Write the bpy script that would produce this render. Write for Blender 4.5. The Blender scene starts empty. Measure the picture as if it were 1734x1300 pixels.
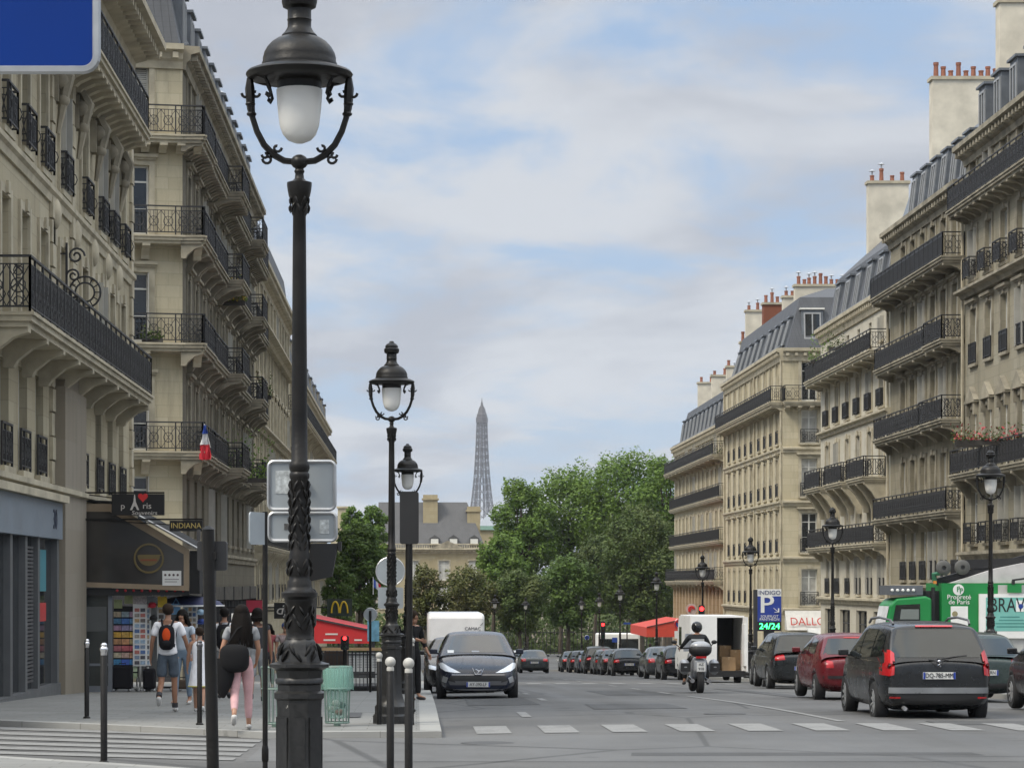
import bpy, bmesh, math, random
from mathutils import Vector, Matrix
random.seed(7)
SC = bpy.context.scene
COL = SC.collection
R = math.radians
# ------------------------------------------------------------------ camera
F, PX, PY, EYE = 4250.0, 705.0, 985.0, 1.8        # focal length and vanishing point in photo pixels, eye height in metres
cam_d = bpy.data.cameras.new('camera')
cam = bpy.data.objects.new('camera', cam_d); COL.objects.link(cam)
cam.location = (0, 0, EYE); cam.rotation_euler = (R(90), 0, 0)
cam_d.sensor_width = 36; cam_d.lens = F/1734*36
cam_d.shift_x = (867-PX)/1734; cam_d.shift_y = (PY-650)/1734
cam_d.clip_start = 0.5; cam_d.clip_end = 40000
SC.camera = cam
SC.view_settings.view_transform = 'Standard'; SC.view_settings.look = 'None'
SC.view_settings.exposure = 0.50; SC.view_settings.gamma = 1
SC.render.engine = 'CYCLES'
SC.cycles.use_denoising = True
SC.cycles.max_bounces = 6; SC.cycles.transparent_max_bounces = 8
# ------------------------------------------------------------------ sky and sun
SUN_EL, SUN_AZ = R(50), R(238)      # azimuth of the sun measured clockwise from +Y
world = bpy.data.worlds.new('World'); SC.world = world; world.use_nodes = True
def build_world():
    nt = world.node_tree; N = nt.nodes; L = nt.links; N.clear()
    out = N.new('ShaderNodeOutputWorld'); bg = N.new('ShaderNodeBackground'); bg.inputs[1].default_value = 0.1
    sky = N.new('ShaderNodeTexSky'); sky.sky_type = 'NISHITA'; sky.sun_disc = False
    sky.sun_elevation = SUN_EL; sky.sun_rotation = SUN_AZ; sky.dust_density = 1.0; sky.air_density = 1.0
    tc = N.new('ShaderNodeTexCoord'); sp = N.new('ShaderNodeSeparateXYZ'); L.new(tc.outputs['Generated'], sp.inputs[0])
    def m(op, a, b=None, c=None):
        n = N.new('ShaderNodeMath'); n.operation = op
        for i, v in enumerate((a, b, c)):
            if v is None: continue
            if isinstance(v, (int, float)): n.inputs[i].default_value = v
            else: L.new(v, n.inputs[i])
        return n.outputs[0]
    zz = m('ADD', m('MAXIMUM', sp.outputs[2], 0.0), 0.13)
    u = m('DIVIDE', sp.outputs[0], zz); v = m('DIVIDE', sp.outputs[1], zz)
    cb = N.new('ShaderNodeCombineXYZ'); L.new(u, cb.inputs[0]); L.new(m('MULTIPLY', v, 0.75), cb.inputs[1])
    def noise(scale, detail, rough, off, dist=0.0):
        mp = N.new('ShaderNodeMapping'); mp.inputs[1].default_value = off; L.new(cb.outputs[0], mp.inputs[0])
        n = N.new('ShaderNodeTexNoise'); n.inputs['Scale'].default_value = scale; n.inputs['Detail'].default_value = detail
        n.inputs['Roughness'].default_value = rough; n.inputs['Distortion'].default_value = dist; L.new(mp.outputs[0], n.inputs[0]); return n.outputs[0]
    def ramp(x, a, b):
        r = N.new('ShaderNodeMapRange'); r.interpolation_type = 'SMOOTHSTEP'
        r.inputs[1].default_value = a; r.inputs[2].default_value = b; L.new(x, r.inputs[0]); return r.outputs[0]
    def mix(f, a, b):
        n = N.new('ShaderNodeMix'); n.data_type = 'RGBA'
        if isinstance(f, (int, float)): n.inputs[0].default_value = f
        else: L.new(f, n.inputs[0])
        for i, x in ((6, a), (7, b)):
            if isinstance(x, tuple): n.inputs[i].default_value = x+(1,)
            else: L.new(x, n.inputs[i])
        return n.outputs[2]
    big = noise(1.9, 9, 0.58, (3.1, 1.7, 0), 0.4)
    fine = noise(1.3, 7, 0.55, (7.4, 2.2, 0), 0.3)
    cover = m('MULTIPLY', ramp(big, 0.385, 0.555), 0.92)
    hz = m('MULTIPLY', m('POWER', m('SUBTRACT', 1.0, m('MAXIMUM', sp.outputs[2], 0.0)), 14.0), 0.35)
    cover = m('ADD', m('MULTIPLY', cover, m('SUBTRACT', 1.0, hz)), hz)
    blue = mix(0.75, sky.outputs[0], (2.6, 3.65, 5.3))
    cl = mix(ramp(fine, 0.44, 0.63), (4.8, 4.95, 5.2), (3.35, 3.5, 3.9))
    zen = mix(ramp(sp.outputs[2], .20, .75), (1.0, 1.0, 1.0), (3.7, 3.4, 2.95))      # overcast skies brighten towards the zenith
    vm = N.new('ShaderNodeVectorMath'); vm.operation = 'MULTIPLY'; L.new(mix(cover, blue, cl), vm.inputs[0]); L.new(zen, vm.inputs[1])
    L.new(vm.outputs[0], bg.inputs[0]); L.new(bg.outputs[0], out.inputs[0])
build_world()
sun_d = bpy.data.lights.new('sun', 'SUN'); sun_d.energy = 2.0; sun_d.angle = R(18); sun_d.color = (1.0, 0.92, 0.78)
sun = bpy.data.objects.new('sun', sun_d); COL.objects.link(sun)
_sd = Vector((math.sin(SUN_AZ)*math.cos(SUN_EL), math.cos(SUN_AZ)*math.cos(SUN_EL), math.sin(SUN_EL)))
sun.rotation_euler = _sd.to_track_quat('Z', 'Y').to_euler()
# ------------------------------------------------------------------ helpers
def softplus(t, k=5.0):
    return k*math.log1p(math.exp(max(-30, min(30, t/k))))
def gslope(y): return -0.01*y-0.021*softplus(y-45)
def camber(x, y):
    if not .3 < x < 12.9: return 0.0
    w = max(0.0, min(1.0, (y-29)/7)); w = w*w*(3-2*w)
    return 0.05*w*(1-((x-6.6)/6.3)**2)
def gz(x, y): return gslope(y)+camber(x, y)
def at(px, py, Y): return Vector(((px-PX)*Y/F, Y, EYE+(PY-py)*Y/F))
def G(px, py, h=0.0):
    Y = 40.0
    for _ in range(40): Y = .5*Y+.5*F*(EYE-(gz((px-PX)*Y/F, Y)+h))/(py-PY)
    return ((px-PX)*Y/F, Y)
def atx(px, Y): return (px-PX)*Y/F
def atz(py, Y): return EYE+(PY-py)*Y/F

class MB:
    def __init__(s): s.v = []; s.f = []; s.mi = []; s.M = Matrix(); s.m = 0
    def add(s, vs, fs):
        n = len(s.v); s.v += [tuple(s.M @ Vector(p)) for p in vs]
        for f in fs: s.f.append([n+i for i in f]); s.mi.append(s.m)
    def quad(s, a, b, c, d): s.add([a, b, c, d], [(0, 1, 2, 3)])
    def poly(s, pts): s.add(pts, [tuple(range(len(pts)))])
    def box(s, x0, x1, y0, y1, z0, z1):
        s.add([(x, y, z) for z in (z0, z1) for y in (y0, y1) for x in (x0, x1)],
              [(0, 2, 3, 1), (4, 5, 7, 6), (0, 1, 5, 4), (2, 6, 7, 3), (0, 4, 6, 2), (1, 3, 7, 5)])
    def cbox(s, c, d): s.box(c[0]-d[0]/2, c[0]+d[0]/2, c[1]-d[1]/2, c[1]+d[1]/2, c[2]-d[2]/2, c[2]+d[2]/2)
    def bar(s, a, b, t, t2=None):
        a, b = Vector(a), Vector(b); d = (b-a)
        if d.length < 1e-6: return
        d.normalize(); up = Vector((0, 0, 1)) if abs(d.z) < .9 else Vector((0, 1, 0))
        e = d.cross(up).normalized()*t/2; g = e.cross(d).normalized()*(t2 or t)/2
        s.add([p+i*e+j*g for p in (a, b) for i, j in ((-1, -1), (1, -1), (1, 1), (-1, 1))],
              [(3, 2, 1, 0), (4, 5, 6, 7), (0, 1, 5, 4), (1, 2, 6, 5), (2, 3, 7, 6), (3, 0, 4, 7)])
    def tube(s, pts, r, n=6, cap=True, closed=False):
        pts = [Vector(p) for p in pts]; k = len(pts)
        rs = r if isinstance(r, (list, tuple)) else [r]*k
        vs = []; e = None
        for i, p in enumerate(pts):
            d = (pts[(i+1) % k]-pts[i-1]) if closed else (pts[min(i+1, k-1)]-pts[max(i-1, 0)])
            if d.length < 1e-9: d = Vector((0, 0, 1))
            d.normalize()
            e = d.orthogonal() if e is None else e-d*e.dot(d)
            if e.length < 1e-5: e = d.orthogonal()
            e.normalize(); g = d.cross(e)
            vs += [p+rs[i]*(math.cos(2*math.pi*j/n)*e+math.sin(2*math.pi*j/n)*g) for j in range(n)]
        fs = []
        for i in range(k if closed else k-1):
            i2 = (i+1) % k
            fs += [(i*n+j, i*n+(j+1) % n, i2*n+(j+1) % n, i2*n+j) for j in range(n)]
        if cap and not closed: fs.append(tuple(range(n-1, -1, -1))); fs.append(tuple((k-1)*n+j for j in range(n)))
        s.add(vs, fs)
    def cyl(s, a, b, r0, r1=None, n=12): s.tube([a, b], [r0, r0 if r1 is None else r1], n)
    def lathe(s, prof, n=16, c=(0, 0), cap=True, ph=0.0):
        vs = []; fs = []
        for r, z in prof:
            for j in range(n):
                a = 2*math.pi*(j+ph)/n; vs.append((c[0]+r*math.cos(a), c[1]+r*math.sin(a), z))
        for i in range(len(prof)-1):
            for j in range(n):
                fs.append((i*n+j, i*n+(j+1) % n, (i+1)*n+(j+1) % n, (i+1)*n+j))
        if cap: fs.append(tuple(range(n-1, -1, -1))); k = len(prof)-1; fs.append(tuple(k*n+j for j in range(n)))
        s.add(vs, fs)
    def ball(s, c, r, n=12, sq=(1, 1, 1)):
        prof = [(max(1e-4, r*math.sin(math.pi*i/n)), -r*math.cos(math.pi*i/n)) for i in range(n+1)]
        M0 = s.M; s.M = M0 @ Matrix.Translation(c) @ Matrix.Diagonal((sq[0], sq[1], sq[2], 1)); s.lathe(prof, n+4, cap=False); s.M = M0
    def prism(s, poly, axis, a, b):
        # poly: 2-D points; axis: 'x','y','z' extrude direction
        def P(u, v, t): return {'x': (t, u, v), 'y': (u, t, v), 'z': (u, v, t)}[axis]
        n = len(poly); s.add([P(u, v, a) for u, v in poly]+[P(u, v, b) for u, v in poly],
            [tuple(range(n-1, -1, -1)), tuple(range(n, 2*n))]+[(i, (i+1) % n, n+(i+1) % n, n+i) for i in range(n)])
    def mesh(s, name, mats, smooth=False):
        me = bpy.data.meshes.new(name); me.from_pydata(s.v, [], s.f)
        for m_ in (mats if isinstance(mats, (list, tuple)) else [mats]): me.materials.append(m_)
        me.polygons.foreach_set('material_index', s.mi)
        bm = bmesh.new(); bm.from_mesh(me); bmesh.ops.recalc_face_normals(bm, faces=bm.faces)
        if smooth:
            for f in bm.faces: f.smooth = True
            for e in bm.edges:
                if len(e.link_faces) == 2 and e.calc_face_angle(0) > smooth_angle: e.smooth = False
        bm.to_mesh(me); bm.free(); me.update()
        return me
    def build(s, name, mats, parent=None, smooth=False): return link(name, s.mesh(name, mats, smooth), parent)
smooth_angle = R(38)
def link(name, me, parent=None, loc=None):
    o = bpy.data.objects.new(name, me); COL.objects.link(o)
    if parent: o.parent = parent
    if loc: o.location = loc
    return o
def tag(o, label=None, cat=None, group=None, kind=None):
    if label: o['label'] = label
    if cat: o['category'] = cat
    if group: o['group'] = group
    if kind: o['kind'] = kind
    return o
def thing(name, label, cat, loc=(0, 0, 0), rz=0, group=None):
    o = link(name, None, None, loc); o.rotation_euler.z = rz; o.empty_display_size = .3
    return tag(o, label, cat, group)
def struct(o): o['kind'] = 'structure'; return o
def kids(o): return [c for c in bpy.data.objects if c.parent == o]
def copy_tree(o, loc=None, rz=None, label=None, group=None, colour=None, parent=None):
    c = o.copy(); COL.objects.link(c); c.parent = parent
    if loc is not None: c.location = loc
    if rz is not None: c.rotation_euler.z = rz
    if label: c['label'] = label
    if group: c['group'] = group
    if colour: c.color = colour
    for ch in list(o.children): copy_tree(ch, colour=colour, parent=c)
    return c
FONT = None
def text_mesh(s, size, extrude=0.004, align='CENTER', sx=1.0):
    cu = bpy.data.curves.new('lettering', 'FONT'); cu.body = s; cu.size = size; cu.extrude = extrude
    cu.align_x = align; cu.align_y = 'CENTER'; cu.resolution_u = 3
    ob = bpy.data.objects.new('t', cu); COL.objects.link(ob)
    dg = bpy.context.evaluated_depsgraph_get(); me = bpy.data.meshes.new_from_object(ob.evaluated_get(dg))
    bpy.data.objects.remove(ob); bpy.data.curves.remove(cu)
    if sx != 1.0: me.transform(Matrix.Diagonal((sx, 1, 1, 1)))
    return me
def text(s, size, mat_, parent, loc, rot=(R(90), 0, 0), name='lettering', sx=1.0, align='CENTER', shear=0.0, bold=0.0):
    me = text_mesh(s, size, align=align, sx=sx)
    if shear:
        for v in me.vertices: v.co.x += shear*v.co.y
    me.materials.clear(); me.materials.append(mat_)
    o = link(name, me, parent, loc); o.rotation_euler = rot; return o
# ------------------------------------------------------------------ materials
MATS = {}
def lin(c): return tuple((x/12.92 if x <= .04045 else ((x+.055)/1.055)**2.4) for x in c)
def hx(r, g, b): return lin((r/255, g/255, b/255))
class Nodes:
    def __init__(s, name):
        s.mat = bpy.data.materials.new(name); s.mat.use_nodes = True; s.nt = s.mat.node_tree; s.N = s.nt.nodes; s.L = s.nt.links
        s.b = s.N['Principled BSDF']; s.pos = None
    def new(s, t): return s.N.new('ShaderNode'+t)
    def P(s):
        if s.pos is None:
            s.pos = s.new('NewGeometry').outputs['Position']
        return s.pos
    def obj(s): return s.new('TexCoord').outputs['Object']
    def set(s, node, i, v):
        if isinstance(v, (int, float)): node.inputs[i].default_value = v
        elif isinstance(v, tuple): node.inputs[i].default_value = v if len(node.inputs[i].default_value) == len(v) else v+(1,)
        else: s.L.new(v, node.inputs[i])
    def math(s, op, a, b=None, c=None):
        n = s.new('Math'); n.operation = op
        for i, v in enumerate((a, b, c)):
            if v is not None: s.set(n, i, v)
        return n.outputs[0]
    def map(s, v, scale=(1, 1, 1), loc=(0, 0, 0)):
        n = s.new('Mapping'); s.L.new(v, n.inputs[0]); n.inputs[3].default_value = scale; n.inputs[1].default_value = loc; return n.outputs[0]
    def noise(s, v, scale, detail=4, rough=.55):
        n = s.new('TexNoise'); s.L.new(v, n.inputs[0]); n.inputs['Scale'].default_value = scale; n.inputs['Detail'].default_value = detail
        n.inputs['Roughness'].default_value = rough; return n.outputs[0]
    def rng(s, x, a, b, c=0.0, d=1.0):
        n = s.new('MapRange'); s.set(n, 0, x)
        for i, v in zip((1, 2, 3, 4), (a, b, c, d)): n.inputs[i].default_value = v
        return n.outputs[0]
    def mix(s, f, a, b, mode='MIX'):
        n = s.new('Mix'); n.data_type = 'RGBA'; n.blend_type = mode
        s.set(n, 0, f); s.set(n, 6, a); s.set(n, 7, b); return n.outputs[2]
    def bump(s, h, strength, dist=.02):
        n = s.new('Bump'); n.inputs['Strength'].default_value = strength; n.inputs['Distance'].default_value = dist; s.L.new(h, n.inputs['Height'])
        s.L.new(n.outputs[0], s.b.inputs['Normal'])
    def out(s, base=None, rough=None, metal=None, spec=None):
        for k, v in (('Base Color', base), ('Roughness', rough), ('Metallic', metal), ('Specular IOR Level', spec)):
            if v is not None: s.set(s.b, k, v)
        return s.mat
def plain(name, c, rough=.6, metal=0, var=.12, scale=3.0, spec=.5, coord='obj', emit=None, bump=0):
    if name in MATS: return MATS[name]
    n = Nodes(name); v = n.obj() if coord == 'obj' else n.P()
    a = n.noise(v, scale, 5); k = n.rng(a, .3, .7, 1-var, 1+var)
    col = n.mix(1.0, c, n.new_rgb(k), 'MULTIPLY') if var else c
    n.out(col, n.rng(a, .3, .7, max(.02, rough-.08), min(1, rough+.08)), metal, spec)
    if bump: n.bump(n.noise(v, scale*6, 3), bump)
    if emit: n.set(n.b, 'Emission Color', emit[0]); n.b.inputs['Emission Strength'].default_value = emit[1]
    MATS[name] = n.mat; return n.mat
def _rgb(s, k):
    c = s.new('CombineXYZ')
    for i in range(3): s.L.new(k, c.inputs[i])
    return c.outputs[0]
Nodes.new_rgb = _rgb
def stone(name, c, joint=.32, course=.42, dirt=.35, plast=False, dark=(.06, .055, .045)):
    n = Nodes(name); p = n.P(); sp = n.new('SeparateXYZ'); n.L.new(p, sp.inputs[0])
    u = n.math('ADD', sp.outputs[0], sp.outputs[1]); cb = n.new('CombineXYZ'); n.L.new(u, cb.inputs[0]); n.L.new(sp.outputs[2], cb.inputs[1])
    br = n.new('TexBrick'); n.L.new(cb.outputs[0], br.inputs[0]); br.inputs['Scale'].default_value = 1
    br.inputs['Mortar Size'].default_value = .012 if not plast else .004; br.inputs['Mortar Smooth'].default_value = .3
    br.inputs['Brick Width'].default_value = course*2.3; br.inputs['Row Height'].default_value = course
    br.inputs['Color1'].default_value = (1, 1, 1, 1); br.inputs['Color2'].default_value = (.86, .84, .80, 1); br.inputs['Mortar'].default_value = (1-joint,)*3+(1,)
    big = n.noise(p, .35, 5); med = n.noise(n.map(p, (1, 1, .14)), 1.9, 6, .7); sm = n.noise(p, 14, 3)
    col = n.mix(1.0, c, br.outputs[0], 'MULTIPLY')
    col = n.mix(n.rng(big, .35, .7, 0, .5), col, tuple(x*y for x, y in zip(c, (.78, .76, .70))))
    col = n.mix(n.math('MULTIPLY', n.rng(med, .50, .74), dirt), col, dark)
    col = n.mix(n.rng(sm, .3, .7, 0, .18), col, tuple(x*.7 for x in c))
    n.out(col, .88, 0, .25); n.bump(n.math('ADD', br.outputs[1], n.math('MULTIPLY', sm, -.3)), -.35, .015)
    MATS[name] = n.mat; return n.mat
def seams(name, c, pitch=.6, rough=.5, metal=.0):
    n = Nodes(name); p = n.P(); sp = n.new('SeparateXYZ'); n.L.new(p, sp.inputs[0])
    u = n.math('ADD', sp.outputs[0], sp.outputs[1]); fr = n.math('FRACT', n.math('DIVIDE', u, pitch))
    e = n.rng(n.math('ABSOLUTE', n.math('SUBTRACT', fr, .5)), .43, .5)
    a = n.noise(n.map(p, (1, 1, .3)), 1.2, 6, .6)
    fz = n.rng(n.math('ABSOLUTE', n.math('SUBTRACT', n.math('FRACT', n.math('DIVIDE', sp.outputs[2], .19)), .5)), .44, .5)
    col = n.mix(n.rng(a, .3, .7), tuple(x*.72 for x in c), tuple(x*1.22 for x in c))
    col = n.mix(n.math('MULTIPLY', e, .5), col, tuple(x*.45 for x in c))
    if pitch < .4: col = n.mix(n.math('MULTIPLY', fz, .5), col, tuple(x*.45 for x in c))
    n.out(col, n.rng(a, .3, .7, rough-.1, rough+.15), metal, .5); n.bump(e, .5, .03)
    MATS[name] = n.mat; return n.mat
def paint(name, c=None, rough=.26, coat=.4, metal=.0):
    n = Nodes(name)
    col = n.new('ObjectInfo').outputs['Color'] if c is None else c
    d = n.noise(n.obj(), 5, 5)
    n.out(n.mix(n.rng(d, .5, .85, 0, .07), col, (.10, .095, .085)), n.rng(d, .4, .8, rough, rough+.12), metal, .35)
    n.b.inputs['Coat Weight'].default_value = coat; n.b.inputs['Coat Roughness'].default_value = .04
    MATS[name] = n.mat; return n.mat
def glassy(name, c, rough=.06, spec=.7, var=0):
    n = Nodes(name); a = n.noise(n.P(), 1.3, 2)
    n.out(n.mix(n.rng(a, .3, .7), c, tuple(x*1.6+.004 for x in c)), rough, 0, spec)
    MATS[name] = n.mat; return n.mat
def emis(name, c, s):
    n = Nodes(name); n.out(tuple(x*.3 for x in c), .4); n.set(n.b, 'Emission Color', c); n.b.inputs['Emission Strength'].default_value = s
    MATS[name] = n.mat; return n.mat
IRON = plain('black painted iron', (.009, .0082, .0075), .42, .0, .3, 6, .3, bump=.12)
RAIL = plain('balcony iron', (.022, .022, .024), .55, .0, .3, 4)
CREAM = stone('cream ashlar stone', (.430, .385, .280), dirt=.5)
CREAM_L = stone('pale ashlar stone', (.550, .495, .360), dirt=.34)
CREAM_D = stone('weathered ashlar stone', (.295, .268, .200), dirt=.5)
GREYST = stone('grey weathered stone', (.325, .300, .232), dirt=.45)
TRIM = plain('moulded stone trim', (.405, .365, .275), .85, 0, .25, 1.6, .2, 'P')
TRIM_D = plain('sooty stone trim', (.265, .240, .185), .9, 0, .4, 1.2, .2, 'P')
SOOT = stone('sooty ashlar stone', (.165, .150, .115), dirt=.75)
WHITEST = stone('white limewashed stone', (.56, .53, .45), dirt=.25, joint=.1)
ZINC = seams('zinc roof', (.20, .225, .255), .6, .45, .2)
SLATE = seams('slate roof', (.075, .08, .09), .25, .6)
LEAD = plain('lead flashing', (.125, .138, .155), .5, .2, .2, 2, .5, 'P')
RENDER = plain('chimney render', (.55, .51, .42), .9, 0, .18, 1.1, .2, 'P')
BRICK = stone('red chimney brick', (.24, .09, .055), .4, .09, .3)
TERRA = plain('terracotta chimney pot', (.24, .095, .06), .8, 0, .25, 4)
WFRAME = plain('white window paint', (.60, .60, .56), .5, 0, .08, 3)
PANE_D = glassy('dark window glass', (.012, .014, .016))
PANE_M = glassy('window glass over grey curtain', (.10, .10, .095), .1)
PANE_L = glassy('window glass over white curtain', (.33, .325, .30), .12, .5)
SHUT = plain('pale louvred shutter', (.40, .39, .35), .6, 0, .1, 2)
BLACK = plain('matt black', (.012, .012, .013), .6, 0, .2, 5)
DARK = plain('dark grey plastic', (.03, .03, .032), .55, 0, .15, 6)
RUBBER = plain('tyre rubber', (.016, .016, .017), .85, 0, .25, 9)
ALU = plain('brushed aluminium', (.42, .43, .44), .38, .6, .1, 8)
GALV = plain('grey sign back', (.30, .33, .35), .5, .2, .12, 2.5)
CHROME = plain('chrome', (.6, .6, .62), .12, 1.0, .05, 4)
WHITE = plain('white paint', (.72, .72, .70), .45, 0, .06, 3)
CARGLASS = glassy('tinted car glass', (.008, .011, .011), .02, .7)
LENSGLASS = glassy('headlight lens', (.55, .57, .60), .05, .9)
REDLENS = glassy('red tail light lens', (.30, .008, .01), .08, .8)
LEAF_KINDS = {}
# ------------------------------------------------------------------ ground, road, pavements, markings
def asphalt(name, c):
    n = Nodes(name); p = n.P(); big = n.noise(p, .22, 5, .6); med = n.noise(n.map(p, (.5, 1.6, 1)), 1.1, 6, .65); fine = n.noise(p, 90, 2)
    col = n.mix(n.rng(big, .35, .68), tuple(x*.70 for x in c), tuple(x*1.25 for x in c))
    col = n.mix(n.rng(med, .55, .75, 0, .5), col, tuple(x*.62 for x in c))
    vo = n.new('TexVoronoi'); vo.feature = 'DISTANCE_TO_EDGE'; vo.inputs['Scale'].default_value = .21; n.L.new(n.map(p, (1, .55, 1)), vo.inputs[0])
    col = n.mix(n.rng(vo.outputs[0], .004, .012, .65, 0), col, (.03, .03, .03))
    col = n.mix(n.rng(fine, .35, .65, 0, .35), col, tuple(x*.6 for x in c))
    st = n.noise(n.map(p, (1, .8, 1), (3, 7, 0)), .9, 3, .5); col = n.mix(n.rng(st, .66, .74, 0, .55), col, tuple(x*.45 for x in c))
    ln = n.noise(n.map(p, (1.1, .03, 1)), 1.0, 3, .5); col = n.mix(n.rng(ln, .5, .7, 0, .35), col, tuple(x*.6 for x in c))
    n.out(col, n.rng(ln, .4, .7, .85, .62), 0, .4); n.bump(fine, .3, .006); return n.mat
ASPH = asphalt('worn asphalt', (.108, .107, .105))
ASPH2 = asphalt('smoother crossing asphalt', (.122, .123, .123))
def paving(name, c, sx=.7, sy=.45):
    n = Nodes(name); p = n.P(); br = n.new('TexBrick'); n.L.new(p, br.inputs[0]); br.inputs['Scale'].default_value = 1
    br.inputs['Brick Width'].default_value = sx; br.inputs['Row Height'].default_value = sy; br.inputs['Mortar Size'].default_value = .008
    br.inputs['Color1'].default_value = (1, 1, 1, 1); br.inputs['Color2'].default_value = (.84, .83, .82, 1); br.inputs['Mortar'].default_value = (.55, .54, .52, 1)
    big = n.noise(p, .5, 6, .65); sp = n.noise(p, 2.2, 3, .5)
    col = n.mix(1.0, c, br.outputs[0], 'MULTIPLY'); col = n.mix(n.rng(big, .35, .72, 0, .5), col, tuple(x*.6 for x in c))
    col = n.mix(n.rng(sp, .68, .72, 0, .5), col, (.07, .07, .065))
    n.out(col, .8, 0, .4); n.bump(br.outputs[1], -.3, .01); return n.mat
PAVE = paving('granite paving', (.225, .226, .217))
KERB = paving('granite kerb', (.33, .33, .315), 1.0, 5)
def worn():
    n = Nodes('worn white road paint'); p = n.P(); a = n.noise(p, 2.0, 6, .7); f = n.noise(p, 26, 3, .6)
    w = n.math('ADD', n.rng(a, .5, .72, 0, .6), n.rng(f, .48, .70, 0, .6)); n.out(n.mix(w, (.225, .225, .22), (.115, .115, .113)), .75, 0, .3); return n.mat
PAINT_W = worn()
EARTH = plain('earth', (.12, .10, .07), .95, 0, .3, .3, .2, 'P')
def sheet(name, xs, ys, dz, m, height=None):
    b = MB(); nx, ny = len(xs), len(ys); h = height or gz
    b.v = [(x, y, h(x, y)+dz) for y in ys for x in xs]
    b.f = [[j*nx+i, j*nx+i+1, (j+1)*nx+i+1, (j+1)*nx+i] for j in range(ny-1) for i in range(nx-1)]; b.mi = [0]*len(b.f)
    return b.build(name, m, None, True)
def lsp(a, b, n): return [a+(b-a)*i/(n-1) for i in range(n)]
KL, KR = .35, 12.9                                  # kerb lines
gflat = lambda x, y: gslope(min(y, 330))
struct(sheet('ground', [-2400, -600, -60, -20, 0, 13, 40, 100, 700, 2400], [-40, 0, 20, 40, 48, 54, 60, 70, 85, 100, 140, 200, 270, 330, 600, 1500, 2600, 4150], -.05, EARTH, gflat))
ysr = lsp(-10, 28, 8)+lsp(29, 60, 32)+lsp(62, 130, 35)+lsp(135, 290, 34)
struct(sheet('road', lsp(-40, -2, 6)+[0]+lsp(.35, 12.9, 20)+[13.2]+lsp(16, 45, 5), ysr, 0, ASPH))
struct(sheet('crossing_strip', lsp(-2, .3, 3)+lsp(.8, 12.9, 14)+lsp(15, 45, 5), lsp(29.3, 35.0, 10), .004, ASPH2))
struct(sheet('boulevard', [-160, -60, 0, 13, 60, 200], lsp(232, 262, 7), .006, ASPH, gflat))
def corner_pave(name, edge, back_y, h, near=False):
    b = MB(); k = -.3 if near else .3
    E = lambda x, y: (x, y, gslope(y)+h)
    for (x0, y0), (x1, y1) in zip(edge, edge[1:]):
        b.m = 1
        b.quad(E(x0, y0), E(x1, y1), E(x1, y1+k), E(x0, y0+k))
        b.quad((x0, y0, gslope(y0)-.2), (x1, y1, gslope(y1)-.2), E(x1, y1), E(x0, y0))
        b.m = 0; b.quad(E(x0, y0+k), E(x1, y1+k), E(x1, back_y), E(x0, back_y))
    return struct(b.build(name, [PAVE, KERB]))
def pavement(name, rows, h):
    b = MB(); k = .3
    for (y0, l0, r0, kl, kr), (y1, l1, r1, _, _) in zip(rows, rows[1:]):
        g0, g1 = gslope(y0)+h, gslope(y1)+h
        a0, a1 = (l0+k, l1+k) if kl else (l0, l1); c0, c1 = (r0-k, r1-k) if kr else (r0, r1)
        b.m = 0; b.quad((a0, y0, g0), (c0, y0, g0), (c1, y1, g1), (a1, y1, g1)); b.m = 1
        if kl:
            b.quad((l0, y0, g0), (a0, y0, g0), (a1, y1, g1), (l1, y1, g1)); b.quad((l0, y0, g0-h-.2), (l0, y0, g0), (l1, y1, g1), (l1, y1, g1-h-.2))
        if kr:
            b.quad((c0, y0, g0), (r0, y0, g0), (r1, y1, g1), (c1, y1, g1)); b.quad((r0, y0, g0), (r0, y0, g0-h-.2), (r1, y1, g1-h-.2), (r1, y1, g1))
    if rows[0][3] or rows[0][4]:
        y0, l0, r0 = rows[0][:3]; b.quad((l0, y0, gslope(y0)-.2), (r0, y0, gslope(y0)-.2), (r0, y0, gslope(y0)+h), (l0, y0, gslope(y0)+h))
    return struct(b.build(name, [PAVE, KERB]))
PH = .09
EDGE_L = [(KL, G(745, 1238, PH)[1])]+[G(x, y, PH) for x, y in ((640, 1238), (450, 1239), (300, 1232), (150, 1225), (0, 1219), (-180, 1211))]+[(-30, 41)]
corner_pave('corner_pavement', EDGE_L, 44, PH)
pavement('left_pavement', [(y, -40, KL, 0, 1) for y in lsp(44, 66, 12)+lsp(70, 232, 20)], PH)
b = MB(); y0 = EDGE_L[0][1]; b.quad((KL-.3, y0+.3, gslope(y0+.3)+PH+.003), (KL, y0, gslope(y0)+PH+.003), (KL, 44, gslope(44)+PH+.003), (KL-.3, 44, gslope(44)+PH+.003))
b.quad((KL, y0, gslope(y0)+PH+.003), (KL, y0, gslope(y0)-.1), (KL, 44, gslope(44)-.1), (KL, 44, gslope(44)+PH+.003)); struct(b.build('kerb', KERB))
EDGE_N = [(-.1, 4), (-.1, 24.2), (-.8, 25.3)]+[G(x, y, .12) for x, y in ((480, 1312), (345, 1301), (183, 1290), (0, 1279), (-200, 1268))]+[(-30, 36)]
corner_pave('near_pavement', EDGE_N, 2, .12, True)
pavement('right_pavement', [(y, KR, 40, 1, 0) for y in lsp(39.5, 64, 13)+lsp(68, 232, 20)], .12)
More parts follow.
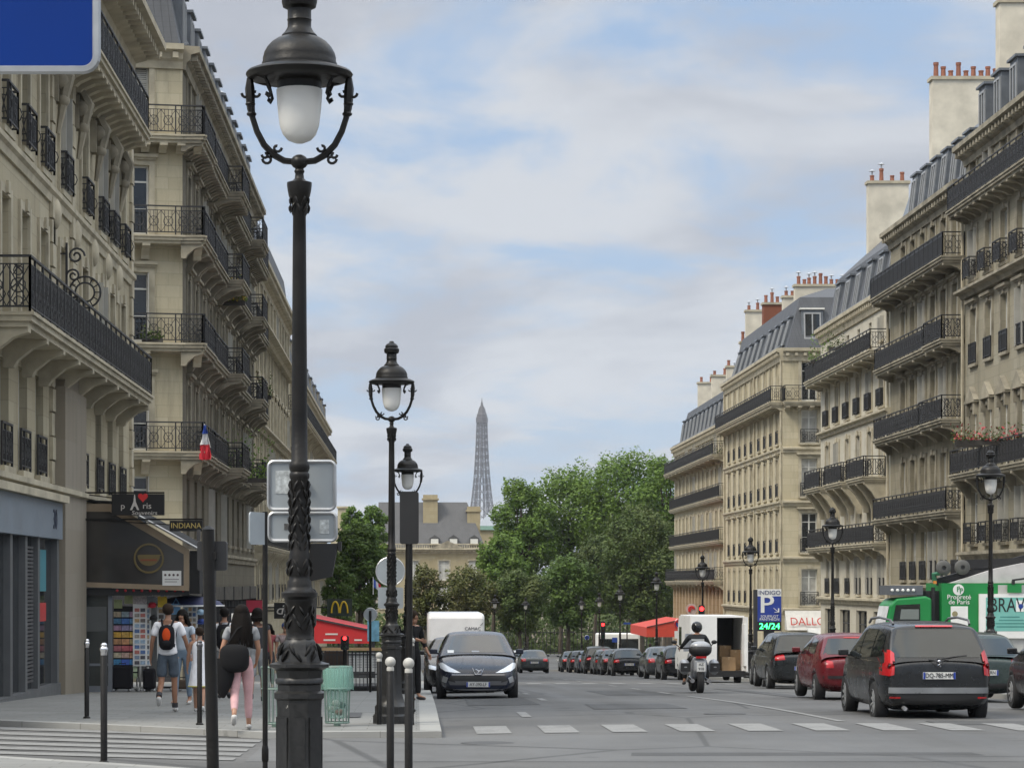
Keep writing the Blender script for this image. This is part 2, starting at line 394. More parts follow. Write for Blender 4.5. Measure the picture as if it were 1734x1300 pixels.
def stripe(b, pts, dz=.008, n=4):
    (ax, ay), (bx, by), (cx, cy), (dx, dy) = pts
    for i in range(n):
        t0, t1 = i/n, (i+1)/n; lp = lambda p, q, r, s, t: (p+(r-p)*t, q+(s-q)*t)
        q = (lp(ax, ay, dx, dy, t0), lp(bx, by, cx, cy, t0), lp(bx, by, cx, cy, t1), lp(ax, ay, dx, dy, t1))
        b.quad(*[(x, y, gz(x, y)+dz) for x, y in q])
for i in range(12):
    b = MB(); x0 = .86+i*.97; y0 = 35.7+.03*i
    stripe(b, [(x0, y0), (x0+.5, y0), (x0+.5, y0+2.4), (x0, y0+2.4)]); struct(b.build('zebra_stripe', PAINT_W))
for i in range(6):
    b = MB(); yl, xr, yr = 1229+8.3*i, 455-11*i, 1245+7.7*i
    stripe(b, [G(-60, yl+4.4), G(xr-5, yr+4.3), G(xr, yr), G(-60, yl)], .009, 1); struct(b.build('zebra_stripe', PAINT_W))
def line(x0, y0, x1, y1, w=.13, n=10):
    b = MB(); stripe(b, [(x0, y0), (x0+w, y0), (x1+w, y1), (x1, y1)], .008, n); struct(b.build('lane_line', PAINT_W))
line(6.55, 39, 6.0, 56)
for k in range(12): line(6.0, 60+k*8, 6.0, 63+k*8, n=3)
line(1.75, 41.5, 1.75, 44.0, .16)
for k in range(6): line(2.6, 52+k*8, 2.6, 54.5+k*8, n=3)
line(7.8, 33.6, 8.6, 33.8, .5, 2)
for k in range(13):
    b = MB(); x0 = .9+k*.95; stripe(b, [(x0, 84), (x0+.5, 84), (x0+.5, 87), (x0, 87)], .008, 2); struct(b.build('zebra_stripe', PAINT_W))
b = MB(); b.quad(*[(x, y, gslope(y)+PH+.005) for x, y in ((-.15, EDGE_L[0][1]+.3), (-.06, EDGE_L[0][1]+.3), (-.06, 44), (-.15, 44))]); struct(b.build('paving_strip', DARK))
tar = asphalt('dark repair asphalt', (.070, .070, .070))
for x0, x1, y0, y1 in ((3.2, 4.9, 45.2, 48.6), (7.9, 10.4, 37.9, 39.3), (1.0, 2.4, 48.5, 55), (4.4, 6.0, 58, 66), (2.6, 6.9, 30.4, 31.0), (8.2, 8.8, 55, 70)):
    b = MB(); stripe(b, [(x0, y0), (x1, y0+.08), (x1-.05, y1), (x0+.06, y1)], .0065, 5); struct(b.build('repair_patch', tar))
cast = plain('dark cast cover', (.055, .055, .055), .7)
b = MB(); b.quad(*[(x, y, gslope(y)+PH+.004) for x, y in (G(585, 1214, PH), G(610, 1214, PH), G(614, 1206, PH), G(593, 1206, PH))]); tag(b.build('utility_cover', cast), 'dark rectangular utility cover in the paving right of the green bin', 'utility cover')
b = MB(); b.lathe([(.001, .008), (.36, .008)], 20, cap=False); x, y = G(826, 1258); o = b.build('drain_cover', cast); o.location = (x, y, gz(x, y)); tag(o, 'round iron drain cover in the crossing asphalt', 'drain cover')
for (x, y), lab in (((5.2, 42.3), 'round iron cover in the lane ahead of the zebra crossing'), ((2.9, 62), 'far round iron cover in the left lane beside the dark blue hatchback')):
    b = MB(); b.lathe([(.001, .010), (.36, .010)], 20, cap=False); o = b.build('manhole_cover', cast); o.location = (x, y, gz(x, y)); tag(o, lab, 'manhole cover')
# ------------------------------------------------------------------ building kit (local frame: x along the facade, y outward, z up)
WCACHE = {}
def railing(mb, p0, p1, z, h=1.0, style='bars', pitch=.125):
    (x0, y0), (x1, y1) = p0, p1; L = math.hypot(x1-x0, y1-y0)
    if L < .05: return
    dx, dy = (x1-x0)/L, (y1-y0)/L
    P = lambda t, zz: (x0+dx*t, y0+dy*t, z+zz)
    mb.bar(P(0, h), P(L, h), .055, .045); mb.bar(P(0, .10), P(L, .10), .035); mb.bar(P(0, h-.15), P(L, h-.15), .022)
    n = max(2, int(round(L/pitch))); 
    for i in range(n+1):
        big = (i % 8 == 0) or i == n
        mb.bar(P(L*i/n, 0 if big else .1), P(L*i/n, h if big else h-.15), .045 if big else (.027 if style == 'ornate' else .02))
    if style == 'solid':
        mb.add([P(0, .05), P(L, .05), P(L, h-.03), P(0, h-.03)], [(0, 1, 2, 3)])
    if style in ('scroll', 'ornate'):
        m = max(1, int(round(L/.5))); w = L/m
        for i in range(m):
            c = (i+.5)*w; r = .17 if style == 'scroll' else .14
            for cz, rr in (((h-.05)/2, r), (.2, .09), (h-.27, .09)) if style == 'ornate' else (((h-.05)/2, r),):
                mb.tube([P(c+rr*math.cos(a), cz+rr*math.sin(a)) for a in [2*math.pi*k/9 for k in range(9)]], .014, 4, closed=True)
            mb.bar(P(i*w, .1), P((i+1)*w, h-.15), .018); mb.bar(P((i+1)*w, .1), P(i*w, h-.15), .018)
            if style == 'ornate':
                for s in (-1, 1):
                    mb.tube([P(c+s*(.05+.15*math.sin(q)), .15+.7*h*k/8) for k, q in [(k, k*.8) for k in range(9)]], .016, 4)
def window_mesh(w, h, surround, lintel, trim, fr):
    key = (round(w, 2), round(h, 2), surround, lintel, trim.name, fr)
    if key in WCACHE: return WCACHE[key]
    b = MB(); t = .07; a, z = w/2, h
    b.box(-a, -a+t, -.24, -.17, 0, z); b.box(a-t, a, -.24, -.17, 0, z); b.box(-a+t, a-t, -.24, -.17, z-t, z); b.box(-a+t, a-t, -.24, -.17, 0, .12)
    b.box(-.045, .045, -.235, -.165, .12, z-t)
    if h > 1.9: b.box(-a+t, -.045, -.235, -.175, h*.76, h*.76+.06); b.box(.045, a-t, -.235, -.175, h*.76, h*.76+.06)
    if h > 1.5:
        for s in (-1, 1): b.box(min(s*.045, s*(a-t)), max(s*.045, s*(a-t)), -.23, -.185, h*.38, h*.38+.03)
    b.m = 1; p = .06
    if surround:
        b.box(-a-.2, -a-.003, .002, p, -.1, h+.18); b.box(a+.003, a+.2, .002, p, -.1, h+.18); b.box(-a-.003, a+.003, .002, p-.003, h+.003, h+.18)
        b.box(-.14, .14, p, p+.06, h+.02, h+.26)
    b.box(-a-.12, a+.12, .003, .13, -.13, -.003)
    if lintel == 'cornice': b.box(-a-.3, a+.3, .003, .24, h+.26, h+.37); b.box(-a-.24, a+.24, .002, .15, h+.185, h+.26)
    if lintel == 'pediment':
        b.box(-a-.32, a+.32, .003, .24, h+.26, h+.35); b.prism([(-a-.35, h+.352), (a+.35, h+.352), (0, h+.95)], 'y', .002, .22)
        b.m = 1
        for s in (-1, 1): b.box(s*(a+.1)-.1, s*(a+.1)+.1, p+.001, .2, h-.25, h+.26)
    if lintel == 'scroll':
        for s in (-1, 1): b.tube([(s*(.1+.32*math.cos(q)), .12, h+.28+.2*math.sin(q)) for q in [k*.6 for k in range(6)]], .07, 6)
        b.ball((0, .1, h+.36), .17, 8, (1, .6, 1.2))
    me = b.mesh('window', [fr, trim]); b2 = MB(); b2.quad((-a, -.21, 0), (a, -.21, 0), (a, -.21, h), (-a, -.21, h)); pm = {}
    for k, m in (('dark', PANE_D), ('mid', PANE_M), ('light', PANE_L)): pm[k] = b2.mesh('pane', m)
    pm['shut'], pm['fold'] = [], []
    for sd in (-1, 1):
        s = MB(); x0, x1 = (.01, a-.01) if sd > 0 else (-a+.01, -.01)
        for xx in (x0, x1-.05): s.box(xx, xx+.05, -.16, -.12, .03, h-.02)
        s.box(x0+.05, x1-.05, -.16, -.12, .03, .12); s.box(x0+.05, x1-.05, -.16, -.12, h-.1, h-.02); s.box(x0+.05, x1-.05, -.16, -.12, h*.5, h*.5+.06)
        k = int(h/.075)
        for i in range(k):
            zz = .12+i*(h-.24)/k
            s.add([(x0+.05, -.125, zz), (x1-.05, -.125, zz), (x1-.05, -.155, zz+.06), (x0+.05, -.155, zz+.06)], [(0, 1, 2, 3)])
        pm['shut'].append(s.mesh('shutter', SHUT)); f = MB()
        xa, xb = (a-.05, a-.01) if sd > 0 else (-a+.01, -a+.05); f.box(xa, xb, -.15, .17, .03, h-.03); pm['fold'].append(f.mesh('shutter', SHUT))
    WCACHE[key] = (me, pm); return WCACHE[key]
GCACHE = {}
def guard_mesh(w, style, proj):
    key = (round(w, 2), style, proj)
    if key not in GCACHE:
        b = MB(); a = w/2+.06
        railing(b, (-a, proj), (a, proj), 0, .85, style, .11)
        if proj > .1: railing(b, (-a, .02), (-a, proj), 0, .85, style, .11); railing(b, (a, proj), (a, .02), 0, .85, style, .11)
        GCACHE[key] = b.mesh('guard', RAIL)
    return GCACHE[key]
rng = random.Random(3)
class Building:
    def __init__(s, name, label, x, y, group=None):
        s.root = thing(name, label, 'building', (x, y, gslope(y)), 0, group); s.o = Vector((x, y, gslope(y)))
    def frame(s, ox, oy, dn):
        d = Vector((dn[0], dn[1])).normalized(); du = Vector((d.y, -d.x))
        return Matrix(((du.x, d.x, 0, ox-s.o.x), (du.y, d.y, 0, oy-s.o.y), (0, 0, 1, -s.o.z), (0, 0, 0, 1)))
    def put(s, name, mb, mats, fr, parent=None, smooth=False):
        mb2 = MB(); mb2.v = [tuple(fr @ Vector(p)) for p in mb.v]; mb2.f = mb.f; mb2.mi = mb.mi
        return mb2.build(name, mats, parent or s.root, smooth)
    def inst(s, name, me, fr, u, w, z, parent=None):
        o = link(name, me, None); p = fr @ Vector((u, w, z)); o.parent = parent or s.root
        if parent: o.location = (0, 0, 0)
        else: o.location = p; o.rotation_euler.z = math.atan2(fr[1][0], fr[0][0])
        return o
    def face(s, fr, L, floors, mats, trim, cap=None, z_bot=None, fw=None):
        """floors: dicts z0 z1 bays w h sill lint sur guard long proj style states cons"""
        wall = MB(); fw = fw or WFRAME
        for fl in floors:
            z0, z1 = fl['z0'], fl['z1']; bays = sorted(fl.get('bays', [])); w = fl.get('w', 1.15); sill = z0+fl.get('sill', .35); h = fl.get('h', 2.2); head = sill+h
            wall.m = fl.get('mi', 0)
            if not bays: wall.quad((0, 0, z0), (L, 0, z0), (L, 0, z1), (0, 0, z1)); continue
            wall.quad((0, 0, z0), (L, 0, z0), (L, 0, sill), (0, 0, sill)); wall.quad((0, 0, head), (L, 0, head), (L, 0, z1), (0, 0, z1))
            xs = [0]
            for u in bays: xs += [u-w/2, u+w/2]
            xs.append(L)
            for i in range(0, len(xs), 2): wall.quad((xs[i], 0, sill), (xs[i+1], 0, sill), (xs[i+1], 0, head), (xs[i], 0, head))
            for u in bays:
                a, c = u-w/2, u+w/2; d = -.3
                wall.quad((a, 0, sill), (a, d, sill), (a, d, head), (a, 0, head)); wall.quad((c, 0, sill), (c, d, sill), (c, d, head), (c, 0, head))
                wall.quad((a, 0, head), (c, 0, head), (c, d, head), (a, d, head)); wall.quad((a, 0, sill), (c, 0, sill), (c, d, sill), (a, d, sill))
                st = fl.get('states') or ('dark', 'dark', 'dark', 'mid', 'mid', 'light', 'shut', 'fold', 'fold')
                me, pm = window_mesh(w, h, fl.get('sur', True), fl.get('lint', 'none'), trim, fl.get('fr', fw))
                k = rng.choice(st); wo = s.inst(fl.get('wname', 'window'), me, fr, u, 0, sill)
                s.inst('pane', pm['dark' if k in ('shut', 'fold') and rng.random() < .7 else ('mid' if k in ('shut', 'fold') else k)], fr, 0, 0, 0, wo)
                if k in ('shut', 'fold'):
                    for q in pm[k]: s.inst('shutter', q, fr, 0, 0, 0, wo)
                if fl.get('guard'): s.inst('guard', guard_mesh(w, fl.get('style', 'scroll'), fl.get('proj', .06)), fr, 0, 0, 0, wo)
            
        s.put('wall', wall, mats, fr)
        for fl in floors:
            z0 = fl['z0']
            if fl.get('course'):
                b = MB(); p = fl['course']; b.prism([(.002, z0-.28), (p*.4, z0-.28), (p*.55, z0-.12), (p, z0-.06), (p, z0+.05), (.002, z0+.09)], 'x', fl.get('cx0', 0), fl.get('cx1', L)); s.put('cornice', b, trim, fr)
            for seg in fl.get('long', []): s.balcony(fr, seg[0], seg[1], z0, seg[2] if len(seg) > 2 else .85, fl.get('style', 'scroll'), trim, fl.get('cons', 1.6), fl.get('rh', 1.0), fl.get('conh', .7))
        if cap:
            z, p = cap; b = MB(); b.prism([(.002, z-.75), (.1, z-.75), (.14, z-.5), (p*.45, z-.42), (p*.5, z-.22), (p, z-.14), (p, z+.06), (.002, z+.10)], 'x', 0, L)
            k = int(L/.55)
            for i in range(k): u = (i+.5)*L/k; b.box(u-.1, u+.1, .141, p*.85, z-.42, z-.225)
            s.put('cornice', b, trim, fr)
    def balcony(s, fr, u0, u1, z, p=.85, style='scroll', trim=None, cons=1.6, rh=1.0, conh=.7):
        b = MB(); b.box(u0, u1, .003, p, z-.13, z+.02); b.box(u0+.05, u1-.05, .004, p-.08, z-.24, z-.13); b.box(u0-.03, u1+.03, .005, p+.05, z-.02, z+.045)
        if cons:
            k = max(2, int(round((u1-u0)/cons)))
            for i in range(k+1):
                u = u0+.25+(u1-u0-.5)*i/k; t = .14
                b.prism([(.004, z-.243), (p*.92, z-.243), (p*.92, z-.33), (p*.6, z-.24-conh*.35), (p*.3, z-.24-conh*.75), (p*.22, z-.24-conh), (.004, z-.24-conh)], 'x', u-t, u+t)
        sl = s.put('balcony', b, trim, fr); r = MB()
        railing(r, (u0+.05, p-.04), (u1-.05, p-.04), z+.05, rh, style); railing(r, (u0+.05, .03), (u0+.05, p-.04), z+.05, rh, style if style != 'solid' else 'scroll'); railing(r, (u1-.05, p-.04), (u1-.05, .03), z+.05, rh, style if style != 'solid' else 'scroll')
        s.put('railing', r, RAIL, fr, sl); return sl
    def body(s, fr, L, depth, z0, z1, m, ends=True):
        b = MB()
        if ends: b.quad((0, -.001, z0), (0, -depth, z0), (0, -depth, z1), (0, -.001, z1))
        b.quad((L, -.001, z0), (L, -depth, z0), (L, -depth, z1), (L, -.001, z1))
        b.quad((0, -depth, z0), (L, -depth, z0), (L, -depth, z1), (0, -depth, z1)); s.put('side_wall', b, m, fr)
    def mansard(s, fr, L, z, prof, m, depth=11, hip0=0, hip1=0, m2=None):
        """prof: list of (inset, height above z)"""
        b = MB(); pr = [(i, h) for i, h in prof]
        for k, ((i0, h0), (i1, h1)) in enumerate(zip(pr, pr[1:])):
            b.m = 1 if k == len(pr)-2 and m2 else 0
            A = lambda i, h: (hip0*i, -i, z+h); B = lambda i, h: (L-hip1*i, -i, z+h)
            b.quad(A(i0, h0), B(i0, h0), B(i1, h1), A(i1, h1))
            b.quad((hip0*i0, -depth+i0, z+h0), (L-hip1*i0, -depth+i0, z+h0), (L-hip1*i1, -depth+i1, z+h1), (hip0*i1, -depth+i1, z+h1))
            b.quad(A(i0, h0), A(i1, h1), (hip0*i1, -depth+i1, z+h1), (hip0*i0, -depth+i0, z+h0)); b.quad(B(i0, h0), B(i1, h1), (L-hip1*i1, -depth+i1, z+h1), (L-hip1*i0, -depth+i0, z+h0))
        i, h = pr[-1]; b.m = 1 if m2 else 0; b.quad((hip0*i, -i, z+h), (L-hip1*i, -i, z+h), (L-hip1*i, -depth+i, z+h), (hip0*i, -depth+i, z+h))
        g = s.put('roof', b, [m, m2 or m], fr)
        e = MB(); e.tube([(.0, .12, z+.13), (L, .12, z+.13)], .085, 6); s.put('gutter', e, LEAD, fr, g); return g
    def dormers(s, fr, us, z, w=1.0, h=1.75, front=-.25, back=-1.5, fm=None, cheek=None, lean=0.0):
        key = ('dorm', w, h, front, back, (fm or LEAD).name, lean)
        if key not in WCACHE:
            b = MB(); a = w/2+.14; ln = lean
            q = lambda x, y, zz: (x, y-ln*zz, zz)
            b.add([q(x, y, zz) for zz in (0, h+.2) for y in (back, front) for x in (-a, a)], [(0, 2, 3, 1), (4, 5, 7, 6), (2, 6, 7, 3), (0, 4, 6, 2), (1, 3, 7, 5)])
            b.m = 1; b.add([q(x, y, zz) for zz in (h+.2, h+.3) for y in (back, front+.12) for x in (-a-.1, a+.1)], [(0, 2, 3, 1), (4, 5, 7, 6), (0, 1, 5, 4), (2, 6, 7, 3), (0, 4, 6, 2), (1, 3, 7, 5)])
            me = b.mesh('dormer', [cheek or LEAD, fm or LEAD]); f = MB(); t = .09; y0, y1 = front+.002, front+.06
            for x0, x1, z0, z1 in ((-w/2, -w/2+t, 0, h), (w/2-t, w/2, 0, h), (-w/2+t, w/2-t, h-t, h), (-w/2+t, w/2-t, 0, t), (-.04, .04, t, h-t)):
                f.add([q(x, y, zz) for zz in (z0, z1) for y in (y0, y1) for x in (x0, x1)], [(0, 2, 3, 1), (4, 5, 7, 6), (0, 1, 5, 4), (2, 6, 7, 3), (0, 4, 6, 2), (1, 3, 7, 5)])
            f.m = 1; f.quad(q(-w/2+t, front+.02, t), q(w/2-t, front+.02, t), q(w/2-t, front+.02, h-t), q(-w/2+t, front+.02, h-t))
            WCACHE[key] = (me, f.mesh('dormer_window', [plain('grey dormer paint', (.30, .31, .32), .5), PANE_D]))
        me, fmesh = WCACHE[key]
        for u in us: d = s.inst('dormer', me, fr, u, 0, z); s.inst('dormer_window', fmesh, fr, 0, 0, 0, d)
    def chimney(s, fr, u, w0, w1, z0, z1, m=None, t=.7, pots=6, seed=0):
        r = random.Random(seed+int(u*7)); b = MB(); b.box(u-t/2, u+t/2, w0, w1, z0, z1); b.m = 1; b.box(u-t/2-.09, u+t/2+.09, w0-.09, w1+.09, z1, z1+.16)
        o = s.put('chimney', b, [m or RENDER, TRIM], fr); n = pots
        for i in range(n):
            w = w0+.3+(w1-w0-.6)*(i+.2*r.random())/max(1, n-1); h = r.choice((.35, .45, .55, .75)); p = MB()
            p.lathe([(.13, z1+.16), (.11, z1+.16+h*.8), (.135, z1+.16+h*.82), (.135, z1+.16+h)], 8, (u, w)); pp = s.put('chimney_pot', p, TERRA, fr, o, True)
            if r.random() < .2:
                c = MB(); c.lathe([(.05, z1+.16+h), (.05, z1+.4+h)], 6, (u, w)); c.lathe([(.2, z1+.4+h), (.02, z1+.52+h)], 8, (u, w)); s.put('cowl', c, ALU, fr, o)
def bays(a, b, n): return [a+(b-a)*(i+.5)/n for i in range(n)]
SHOPG = glassy('dark shop glass', (.02, .022, .024), .05)
SHOPF = plain('dark shop joinery', (.035, .035, .037), .5)
def D(z0, z1, **k): d = dict(z0=z0, z1=z1); d.update(k); return d
def shopfront(B, fr, openings, m, z0, h, fascia=None):
    for (u0, u1) in openings:
        b = MB(); t = .09; b.box(u0, u0+t, .01, .14, z0, z0+h); b.box(u1-t, u1, .01, .14, z0, z0+h); b.box(u0+t, u1-t, .01, .12, z0, z0+.45); b.box(u0+t, u1-t, .01, .16, z0+h-.6, z0+h)
        k = max(1, int((u1-u0)/1.3))
        for i in range(1, k): u = u0+(u1-u0)*i/k; b.box(u-.04, u+.04, .01, .12, z0+.45, z0+h-.6)
        o = B.put('shopfront', b, m, fr); g = MB(); g.quad((u0+t, .05, z0+.45), (u1-t, .05, z0+.45), (u1-t, .05, z0+h-.6), (u0+t, .05, z0+h-.6)); B.put('shop_window', g, SHOPG, fr, o)
XR, XL = 23.3, -8.2
# ---------------- right side: four blocks, then the block of the corner with the boulevard
def right_block(name, label, y0, y1): 
    B = Building(name, label, XR, y0); return B, B.frame(XR, y0, (-1, 0)), y1-y0
# nearest block
B, fr, L = right_block('apartment_building', 'grey stone apartment block with triangular window pediments at the right edge', 84, 106.4)
bb = bays(.2, L-.2, 8)
B.face(fr, L, [D(-3.2, 3.0, bays=bays(.4, L-.4, 5), w=2.9, h=3.6, sill=1.2, sur=False, fr=SHOPF, states=('dark',), wname='shop_window'),
    D(3.0, 6.25, bays=bb, h=2.15, sill=.4, guard=True, course=.45, lint='none', sur=False, style='scroll', proj=.3),
    D(6.25, 10.6, bays=bb, h=2.6, sill=.15, long=[(.3, L-.6)], lint='pediment', style='ornate', conh=.7, cons=2.7),
    D(10.6, 14.0, bays=bb, h=2.3, sill=.3, guard=True, lint='cornice', style='solid', proj=.1), D(14.0, 17.4, bays=bb, h=2.1, sill=.45, guard=True, course=.55, style='ornate', proj=.35),
    D(17.4, 20.1, bays=bb, h=1.9, sill=.1, long=[(0.1, L-.1)], style='ornate', course=.3, cons=1.2, conh=.25)], [GREYST], TRIM_D, (20.1, .6))
B.body(fr, L, 12, -3.2, 20.1, GREYST); B.mansard(fr, L, 20.15, [(.3, 0), (1.5, 3.0), (3.6, 4.3), (5.8, 4.9)], SLATE, 12, m2=ZINC); B.dormers(fr, bb[::1], 20.5, front=-.35, back=-1.6)
B.chimney(fr, L-.2, -4.8, -1.3, 20, 26.2, RENDER, .8, 7, 1); B.chimney(fr, 9, -6, -2.5, 21, 26, RENDER, .8, 7, 2)
# second block
B, fr, L = right_block('apartment_building', 'stone apartment block with four long dark balconies stacked over rusticated lower floors', 106.4, 123.3)
bb = bays(.9, L-2.2, 6); b2 = bb+[L-1.1]
lg = [(.6, L-.15)]
B.face(fr, L, [D(-3.4, 1.6, bays=bays(.4, L-.4, 4), w=2.8, h=3.4, sill=.9, sur=False, fr=SHOPF, states=('dark',), wname='shop_window'), D(1.6, 4.8, bays=bb, h=2.2, sill=.3, guard=True, course=.35, sur=False, style='solid'),
    D(4.8, 8.7, bays=bb, h=2.6, sill=.1, long=[(.15, L+.3)], style='ornate', conh=.45, sur=True, cons=3.4), D(8.7, 12.1, bays=bb, h=2.5, sill=.1, long=[(.3, 5.2, 1.0), (5.25, L+.1)], style='ornate', conh=.45, cons=3.2, lint='cornice'),
    D(12.1, 15.6, bays=bb, h=2.5, sill=.1, long=[(.3, 4.2, 1.0), (4.25, L-.1)], style='ornate', conh=.3, cons=2.8, lint='cornice'), D(15.6, 18.8, bays=bb, h=2.1, sill=.1, long=[(.1, L+.1, 1.0)], style='solid', cons=2.0, conh=.3)], [CREAM_D], TRIM_D, (18.8, .55))
B.body(fr, L, 12, -3.4, 18.8, GREYST); B.mansard(fr, L, 18.85, [(.3, 0), (1.3, 3.0), (3.4, 4.0), (5.8, 4.5)], ZINC, 12); B.dormers(fr, bb, 19.1, front=-.3, back=-1.5, h=1.9, lean=.12)
B.chimney(fr, L-.4, -5.4, -1.9, 19, 26.3, RENDER, .8, 9, 3)
p = MB(); p.tube([(.15, .12, -3), (.15, .12, 18.4)], .07, 6); B.put('drainpipe', p, TRIM, fr)
# white block with curved consoles
B, fr, L = right_block('apartment_building', 'pale limewashed block with three carved console balconies and a steep slate roof', 123.3, 144.6)
bb = bays(.6, L-.8, 6)
B.face(fr, L, [D(-3.7, .9, bays=bays(.5, L-.5, 4), w=3.2, h=3.2, sill=.8, sur=False, fr=SHOPF, states=('dark',), wname='shop_window'), D(.9, 3.7, bays=bb, h=2.0, sill=.25, guard=True, sur=False, style='solid', course=.3),
    D(3.7, 7.0, bays=bb, h=2.4, sill=.1, long=[(.2, L-.2)], style='ornate', conh=.5, cons=3.4), D(7.0, 10.3, bays=bb, h=2.4, sill=.1, long=[(1.2, 6.2, 1.15), (7.8, 13.2, 1.15), (14.8, 20.2, 1.15)], style='ornate', conh=1.4, cons=4.2),
    D(10.3, 13.2, bays=bb, h=2.0, sill=.3, guard=True, course=.3, lint='scroll', style='solid', proj=.2), D(13.2, 16.2, bays=bb, h=1.2, sill=.7, sur=False, w=.8, long=[(.2, L-.2, 1.0)], style='scroll', cons=2.6, conh=.25)], [WHITEST], CREAM_L and TRIM, (16.2, .4))
B.body(fr, L, 12, -3.7, 16.2, WHITEST); B.mansard(fr, L, 16.25, [(.3, 0), (.95, 2.9), (3.6, 5.3), (5.6, 6.0)], SLATE, 12, m2=ZINC); B.dormers(fr, bb, 16.45, front=-.3, back=-1.3, h=2.0, w=1.1, lean=.16)
B.chimney(fr, L-.5, -4.9, -2.6, 17, 24.6, RENDER, .7, 4, 4)
p = MB(); p.tube([(.15, .12, -3.4), (.15, .12, 15.8)], .07, 6); B.put('drainpipe', p, TRIM, fr)
# corner block, pale: short end facing the viewer
B = Building('corner_building', 'clean cream corner block whose end wall faces the viewer beside the parking sign', XR, 159.7); fr = B.frame(XR, 159.7, (-1, 0)); L = 29.6
bb = [2.2, 5.0, 7.9, 10.8]+[14.6, 17.7, 20.8, 23.9, 27.0]; z = [-4.4, .07, 3.34, 6.9, 10.3, 13.2, 16.6]
def pale(bys, lg, extra=None):
    st = ('dark', 'dark', 'mid', 'light', 'shut')
    return [D(z[0], z[1]), D(z[1], z[2], bays=bys, h=2.3, sill=.25, guard=True, style='scroll', sur=True, course=.3, w=1.0, states=st), D(z[2], z[3], bays=bys, h=2.5, sill=.35, guard=True, course=.22, w=1.0, lint='cornice', states=st),
        D(z[3], z[4], bays=bys, h=2.4, sill=.35, guard=True, course=.22, w=1.0, lint='cornice', states=st), D(z[4], z[5], bays=bys, h=2.1, sill=.35, guard=True, course=.2, w=1.0, states=st), D(z[5], z[6], bays=bys, h=2.5, sill=.1, long=lg, style='scroll', cons=.8, conh=.25, w=1.0, states=st)]
B.face(fr, L, pale(bb, [(-.1, L-.1, .8)]), [CREAM_L], TRIM, (16.6, .4))
fe = B.frame(XR+14, 159.7, (0, -1)); B.face(fe, 14, pale([6.0, 12.3], [(2, 14.0, .8)]), [CREAM_L], TRIM, (16.6, .4))
B.body(fr, L, 13, -4.4, 16.6, CREAM_L, False)
for u in (.12, 12.8, L-.1): p = MB(); p.tube([(u, .09, -4), (u, .09, 16.2)], .075, 6); B.put('drainpipe', p, TRIM, fr)
B.mansard(fr, L, 16.65, [(.3, 0), (1.3, 3.4), (3.4, 4.2), (5.6, 4.4)], SLATE, 13, hip0=1.0, m2=ZINC); B.dormers(fr, bb, 17.0, front=-.28, back=-1.6, h=1.6, w=.8, lean=.28)
B.dormers(fe, [12.0], 17.3, front=-.55, back=-1.8, h=1.7, w=1.1, fm=WFRAME, lean=.1)
B.chimney(fr, 5.6, -5.1, -1.6, 17, 21.2, RENDER, .7, 9, 5); B.chimney(fr, 13, -3.4, -1.9, 18, 21.3, RENDER, .7, 3, 6); B.chimney(fr, 20, -2.9, -1.5, 17.5, 21.6, BRICK, .8, 3, 7)
B.chimney(fr, 28.5, -3.2, -1.4, 16.5, 22.0, RENDER, .7, 3, 8)
# far block at the boulevard
B, fr, L = right_block('apartment_building', 'far cream block with rows of dark balcony bands and pink ribbed ground floor', 189.3, 226.6)
bb = bays(1.0, L-.5, 12); RIB = stone('pinkish rusticated base', (.42, .31, .21), .5, .55, .2)
B.face(fr, L, [D(-5.2, 1.85, bays=[]), D(1.85, 4.9, bays=bb, h=2.1, sill=.2, long=[(.2, L)], style='scroll', cons=3, conh=.4), D(4.9, 8.2, bays=bb, h=2.3, sill=.1, long=[(.2, L, .5)], style='bars', cons=0, course=.3), D(8.2, 11.4, bays=bb, h=2.3, sill=.1, long=[(.2, L, .5)], style='bars', cons=0, course=.3),
    D(11.4, 13.8, bays=bb, h=1.8, sill=.1, long=[(.2, L, .95)], style='scroll', cons=3, conh=.25)], [CREAM_L], TRIM, (13.8, .4))
p = MB()
for u in bays(.4, L-.2, 15): p.box(u-.3, u+.3, .003, .22, -5.2, 1.5)
B.put('pilaster_base', p, RIB, fr)
B.body(fr, L, 12, -5.2, 13.8, CREAM_L); B.mansard(fr, L, 13.85, [(.3, 0), (1.1, 3.1), (3.4, 4.4), (5.6, 4.8)], SLATE, 12, hip1=1, m2=ZINC); B.dormers(fr, bb, 14.1, front=-.35, back=-1.4, h=1.8, lean=.15)
for u, zt in ((.5, 19.8), (9, 18.7), (19, 18.8), (29, 19.0)): B.chimney(fr, u, -3.5, -1.2, 14.5, zt, RENDER, .7, 3, 9)
